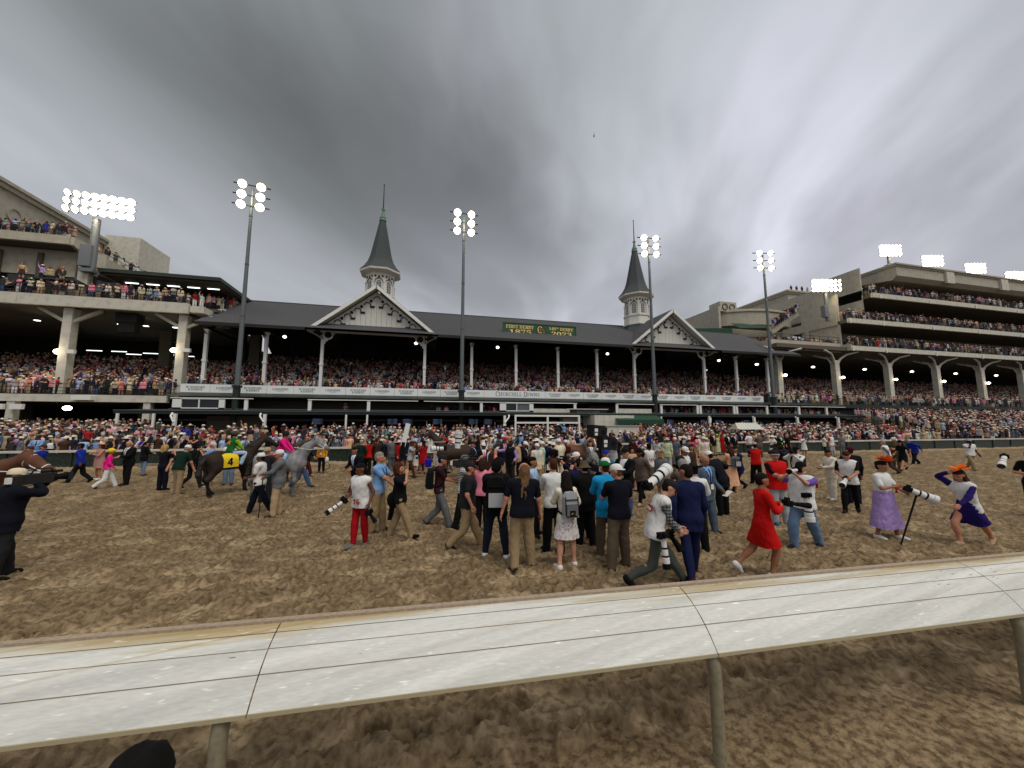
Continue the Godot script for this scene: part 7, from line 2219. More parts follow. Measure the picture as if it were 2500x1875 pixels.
func horse(label: String, at: Vector3, yaw: float, coat: Color, points: Color, mane: Color, p := {}) -> Node3D:
	var o := thing("horse", label, "horse", at, deg_to_rad(yaw), "racehorses and ponies on the track")
	var poll: Vector3 = p.get("poll", V(0, 1.98, 1.2))
	var muzzle: Vector3 = p.get("muzzle", V(0, 1.62, 1.62))
	var nz := noise(71, 3.0, 3)
	var dapple: float = p.get("dapple", 0.0)
	var t := horse_body(p)
	var hm := mat("horse_coat", Color.WHITE, 0.7)
	hm.vertex_color_use_as_albedo = true
	hm.metallic_specular = 0.3
	var shade := func(v: Vector3) -> Color:
		var k := smoothstep(0.75, 0.45, v.y)
		k = maxf(k, smoothstep(0.16, 0.04, v.distance_to(muzzle)) * 0.8)
		var c := coat.lerp(points, k)
		var n := nz.get_noise_3d(v.x * 2.0, v.y * 2.0, v.z * 2.0)
		c = c * (1.0 + n * (0.22 + dapple))
		if v.y < 0.075: c = Color(0.05, 0.045, 0.04)
		if p.has("blaze"):
			var ax := (muzzle - poll).normalized()
			var q := v - poll
			var al := q.dot(ax)
			if al > 0.1 and absf(v.x) < 0.03 and (q - ax * al).y > 0.02: c = Color(0.75, 0.72, 0.68)
		return c
	put("body", colored_mesh(t, shade), hm, o)
	var tl := [[V(0, 1.34, -0.9), V(0, 1.2, -1.04), 0.045, 0.06, 1.0], [V(0, 1.2, -1.04), V(0, 0.8, -1.1), 0.06, 0.085, 1.0], [V(0, 0.8, -1.1), V(0, 0.42, -1.02), 0.085, 0.04, 1.0]]
	var tt := field_mesh(tl, 0.022, 60.0)
	creases(tt, 0.02, 12)
	put("tail", rigid_mesh(tt), mat("hair_" + mane.to_html(), mane, 0.7), o)
	var mid := V(0, 1.36, 0.6).lerp(poll, 0.5) + V(0, 0.03, -0.03)
	var mn := [[V(0.02, 1.6, 0.42), mid + V(0.05, 0.12, -0.1), 0.035, 0.045, 1.0], [mid + V(0.05, 0.12, -0.1), poll + V(0.03, 0.08, -0.06), 0.045, 0.04, 1.0], [mid + V(0.1, 0.0, -0.05), mid + V(0.11, -0.08, -0.02), 0.04, 0.03, 1.0], [poll + V(0, 0.08, 0.0), poll + (muzzle - poll) * 0.28 + V(0, 0.1, 0.02), 0.03, 0.015, 1.0]]
	var mt := field_mesh(mn, 0.02, 60.0)
	creases(mt, 0.018, 13)
	put("mane", rigid_mesh(mt), mat("hair_" + mane.to_html(), mane, 0.7), o)
	var eye := G.new()
	for s in [-1.0, 1.0]:
		eye.ball(poll + (muzzle - poll) * 0.32 + V(s * 0.088, 0.03, 0.0), V(0.02, 0.02, 0.02), 8, 5)
	obj("eyes", eye, cloth("black"), o)
	# bridle
	var ax := (muzzle - poll)
	var q := Basis.looking_at(ax, Vector3.UP)
	var br := G.new()
	for e in [[0.1, 0.118], [0.66, 0.088]]:
		var ring := PackedVector3Array()
		var rad := PackedFloat32Array()
		for i in 15:
			var a := TAU * i / 14.0
			ring.append(poll + ax * e[0] + V(0, -0.025, 0) + q * V(cos(a) * e[1] * 0.93, sin(a) * e[1] * 1.15, 0))
			rad.append(0.014)
		br.tube(ring, rad, 5, false)
	for s in [-1.0, 1.0]:
		br.tube(PackedVector3Array([poll + ax * 0.02 + V(s * 0.09, 0.06, 0), poll + ax * 0.35 + V(s * 0.108, -0.06, 0), poll + ax * 0.72 + V(s * 0.08, -0.06, 0)]), PackedFloat32Array([0.013, 0.013, 0.013]), 5)
		var hand: Vector3 = p.get("reins", V(s * 0.1, 1.72, 0.42))
		hand.x = s * absf(hand.x)
		br.tube(PackedVector3Array([poll + ax * 0.74 + V(s * 0.08, -0.07, 0), mid + V(s * 0.19, -0.05, 0.1), hand]), PackedFloat32Array([0.011, 0.011, 0.011]), 5)
	obj("bridle", br, cloth(p.get("tack", "black")), o)
	if p.has("cloth"):
		for e in [["saddle_cloth", p.cloth, -0.52, 0.02, 0.86], ["cloth_hem", p.get("hem", p.cloth), -0.53, 0.03, 0.80]]:
			var sc := G.new()
			var y0: float = e[4]
			for i in 16:
				var a0 := lerpf(-1.0, 1.0, i / 16.0)
				var a1 := lerpf(-1.0, 1.0, (i + 1) / 16.0)
				var f := func(a: float, z: float) -> Vector3:
					var th := a * 1.75
					var r := 0.335 + (0.004 if e[0] == "saddle_cloth" else 0.0)
					var yy := 1.2 + cos(th) * (r - 0.02) if absf(th) < 1.45 else 1.2 + cos(1.45) * r - (absf(th) - 1.45) * 0.8
					return V(sin(clampf(th, -1.45, 1.45)) * r, maxf(yy, y0), z)
				sc.quad(f.call(a0, e[3]), f.call(a0, e[2]), f.call(a1, e[2]), f.call(a1, e[3]))
			obj(e[0], sc, cloth(e[1]), o)
		for s in [-1.0, 1.0]:
			var n := hang_text(o, p.number, V(s * 0.345, 1.2, -0.3), 0.36, cloth(p.ink), Basis(Vector3.UP, s * PI / 2), false, true, "number")
		var sd := G.new()
		sd.ball(V(0, 1.52, -0.05), V(0.16, 0.06, 0.26), 10, 6)
		for s in [-1.0, 1.0]:
			sd.tube(PackedVector3Array([V(s * 0.15, 1.5, 0.0), V(s * 0.3, 1.3, 0.06), V(s * 0.34, 1.12, 0.1)]), PackedFloat32Array([0.014, 0.014, 0.014]), 5)
			sd.box(V(s * 0.35, 1.1, 0.1), V(0.1, 0.02, 0.04))
		obj("saddle", sd, cloth("black"), o)
	return o

func rider(label: String, at: Vector3, yaw: float, silks: String, sleeve: String, hat: Array, emblem: String) -> void:
	var d := {"x": at.x, "z": at.z, "yaw": yaw, "h": 1.6, "top": ["long_shirt", silks], "low": ["trousers", "pale_blue"], "shoes": "black", "hair": ["crop", "h_black"], "hat": hat, "skin": "tan", "p": {"seat": 1.69, "shift": V(0, 0, -0.08), "lf": V(0.36, 1.22, 0.12), "rf": V(-0.36, 1.22, 0.12), "lk": V(0.75, 0.15, 1.0), "rk": V(-0.75, 0.15, 1.0), "lean": 16.0, "lh": V(0.12, 1.12, 0.42), "rh": V(-0.12, 1.12, 0.42), "lp": V(0.8, -0.6, -0.3), "rp": V(-0.8, -0.6, -0.3), "head_yaw": 10.0, "head_pitch": -6.0}}
	var r := person(d, label, 0)
	var o: Node3D = r.node
	var X: Array[Transform3D] = r.X
	if emblem == "star":
		for s in [-1.0, 1.0]:
			var g := G.new()
			var p := PackedVector2Array()
			for i in 10:
				var a := PI / 2 + TAU * i / 10
				p.append(Vector2(cos(a), sin(a)) * (0.12 if i % 2 == 0 else 0.05))
			g.prism(p, 0.012)
			var st := obj("star", g, cloth("mustard"), o)
			st.transform = X[1] * Transform3D(Basis(Vector3.UP, PI if s < 0 else 0.0), V(0, 1.27, s * 0.145))
	else:
		for i in 9:
			var g := G.new()
			g.prism(PackedVector2Array([Vector2(0, 0.045), Vector2(0.033, 0), Vector2(0, -0.045), Vector2(-0.033, 0)]), 0.012)
			var a := TAU * i / 9.0
			var dm := obj("diamond", g, cloth("black"), o)
			dm.transform = X[1] * Transform3D(Basis(Vector3.UP, a), V(sin(a) * 0.19, 1.24, cos(a) * 0.145))
	if sleeve != silks:
		var sl := {"lod": 0}
		var tt: Dictionary = T["long_shirt0"]
		var idx := PackedInt32Array()
		for k in range(0, tt.i.size(), 3):
			if absf(tt.v[tt.i[k]].x) > 0.2 and tt.v[tt.i[k]].y < 1.45:
				idx.append_array(PackedInt32Array([tt.i[k], tt.i[k + 1], tt.i[k + 2]]))
		var dd := tt.duplicate()
		dd.i = idx
		var c := compact(dd)
		for i in c.v.size():
			c.v[i] += c.n[i] * 0.006
		put("sleeves", skin(c, X), cloth(sleeve), o)

# ---------------------------------------------------------------- cameras, bags and other gear
func aim_at(at: Vector3, dir: Vector3) -> Transform3D:
	return Transform3D(Basis.looking_at(dir, Vector3.UP if absf(dir.normalized().y) < 0.95 else Vector3.BACK) * Basis(Vector3.UP, PI), at)

func camera_gear(label: String, at: Vector3, dir: Vector3, len_: float, white := true, r := 0.055, body := true, category := "camera", monopod := Vector3.ZERO) -> void:
	var o := thing("camera", label, category, Vector3.ZERO, 0, "photographers' cameras")
	o.transform = aim_at(at, dir)
	if body:
		var b := G.new()
		b.box(V(0, 0, 0.0), V(0.15, 0.1, 0.07))
		b.box(V(0, 0.07, 0.005), V(0.06, 0.045, 0.06))
		b.box(V(-0.065, 0, 0.035), V(0.03, 0.1, 0.04))
		b.rod(V(0, 0, 0.03), V(0, 0, 0.06), 0.036, -1, 12)
		obj("camera_body", b, cloth("black"), o)
	r *= 0.85
	var z0 := 0.05
	var segs := [[0.0, 0.3, 0.72, white], [0.3, 0.36, 0.78, false], [0.36, 0.56, 0.82, white], [0.56, 0.62, 0.9, false], [0.62, 0.82, 0.98, white], [0.82, 1.0, 1.12, white and len_ > 0.33 and r > 0.06]]
	for s in segs:
		var g := G.new()
		g.lathe(PackedVector2Array([Vector2(0.001, z0 + len_ * s[0]), Vector2(r * s[2] * 0.97, z0 + len_ * s[0]), Vector2(r * s[2], z0 + len_ * s[0] + 0.004), Vector2(r * s[2], z0 + len_ * s[1] - 0.003), Vector2(r * s[2] * 0.96, z0 + len_ * s[1]), Vector2(r * s[2] * 0.85, z0 + len_ * s[1] - 0.012), Vector2(0.0, z0 + len_ * s[1] - 0.014)]), 18, X3(Vector3.ZERO, Basis(Vector3.RIGHT, PI / 2)))
		obj("lens_barrel" if s[1] < 1.0 else "lens_hood", g, cloth("white") if s[3] else cloth("black"), o)
	var gl := G.new()
	gl.lathe(PackedVector2Array([Vector2(r * 0.98, z0 + len_ * 1.001), Vector2(0, z0 + len_ * 1.002)]), 18, X3(Vector3.ZERO, Basis(Vector3.RIGHT, PI / 2)))
	obj("front_glass", gl, M["dark_glass"], o)
	if monopod != Vector3.ZERO:
		var p := G.new()
		var inv := o.transform.affine_inverse()
		p.rod(V(0, -r * 0.7, len_ * 0.4), inv * monopod, 0.02, 0.014, 8)
		obj("monopod", p, cloth("black"), o)

func tv_camera(label: String, at: Vector3, dir: Vector3, red: bool, k := 1.0) -> void:
	var o := thing("video_camera", label, "video camera", Vector3.ZERO, 0, "television cameras")
	o.transform = aim_at(at, dir)
	o.scale = Vector3.ONE * k * 0.68
	part("camera_body", o, "black", [[V(-0.07, -0.1, -0.3), V(0.07, 0.1, 0.12)], [V(-0.06, -0.1, -0.45), V(0.06, 0.08, -0.3)]])
	var l := G.new()
	l.rod(V(0, 0.0, 0.12), V(0, 0.0, 0.34), 0.055, 0.07, 14)
	obj("lens", l, cloth("black"), o)
	part("lens_shade", o, "black", [[V(-0.1, -0.08, 0.33), V(0.1, 0.08, 0.4)]])
	var h := G.new()
	h.tube(PackedVector3Array([V(0, 0.1, -0.2), V(0, 0.2, -0.14), V(0, 0.2, 0.08), V(0, 0.1, 0.14)]), PackedFloat32Array([0.014, 0.014, 0.014, 0.014]), 6)
	obj("top_handle", h, cloth("black"), o)
	var mk := G.new()
	mk.rod(V(0.09, 0.12, -0.02), V(0.09, 0.12, 0.3), 0.03, 0.03, 10)
	obj("microphone", mk, cloth("char"), o)
	part("viewfinder", o, "black", [[V(0.07, 0.06, 0.02), V(0.2, 0.13, 0.1)]])
	part("battery", o, "white_paint", [[V(-0.05, -0.06, -0.52), V(0.05, 0.06, -0.455)]])
	if red:
		var c := G.new()
		c.box(V(0, -0.02, -0.12), V(0.17, 0.24, 0.3))
		c.prism(PackedVector2Array([Vector2(-0.2, 0), Vector2(0.2, 0), Vector2(0.14, -0.34), Vector2(-0.16, -0.3)]), 0.14, X3(V(0, -0.1, -0.1), Basis(Vector3.UP, PI / 2)))
		obj("rain_cover", c, cloth("red"), o)

func backpack(label: String, r: Dictionary, main: String, trim: String, w := 0.3, h := 0.44, logo := false) -> void:
	var o := thing("backpack", label, "backpack", Vector3.ZERO, 0, "backpacks worn on the track")
	o.transform = r.chest * Transform3D(Basis(Vector3.UP, PI), V(0, 1.2, -0.15))
	var b := G.new()
	b.prism(PackedVector2Array([Vector2(-w / 2, -h / 2), Vector2(w / 2, -h / 2), Vector2(w / 2, h * 0.28), Vector2(w * 0.33, h * 0.46), Vector2(0, h / 2), Vector2(-w * 0.33, h * 0.46), Vector2(-w / 2, h * 0.28)]), 0.15, X3(V(0, 0, 0.08)))
	obj("pack", b, cloth(main), o)
	var p := G.new()
	p.box(V(0, -h * 0.2, 0.175), V(w * 0.8, h * 0.42, 0.05))
	obj("pocket", p, cloth(trim), o)
	var z := G.new()
	for y in [-h * 0.0, h * 0.2, -h * 0.44]:
		z.box(V(0, y, 0.165), V(w * 0.86, 0.014, 0.03))
	for s in [-1.0, 1.0]:
		z.box(V(s * w * 0.45, -0.02, 0.165), V(0.014, h * 0.7, 0.02))
	obj("zip", z, cloth("black"), o)
	var st := G.new()
	for s in [-1.0, 1.0]:
		st.tube(PackedVector3Array([V(s * 0.1, h * 0.4, 0.0), V(s * 0.11, 0.26, -0.1), V(s * 0.12, 0.2, -0.28), V(s * 0.15, 0.02, -0.31), V(s * 0.19, -0.15, -0.14), V(s * 0.13, -h * 0.42, 0.02)]), PackedFloat32Array([0.025, 0.025, 0.025, 0.022, 0.02, 0.02]), 6)
	obj("straps", st, cloth("black"), o)
	if logo:
		var lg := G.new()
		lg.box(V(0.0, -h * 0.3, 0.203), V(0.12, 0.09, 0.006))
		obj("logo_patch", lg, cloth("black"), o)
		var cc := ["mustard", "orange", "red", "violet", "royal", "green"]
		for i in 6:
			var f := G.new()
			var a := PI - PI * (i + 0.5) / 6
			f.prism(PackedVector2Array([Vector2(-0.004, 0.006), Vector2(0.004, 0.006), Vector2(0.008, 0.032), Vector2(-0.008, 0.032)]), 0.004, X3(V(0, -h * 0.3 - 0.02, 0.209), Basis(Vector3.BACK, a - PI / 2)))
			obj("logo_feather", f, cloth(cc[i]), o)

func lanyard(r: Dictionary, badge := "white") -> void:
	var o: Node3D = r.node
	var X: Array[Transform3D] = r.X
	var g := G.new()
	for s in [-1.0, 1.0]:
		g.tube(PackedVector3Array([V(s * 0.07, 1.47, 0.02), V(s * 0.075, 1.4, 0.125), V(s * 0.04, 1.25, 0.155), V(0, 1.13, 0.155)]), PackedFloat32Array([0.007, 0.007, 0.007, 0.007]), 4)
	var l := obj("lanyard", g, cloth("suit_blue"), o)
	l.transform = X[1]
	var b := G.new()
	b.box(V(0, 1.07, 0.165), V(0.08, 0.11, 0.006))
	obj("badge", b, cloth(badge), l)

func bib_print(r: Dictionary, txt: String, front: bool, size: float, at := Vector2(0, 1.15), patch := "") -> void:
	var o: Node3D = r.node
	var X: Array[Transform3D] = r.X
	var z := 0.165 if front else -0.168
	var q := Basis(Vector3.UP, 0.0 if front else PI)
	if patch:
		var g := G.new()
		g.box(V(at.x, at.y, z), V(size * 3.2, size * 1.25, 0.012))
		var p := obj("bib_patch", g, cloth(patch), o)
		p.transform = X[1]
	var t := hang_text(o, txt, Vector3.ZERO, size, cloth("white" if patch else "crimson"), Basis.IDENTITY, false, true, "bib_lettering")
	t.transform = X[1] * Transform3D(q, V(at.x, at.y, z + (0.012 if front else -0.012)))

func gear(P: Array) -> void:
	backpack("clear grey backpack with a colourful logo on the floral skirt woman's back", P[1], "pale_grey", "grey", 0.3, 0.46, true)
	backpack("black and white backpack on the curly haired man's back", P[3], "black", "pale_grey", 0.32, 0.56)
	backpack("grey backpack on the back of the woman in beige", P[16], "grey", "pale_grey", 0.28, 0.4)
	backpack("black backpack on the white shirted headphone man", P[18], "black", "char", 0.32, 0.48)
	backpack("black backpack with grey trim on the checked shirt cameraman", P[65], "black", "grey", 0.3, 0.48)
	lanyard(P[11]); lanyard(P[44]); lanyard(P[0], "black"); lanyard(P[51]); lanyard(P[62]); lanyard(P[90])
	bib_print(P[63], "16", true, 0.15, Vector2(0.02, 1.0))
	bib_print(P[14], "Canon", false, 0.075, Vector2(0.06, 1.32), "crimson")
	bib_print(P[110], "118", false, 0.13, Vector2(0, 1.15))
	bib_print(P[28], "PHOTO", false, 0.075, Vector2(0, 1.25))
	bib_print(P[8], "Canon", false, 0.07, Vector2(-0.06, 1.25), "crimson")
	bib_print(P[23], "8", true, 0.16, Vector2(0.06, 1.12))
	var hp := func(i: int, s: String) -> Vector3: return P[i][s]
	var fw := func(i: int, v: Vector3) -> Vector3: return (P[i].w as Transform3D).basis.orthonormalized() * v
	var mid := func(i: int) -> Vector3: return (P[i].lh as Vector3).lerp(P[i].rh, 0.7)
	camera_gear("camera with white telephoto lens carried low by the woman in red trousers", hp.call(63, "rh"), V(-0.72, -0.5, 0.45), 0.36, true, 0.055)
	camera_gear("black camera hanging on the other hip of the woman in red trousers", hp.call(63, "lh") + V(0.02, -0.1, 0.02), V(0.5, -0.6, 0.3), 0.2, false, 0.05)
	camera_gear("huge white telephoto lens resting on the checked photographer's shoulder", P[8].head * V(-0.24, 1.46, -0.36), fw.call(8, V(-0.25, 0.42, 1.0)) + V(0.1, 0, -0.9), 0.6, true, 0.1)
	camera_gear("white telephoto lens hanging at the checked photographer's hip", P[8].chest * V(-0.3, 0.98, 0.05), V(0.02, -1, 0.12), 0.42, true, 0.062)
	camera_gear("black camera hanging in front of the checked photographer", P[8].chest * V(0.1, 0.98, 0.26), V(0.5, -0.8, 0.2), 0.26, false, 0.06)
	camera_gear("black camera with long black lens held by the woman in red", mid.call(13) + V(0.06, 0.04, 0), V(0.95, -0.12, 0.25), 0.34, false, 0.05)
	camera_gear("white banded telephoto lens aimed left by the purple polo photographer", P[14].head * V(0.0, 1.6, 0.17), fw.call(14, V(0, -0.02, 1)), 0.38, true, 0.052)
	camera_gear("fat white telephoto lens hanging in front of the purple polo photographer", P[14].chest * V(0.17, 1.12, 0.28), V(0.03, -1, 0.04), 0.46, true, 0.095)
	camera_gear("large white lens held low by the photographer in black", mid.call(20), V(-0.9, -0.3, 0.35), 0.42, true, 0.085)
	camera_gear("large white lens on a black monopod held by the orange flower woman", mid.call(23) + V(0.05, 0.0, 0.05), V(0.78, -0.42, 0.5), 0.46, true, 0.1, true, "camera", Vector3(9.75, 0.0, -5.95))
	camera_gear("white telephoto lens poking in at the right edge", V(15.55, 1.66, -6.9), V(-0.85, -0.5, 0.2), 0.45, true, 0.09)
	camera_gear("white telephoto lens pointing straight up above the grey cap cameraman", V(1.05, 1.78, -11.2), V(0.08, 1, 0.02), 0.5, true, 0.13, false)
	camera_gear("white camera lens pointing left over the checked shirt cameraman", V(0.66, 1.86, -10.6), V(-1, 0.02, 0.1), 0.34, true, 0.09)
	camera_gear("small black camera held by the bearded man in the white cap", mid.call(114), V(0, 0, 1), 0.12, false, 0.04)
	camera_gear("camera raised by the short grey haired person", P[116].head * V(0, 1.62, 0.18), fw.call(116, V(0, 0, 1)), 0.2, false, 0.05)
	camera_gear("camera raised by the white shirted headphone man", P[18].head * V(0, 1.62, 0.18), fw.call(18, V(0, 0, 1)), 0.26, false, 0.06)
	tv_camera("shoulder television camera with black foam microphone behind the stout man", P[58].head * V(-0.16, 1.6, 0.1), fw.call(58, V(0, 0, 1)), false, 1.2)
	tv_camera("television camera rig with bright red rain cover beside the checked shirt cameraman", P[65].lh + V(0.3, 0.45, -0.1), V(0.9, 0.1, -0.4), true, 1.35)
	tv_camera("television camera on the shoulder of the dark cameraman in the left crowd", P[72].head * V(-0.14, 1.66, 0.05), fw.call(72, V(0, 0, 1)), false, 1.1)
	tv_camera("television camera on the shoulder of the dreadlocked operator", P[19].head * V(-0.15, 1.62, 0.12), fw.call(19, V(0, 0, 1)), false, 1.1)
	tv_camera("television camera held in front of the pale blue polo in the huddle", V(2.95, 1.62, -8.2), V(0.6, 0.05, -1), false, 1.35)
	tv_camera("television camera of the navy jacket cameraman in the huddle", P[47].head * V(-0.05, 1.6, 0.24), fw.call(47, V(0, 0, 1)), false, 1.2)
	tv_camera("television camera on the shoulder of the white cap cameraman by the blue jacket", P[46].head * V(0.2, 1.58, 0.14), fw.call(46, V(0, 0, 1)), false, 1.1)
	tv_camera("television camera raised by the navy jacket man at the left edge", P[117].head * V(0.05, 1.62, 0.28), fw.call(117, V(0, 0.0, 1)), false, 1.2)
	tv_camera("television camera of the red bib photographer in the grey banded hat", P[107].head * V(0.1, 1.6, 0.24), fw.call(107, V(0, 0, 1)), false, 1.0)
	# boom pole with a white end
	var bp := thing("boom_pole", "long black boom pole with a white panel at its top, carried upright", "boom pole")
	var h1: Vector3 = P[62].rh
	var d := V(0.14, 1.0, -0.02).normalized()
	var g := G.new()
	g.rod(h1 - d * 0.75, h1 + d * 0.1, 0.065, 0.06, 10)
	g.rod(h1 + d * 0.1, h1 + d * 0.9, 0.02, 0.02, 8)
	g.rod(h1 + d * 0.75, h1 + d * 1.05, 0.07, 0.05, 8)
	obj("pole", g, cloth("black"), bp)
	var wp := G.new()
	wp.bar(h1 + d * 0.95, h1 + d * 1.5 + V(0.03, 0, 0), 0.11, 0.05, Vector3.BACK)
	obj("white_panel", wp, cloth("white"), bp)
	var card := G.new()
	card.box(P[11].lh + V(0.02, -0.02, 0.08), V(0.2, 0.01, 0.14), Basis(V(0, 0, 1), 0.6))
	tag(obj("card", card, cloth("white")), "white card held in the hand of the bald man in grey blue", "card")
	var pap := G.new()
	pap.box(P[17].lh + V(-0.05, 0.0, 0.03), V(0.2, 0.015, 0.12), Basis(V(0, 0, 1), 0.3))
	tag(obj("paper", pap, cloth("white")), "folded white paper held by the striding navy suit", "paper")
	var bag := G.new()
	bag.ball(P[64].chest * V(0.1, 0.92, -0.24), V(0.16, 0.19, 0.13), 12, 8)
	tag(obj("shoulder_bag", bag, cloth("black")), "black shoulder bag behind the woman with the auburn bob", "bag")
	var lb := thing("handbag", "lime green bag held by the woman in white with the broad cream hat", "handbag", P[104].lh + V(0, -0.05, 0.15))
	part("pouch", lb, "lime_bag", [[V(-0.28, -0.2, -0.06), V(0.28, 0.12, 0.08)]])
	var can := thing("cane", "thin dark cane held by the man in the grey jacket", "cane")
	var cg := G.new()
	cg.rod(P[86].rh, V((P[86].rh as Vector3).x - 0.02, 0.03, (P[86].rh as Vector3).z + 0.06), 0.014, 0.012, 6)
	obj("shaft", cg, cloth("black"), can)
	var hal := thing("halter", "white halter with dark straps hanging from the mustard sweater woman's hand", "halter", P[90].lh)
	var hg := G.new()
	hg.ball(V(0.04, -0.08, 0.03), V(0.1, 0.16, 0.08), 8, 6)
	obj("cloth", hg, cloth("white"), hal)
	var hs := G.new()
	var ring := PackedVector3Array()
	var rad := PackedFloat32Array()
	for i in 13:
		ring.append(V(0.05 + cos(TAU * i / 12) * 0.13, -0.4 + sin(TAU * i / 12) * 0.18, 0.03))
		rad.append(0.014)
	hs.tube(ring, rad, 5, false)
	obj("strap", hs, cloth("black"), hal)
	var bk := thing("bucket", "bright blue bucket in front of the dark horse's chest", "bucket", V(0.35, 0.62, -17.6))
	var bg := G.new()
	bg.lathe(PackedVector2Array([Vector2(0.0, 0), Vector2(0.13, 0), Vector2(0.17, 0.32), Vector2(0.18, 0.32), Vector2(0.18, 0.34), Vector2(0.15, 0.34), Vector2(0.12, 0.02)]), 16)
	obj("pail", bg, mat("bucket_blue", Color(0.03, 0.08, 0.75), 0.4), bk)
	var bh := G.new()
	bh.tube(PackedVector3Array([V(-0.17, 0.33, 0), V(-0.1, 0.5, 0), V(0, 0.55, 0), V(0.1, 0.5, 0), V(0.17, 0.33, 0)]), PackedFloat32Array([0.008, 0.008, 0.008, 0.008, 0.008]), 5)
	obj("handle", bh, M["steel"], bk)
	# loudspeakers on a stand
	for e in [["upper black loudspeaker on the stand over the huddle", V(6.55, 2.28, -13.2), 0.3], ["lower black loudspeaker on the stand over the huddle", V(6.85, 1.86, -13.0), 0.2]]:
		var sp := thing("loudspeaker", e[0], "loudspeaker", e[1], e[2], "black loudspeakers on one stand")
		var s := G.new()
		s.prism(PackedVector2Array([Vector2(-0.38, -0.22), Vector2(0.28, -0.3), Vector2(0.36, 0.1), Vector2(0.2, 0.2), Vector2(-0.36, 0.24)]), 0.36)
		obj("cabinet", s, cloth("char"), sp)
		var cn := G.new()
		cn.prism(disc(0.09, 16), 0.02, X3(V(0.14, -0.02, 0.19)))
		cn.prism(disc(0.05, 12), 0.02, X3(V(-0.1, 0.12, 0.19)))
		obj("cone", cn, cloth("black"), sp)
		part("label_plate", sp, "white_paint", [[V(-0.3, -0.02, 0.18), V(-0.14, 0.1, 0.19)], [V(-0.3, -0.16, 0.18), V(-0.16, -0.06, 0.19)]])
	var stn := thing("speaker_stand", "dark pole stand carrying the two loudspeakers", "stand", V(6.7, 0, -13.3))
	var sg := G.new()
	sg.rod(V(0, 0, 0), V(0, 1.9, 0), 0.03, -1, 8)
	for a in 3:
		sg.rod(V(0, 0.6, 0), V(cos(a * TAU / 3) * 0.5, 0.02, sin(a * TAU / 3) * 0.5), 0.02, -1, 6)
	obj("pole", sg, cloth("black"), stn)
	# white steel frame
	var fr := thing("white_frame", "large open white steel frame standing in front of the grandstand", "frame", V(10.4, 0, -30.0))
	for x in [-2.85, -0.05, 2.8]:
		part("upright", fr, "white_paint", [[V(x - 0.07, 0.1, -0.07), V(x + 0.07, 3.2, 0.07)]])
	for y in [3.2, 2.62]:
		part("crossbar", fr, "white_paint", [[V(-2.92, y, -0.073), V(2.87, y + 0.14, 0.073)]])
	var sb := part("sign_board", fr, "maroon_board", [[V(-2.9, 1.12, 0.1), V(2.2, 1.62, 0.16)]])
	hang_text(sb, "WOODFORD", V(0.3, 1.37, 0.17), 0.34, M["white_paint"], Basis.IDENTITY, true, true)
	# little roofed booth
	var ht := thing("booth", "small booth with a white ribbed gable roof among the guests behind the fence", "booth", V(32.2, 0.2, -31.6), -0.25)
	var rf := G.new()
	rf.quad(V(-1.35, 1.85, 0.9), V(-1.05, 2.5, 0.0), V(1.05, 2.5, 0.0), V(1.35, 1.85, 0.9))
	rf.quad(V(1.35, 1.85, -0.9), V(1.05, 2.5, 0.0), V(-1.05, 2.5, 0.0), V(-1.35, 1.85, -0.9))
	rf.flat(V(-1.35, 1.85, -0.9), V(-1.05, 2.5, 0), V(-1.35, 1.85, 0.9))
	rf.flat(V(1.35, 1.85, 0.9), V(1.05, 2.5, 0), V(1.35, 1.85, -0.9))
	obj("roof", rf, mat("booth_roof", Color(0.72, 0.72, 0.66), 0.6), ht)
	for i in 8:
		var rb := G.new()
		var t := lerpf(-1.2, 1.2, i / 7.0)
		rb.bar(V(t, 1.87, 0.9), V(t * 0.83, 2.52, 0.0), 0.07, 0.04)
		obj("rib", rb, M["white_paint"], ht)
	for x in [-1.0, 1.0]:
		for z in [-0.7, 0.7]:
			part("post", ht, "dark_green", [[V(x - 0.05, 0, z - 0.05), V(x + 0.05, 1.95, z + 0.05)]])
	part("counter", ht, "dark_green", [[V(-0.95, 0, -0.65), V(0.95, 0.95, 0.65)]])
	# dark board of the stage
	var kd := thing("race_board", "dark board with pale lettering above the stage right of the white frame", "sign", V(19.9, 3.85, -41.9))
	part("board", kd, "black", [[V(-2.6, -0.45, -0.1), V(2.2, 0.5, 0)]])
	part("ledge", kd, "concrete_pale", [[V(-3.0, 0.5, -0.3), V(2.4, 0.6, 0.1)]])
	hang_text(kd, "KENTUCKY DERBY", V(-0.2, 0.2, 0.02), 0.34, M["print_grey"], Basis.IDENTITY, true)
	hang_text(kd, "YE", V(1.6, -0.2, 0.02), 0.3, M["white_paint"], Basis.IDENTITY, false, true)
	# helicopter
	var he := thing("helicopter", "tiny dark helicopter far up in the clouds right of the middle", "helicopter", V(0.3519, 0.6325, -0.6901) * 820.0, 1.2)
	var hb := G.new()
	hb.ball(Vector3.ZERO, V(2.0, 1.1, 1.1), 12, 8)
	hb.rod(V(-1.5, 0.3, 0), V(-7.0, 0.7, 0), 0.5, 0.15, 8)
	obj("fuselage", hb, cloth("char"), he)
	part("tail_fin", he, "black", [[V(-7.3, 0.3, -0.08), V(-6.5, 1.9, 0.08)]])
	part("rotor", he, "black", [[V(-5.0, 1.5, -0.2), V(5.0, 1.58, 0.2)], [V(-0.15, 1.0, -0.15), V(0.15, 1.5, 0.15)]])
	part("skid", he, "black", [[V(-1.6, -1.6, 0.8), V(1.6, -1.5, 0.95)], [V(-1.6, -1.6, -0.95), V(1.6, -1.5, -0.8)], [V(-0.1, -1.5, -0.9), V(0.1, -0.8, 0.9)]])
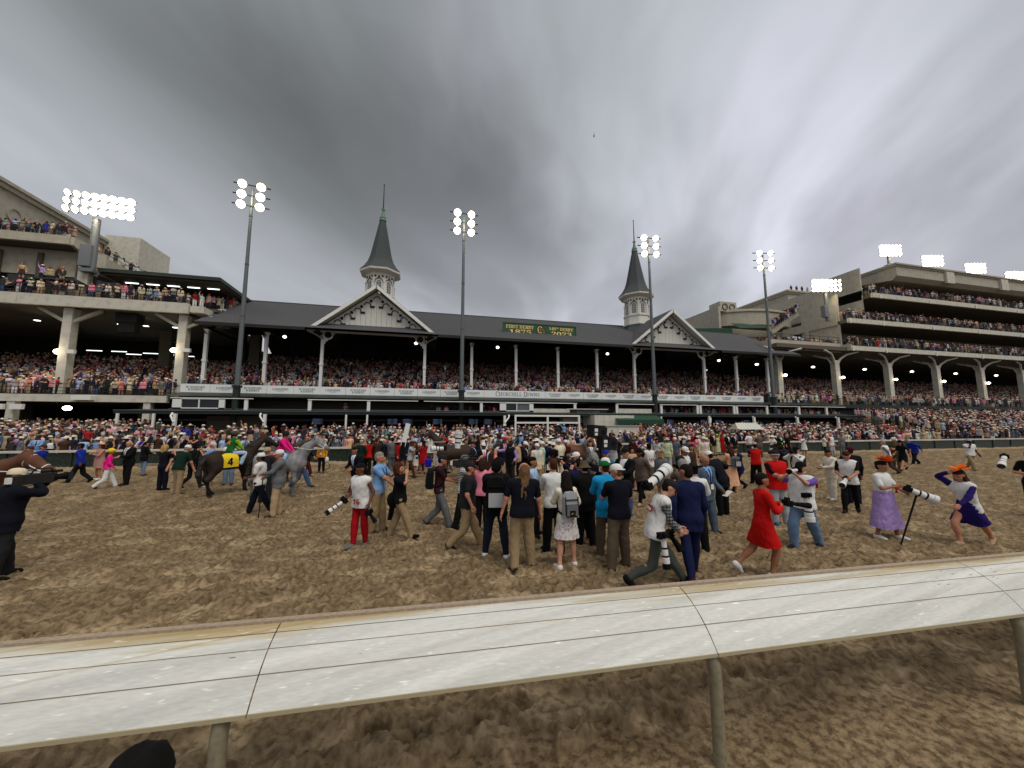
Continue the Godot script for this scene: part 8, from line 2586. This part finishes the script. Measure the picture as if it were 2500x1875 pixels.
	# head of a bystander just below the camera
	var by := {"x": -0.76, "z": -1.4, "yaw": 165.0, "h": 1.56, "pose": "stand", "top": ["shirt", "char"], "low": ["trousers", "black"], "hair": ["long", "h_black"], "skin": "tan"}
	person(by, "bystander whose dark haired head rises over the bottom left edge", 0)
	var ph := {"x": 16.25, "z": -6.75, "yaw": -80.0, "h": 1.8, "pose": "hold", "top": ["shirt", "black"], "low": ["trousers", "black"], "hair": ["short", "h_dark"], "skin": "fair"}
	person(ph, "photographer standing just beyond the right edge behind a white lens", 1)

func horses() -> void:
	var bay := Color(0.028, 0.019, 0.014)
	var h1 := V(-6.78, 0, -16.05)
	horse("dark bay horse wearing a yellow cloth with number four, tail towards the camera", h1, 150.0, bay, Color(0.012, 0.01, 0.009), Color(0.05, 0.045, 0.04), {"cloth": "yellow", "hem": "mustard", "number": "4", "ink": "black", "poll": V(-0.12, 2.0, 1.18), "muzzle": V(-0.4, 1.7, 1.5), "hl": [V(0, 0.6, -0.78), V(0, 0.24, -0.62), V(0, 0.08, -0.5)], "fl": [V(0, 0.56, 0.62), V(0, 0.2, 0.66), V(0, 0.06, 0.72)]})
	rider("jockey in green silks with a yellow star, lime sleeves and green helmet", h1, 150.0, "green", "lime", ["helmet", "olive", "green"], "star")
	var h2 := V(-4.75, 0, -14.95)
	horse("grey horse wearing a red cloth with number one, facing right with white bridle", h2, 82.0, Color(0.23, 0.23, 0.24), Color(0.1, 0.1, 0.105), Color(0.05, 0.05, 0.055), {"cloth": "crimson", "hem": "white", "number": "1", "ink": "white", "tack": "white", "dapple": 0.25, "poll": V(0.05, 1.98, 1.1), "muzzle": V(0.1, 1.66, 1.5), "fl": [V(0, 0.56, 0.42), V(0, 0.2, 0.3), V(0, 0.06, 0.28)]})
	rider("jockey in bright pink silks with a row of black diamonds and dark helmet", h2, 82.0, "hot_pink", "hot_pink", ["helmet", "char", "maroon"], "diamond")
	horse("chestnut horse with white bridle and noseband coming in from the left edge", V(-9.25, 0, -10.2), 84.0, Color(0.12, 0.05, 0.028), Color(0.07, 0.03, 0.02), Color(0.1, 0.045, 0.025), {"tack": "white", "poll": V(0.0, 1.84, 1.28), "muzzle": V(0.05, 1.52, 1.74), "reins": V(0.25, 1.55, 0.1)})
	horse("dark brown horse with raised head and white bridle held by the groom in grey", V(1.55, 0, -18.0), -86.0, Color(0.04, 0.026, 0.018), Color(0.018, 0.013, 0.01), Color(0.02, 0.016, 0.014), {"tack": "white", "poll": V(-0.05, 2.12, 1.12), "muzzle": V(-0.1, 1.8, 1.52)})
	horse("brown pony with pale rump standing behind the number four horse", V(-5.9, 0, -18.6), 60.0, Color(0.09, 0.06, 0.045), Color(0.03, 0.022, 0.02), Color(0.03, 0.02, 0.018), {"dapple": 0.6, "poll": V(0, 1.8, 1.25), "muzzle": V(0, 1.45, 1.6)})
	horse("chestnut pony with white mane and blaze facing the camera in the huddle", V(7.3, 0, -16.9), 12.0, Color(0.2, 0.09, 0.05), Color(0.6, 0.55, 0.5), Color(0.72, 0.66, 0.55), {"blaze": true, "poll": V(0, 1.9, 1.15), "muzzle": V(0, 1.45, 1.5)})

# ---------------------------------------------------------------- the crowd
const SHIRTS := ["white", "white", "white", "white", "pale_blue", "pale_blue", "pale_blue", "pale_pink", "ivory", "ivory", "cream", "cream", "navy", "dark_navy", "dark_navy", "suit_blue", "black", "black", "black", "char", "char", "grey", "pale_grey", "pale_grey", "steel", "crimson", "maroon", "maroon", "pink", "salmon", "royal", "lilac", "tan", "tan", "brown", "taupe", "peach", "sky", "navy", "red"]
const LOWS := ["black", "char", "navy", "khaki", "khaki", "grey", "tan", "white", "dark_navy", "denim"]
const HATC := ["white", "white", "white", "white", "ivory", "ivory", "ivory", "cream", "cream", "tan", "pale_pink", "black", "black", "char", "crimson", "pale_grey", "navy", "pink", "taupe"]
const HAIRC := ["h_black", "h_dark", "h_brown", "h_brown", "h_auburn", "h_sandy", "h_blond", "h_grey"]
const SKINS := ["s_pale", "s_fair", "s_fair", "s_tan", "s_brown", "s_dark"]
const WORDS := {"pale_blue": "pale blue", "pale_pink": "pale pink", "dark_navy": "dark navy", "suit_blue": "deep blue", "pale_grey": "pale grey", "hot_pink": "hot pink", "char": "charcoal", "steel": "slate", "sky": "sky blue", "royal": "royal blue"}

func word(c: String) -> String:
	return WORDS.get(c, c)

func pick(a: Array) -> String:
	return a[rng.randi_range(0, a.size() - 1)]

var variants := []

func make_variants() -> void:  # a few posed figures with their clothes, to be copied in other colours
	var poses := ["stand", "ease", "folded", "hips", "clap", "phone", "lean", "face", "hold"]
	var wear_ := [["jacket", "trousers", "fedora", "short"], ["shirt", "trousers", "cap", "crop"], ["sleeveless", "skirt", "sunhat", "bob"], ["long_shirt", "trousers", "boater", "short"], ["jacket", "skirt", "wide", "long"], ["sleeveless", "long_skirt", "fascinator", "bob"]]
	var i := 0
	for ps in poses:
		for k in 2:
			var w: Array = wear_[i % 6]
			var s := {"pose": ps, "top": [w[0], "white"], "front": "white", "tie": "red", "low": [w[1], "black"], "hair": [w[3], "h_brown"], "hat": [w[2], "white"], "fat": 1.0 + 0.08 * ((i * 7) % 3), "p": {"head_yaw": float((i * 37) % 50 - 25)}}
			var o := Node3D.new()
			dress(o, s, 2)
			variants.append([o, w, ps])
			i += 1

func spectator(at: Vector3, yaw: float, k: int, label: String, group: String) -> Node3D:
	var v: Array = variants[k % variants.size()]
	var o: Node3D = v[0].duplicate()
	o.name = numbered("person")
	add_child(o)
	tag(o, label, "person", group)
	o.position = at
	o.rotation.y = yaw
	o.scale = Vector3.ONE * rng.randf_range(0.93, 1.05)
	return o

func recolor(o: Node3D, v: Array, c: Dictionary) -> void:
	for ch in o.get_children():
		var n := String(ch.name)
		if n.begins_with("body"): ch.material_override = cloth(c.skin)
		elif n in ["trousers", "skirt"]: ch.material_override = cloth(c.low)
		elif n in ["jacket", "shirt", "top"]: ch.material_override = cloth(c.top)
		elif n == "shirt_front": ch.material_override = cloth(c.front)
		elif n == "tie": ch.material_override = cloth(c.tie)
		elif n == "hair": ch.material_override = cloth(c.hair)
		elif "hat" in n or n in ["cap", "fascinator"]:
			if c.hat == "":
				o.remove_child(ch)
				ch.free()
			else:
				ch.material_override = cloth(c.hat)
				for g in ch.get_children(): g.material_override = cloth(c.hat)

var used := {}

func guest(at: Vector3, yaw: float, where: String, group: String) -> void:
	var k := rng.randi_range(0, variants.size() - 1)
	var v: Array = variants[k]
	var female: bool = v[1][1] != "trousers"
	var c := {"skin": pick(SKINS), "top": pick(SHIRTS), "low": pick(LOWS), "hair": pick(HAIRC), "hat": pick(HATC) if rng.randf() < 0.62 else "", "front": pick(["white", "white", "pale_blue", "pale_pink"]), "tie": pick(["red", "navy", "white", "pink", "char"])}
	if v[1][0] == "jacket" and not female: c.top = pick(["navy", "dark_navy", "suit_blue", "black", "char", "grey", "pale_grey", "steel", "tan", "pink", "cream"])
	if v[1][0] == "jacket" and c.low == "khaki" and rng.randf() < 0.5: c.low = c.top
	if female and rng.randf() < 0.7: c.low = c.top
	var what := "%s in %s %s" % ["woman" if female else "man", word(c.top), {"jacket": "jacket", "shirt": "polo", "long_shirt": "shirt", "sleeveless": "dress" if c.low == c.top else "top"}[v[1][0]]]
	if c.low != c.top: what += " and %s %s" % [word(c.low), "trousers" if not female else "skirt"]
	if c.hat != "": what += ", %s %s" % [word(c.hat), {"fedora": "hat", "cap": "cap", "sunhat": "sun hat", "boater": "straw hat", "wide": "wide hat", "fascinator": "headpiece"}[v[1][2]]]
	var label := what + " " + where
	var n := 0
	if used.has(label):
		return guest(at, yaw, where, group)
	used[label] = true
	var o := spectator(at, yaw, k, label, group)
	recolor(o, v, c)

func crowd_near(P: Array) -> void:
	make_variants()
	var taken_at := []
	for p in P:
		taken_at.append(Vector2(p.w.origin.x, p.w.origin.z))
	for e in [[-6.8, -16], [-4.7, -15], [1.6, -18], [0.6, -18], [2.5, -18], [-5.9, -18.6], [7.3, -16.9], [7.3, -15.9], [6.7, -13.3]]:
		taken_at.append(Vector2(e[0], e[1]))
	# filling the huddle behind the named ones
	var made := 0
	var tries := 0
	while made < 62 and tries < 4000:
		tries += 1
		var z := rng.randf_range(-26.8, -15.5)
		var x := rng.randf_range(-0.9 * -z * 0.18, 1.02 * -z) if rng.randf() < 0.5 else rng.randf_range(-3.0, 21.0)
		if x > 2.0 - z * 0.78 or x < -3.6 or (z > -19 and x < 1.5) or x > 21.5:
			continue
		var p := Vector2(x, z)
		var ok := true
		for q in taken_at:
			if p.distance_to(q) < (0.75 if z > -19 else 0.62):
				ok = false
				break
		if not ok:
			continue
		taken_at.append(p)
		made += 1
		var third := "left" if x < 4.5 else ("middle" if x < 12.0 else "right")
		guest(V(x, 0.02, z), rng.randf_range(-1.2, 1.2) + (PI if rng.randf() < 0.3 else 0.0), "in %s track crowd" % third, "people on the racetrack")
	# along the rail behind the green fence
	var x := -23.0
	var i := 0
	while x < 56.0 and i < 96:
		var gap := rng.randf_range(0.55, 0.95)
		x += gap
		i += 1
		var wh := "far left" if x < -14.0 else ("left" if x < -4.0 else ("middle" if x < 12.0 else ("right" if x < 30.0 else "far right")))
		guest(V(x, 0.05, -28.45 - rng.randf_range(0.0, 0.35)), rng.randf_range(-0.7, 0.7), "at fence's %s" % wh, "spectators behind the green fence")
	print("near crowd ", made, " ", i)
	for v in variants:
		v[0].free()

func crowd_far() -> void:
	var o := thing("crowd", "", "", Vector3.ZERO)
	o.name = "crowd"
	tag(o, "dense crowd of spectators filling the stands, balconies and apron", "", "", "stuff")
	# figure kinds: pose, top, low, hat
	var kinds := [["stand", "jacket", "trousers"], ["folded", "shirt", "trousers"], ["phone", "long_shirt", "trousers"], ["clap", "sleeveless", "skirt"], ["ease", "shirt", "skirt"], ["wave", "long_shirt", "trousers"], ["lean", "jacket", "trousers"]]
	var mm := {}
	var meshes := {}
	for k in kinds.size():
		var pose := (POSE[kinds[k][0]] as Dictionary).duplicate()
		var X := bend(pose)
		meshes["people_%d" % k] = skin(T["body2"], X, true)
		meshes["tops_%d" % k] = skin(T[kinds[k][1] + "2"], X)
		meshes["lows_%d" % k] = skin(T[kinds[k][2] + "2"], X)
	for h in ["fedora", "sunhat", "cap", "boater", "short", "bob"]:
		meshes["heads_" + h] = H[h]
	for k in meshes:
		mm[k] = PackedFloat32Array()
	var add := func(key: String, t: Transform3D, c: Color) -> void:
		var l := c.srgb_to_linear()
		mm[key].append_array(PackedFloat32Array([t.basis.x.x, t.basis.y.x, t.basis.z.x, t.origin.x, t.basis.x.y, t.basis.y.y, t.basis.z.y, t.origin.y, t.basis.x.z, t.basis.y.z, t.basis.z.z, t.origin.z, l.r, l.g, l.b, 1.0]))
	var count := [0]
	var one := func(at: Vector3, yaw: float) -> void:
		count[0] += 1
		var k := rng.randi_range(0, 6)
		if rng.randf() < 0.35: k = 0
		var s := rng.randf_range(0.92, 1.06)
		var t := Transform3D(Basis(Vector3.UP, yaw) * s, at)
		add.call("people_%d" % k, t, COL[pick(SKINS)])
		var top := pick(SHIRTS)
		if kinds[k][1] == "jacket": top = pick(["navy", "dark_navy", "black", "char", "grey", "pale_grey", "suit_blue", "tan", "cream", "pink", "white", "steel"])
		var tc: Color = COL[top]
		tc = tc.lerp(Color(rng.randf(), rng.randf(), rng.randf()), 0.07)
		add.call("tops_%d" % k, t, tc)
		add.call("lows_%d" % k, t, tc if kinds[k][2] == "skirt" and rng.randf() < 0.7 else COL[pick(LOWS)])
		var h := rng.randf()
		if h < 0.56:
			add.call("heads_" + pick(["fedora", "sunhat", "cap", "boater", "fedora", "boater"]), t, COL[pick(HATC)])
		if h > 0.4:
			add.call("heads_" + pick(["short", "bob"]), t, COL[pick(HAIRC)])
	var block := func(x0: float, x1: float, z0: float, y0: float, dz: float, dy: float, rows: int, gap: float, fill: float, face: float) -> void:
		for r in rows:
			var x := x0 + rng.randf() * gap
			while x < x1:
				if rng.randf() < fill:
					one.call(V(x, y0 + r * dy, z0 - r * dz + rng.randf_range(-0.15, 0.15)), face + rng.randf_range(-0.7, 0.7))
				x += gap * rng.randf_range(0.8, 1.25)
	# middle stand
	block.call(-24.3, 57.0, -46.75, 5.75, 0.95, 0.34, 17, 0.56, 0.92, 0.0)
	# left stand
	block.call(-58.0, -25.2, -46.75, 5.5, 0.95, 0.3, 16, 0.56, 0.92, 0.15)
	block.call(-60.0, -24.5, -28.6, 0.05, 0.95, 0.07, 20, 0.62, 0.8, 0.15)
	block.call(-56.0, -25.2, -46.5, 15.5, 0.8, 0.0, 2, 0.7, 0.85, 0.2)
	block.call(-34.0, -23.2, -48.3, 15.6, 1.1, 0.25, 7, 0.62, 0.9, 0.2)
	block.call(-40.6, -34.0, -47.4, 17.2, 0.9, 0.1, 1, 0.7, 0.8, 0.2)
	block.call(-60.0, -39.0, -50.5, 23.4, 0.8, 0.0, 2, 0.66, 0.9, 0.2)
	for k in 9:
		one.call(V(-38.4, 22.6 - k * 0.02, -53.5 - k * 1.3), 0.9)
	# right stand
	block.call(57.0, 150.0, -46.6, 5.6, 0.95, 0.34, 15, 0.58, 0.94, -0.2)
	block.call(62.5, 160.0, -28.6, 0.3, 0.9, 0.2, 16, 0.62, 0.92, -0.2)
	block.call(54.2, 68.4, -47.4, 15.1, 0.8, 0.0, 2, 0.6, 0.9, -0.2)
	for e in [[68.8, 15.5], [69.0, 20.17], [75.0, 25.0]]:
		block.call(e[0], 160.0, -46.1, e[1], 0.8, 0.0, 2, 0.62, 0.85, -0.2)
		for k in 8:
			one.call(V(e[0] + 0.1, e[1], -47.5 - k * 0.8), -1.0)
	block.call(81.0, 150.0, -46.2, 29.9, 1, 0, 1, 2.6, 0.55, -0.2)
	block.call(59.0, 73.0, -61.0, 18.6, 0.8, 0.0, 2, 0.6, 0.9, -0.2)
	block.call(46.5, 57.0, -61.4, 18.6, 0.8, 0.0, 2, 0.6, 0.9, -0.2)
	for k in 14:
		one.call(V(66.8 + k * 0.5, 21.4 + k * 0.3, -57.6), -0.3)
	for k in 5:
		one.call(V(83.0 + k * 1.6, 33.2, -66.3), -0.3)
	# apron between fence and canopy
	block.call(-24.0, 61.0, -29.3, 0.1, 0.85, 0.07, 4, 0.75, 0.72, 0.0)
	block.call(-24.0, -9.0, -34.0, 0.55, 0.9, 0.06, 5, 0.75, 0.5, 0.0)
	block.call(-9.0, 18.0, -33.5, 0.4, 0.9, 0.07, 7, 0.75, 0.62, 0.0)
	block.call(22.8, 61.5, -33.0, 0.4, 0.9, 0.08, 9, 0.68, 0.78, 0.0)
	# the boxes under the banner
	block.call(-10.8, -5.5, -43.9, 3.1, 0.7, 0.0, 1, 1.6, 0.5, 0.0)
	block.call(0.4, 6.5, -43.9, 3.1, 0.7, 0.0, 1, 0.95, 0.7, 0.0)
	block.call(6.9, 9.0, -43.9, 3.1, 0.7, 0.0, 1, 0.7, 0.9, 0.0)
	block.call(30.0, 62.0, -43.8, 3.1, 0.8, 0.0, 2, 0.72, 0.85, 0.0)
	var m := mat("crowd_cloth", Color.WHITE, 0.9)
	m.vertex_color_use_as_albedo = true
	for k in mm:
		var n: int = mm[k].size() / 16
		if n == 0:
			continue
		var x := MultiMesh.new()
		x.transform_format = MultiMesh.TRANSFORM_3D
		x.use_colors = true
		x.mesh = meshes[k]
		x.instance_count = n
		x.buffer = mm[k]
		var mi := MultiMeshInstance3D.new()
		mi.name = {"people": "bodies", "tops": "tops", "lows": "skirts_and_trousers", "heads": "hats_and_hair"}[k.split("_")[0]]
		mi.multimesh = x
		mi.material_override = m
		mi.set_meta("kind", "stuff")
		o.add_child(mi, true)
	print("far crowd ", count[0])

func _ready() -> void:
	rng.seed = 20230506
	var t0 := Time.get_ticks_msec()
	camera_and_light()
	build_ground()
	build_rail()
	build_fence()
	mats()
	screen_material()
	center_stand()
	banner()
	derby_sign()
	left_stand()
	right_stand()
	light_pole(-18.3, "leftmost tall floodlight pole, in front of the grandstand's left roof end", 0.15)
	light_pole(4.43, "tall floodlight pole between the left spire and the green roof sign", 0.05)
	light_pole(29.8, "tall floodlight pole crossing the right white gable", -0.1)
	light_pole(49.2, "rightmost tall floodlight pole, at the right end of the grey shingle roof", -0.2)
	templates()
	print("templates ", Time.get_ticks_msec() - t0)
	var P := []
	for e in cast():
		P.append(person(e[1], e[2], e[0]))
	mat("lime_bag", Color(0.5, 0.85, 0.12), 0.6)
	mat("maroon_board", Color(0.14, 0.04, 0.04), 0.6)
	horses()
	gear(P)
	print("gear ", Time.get_ticks_msec() - t0)
	crowd_near(P)
	crowd_far()
	print("ground ", Time.get_ticks_msec() - t0)
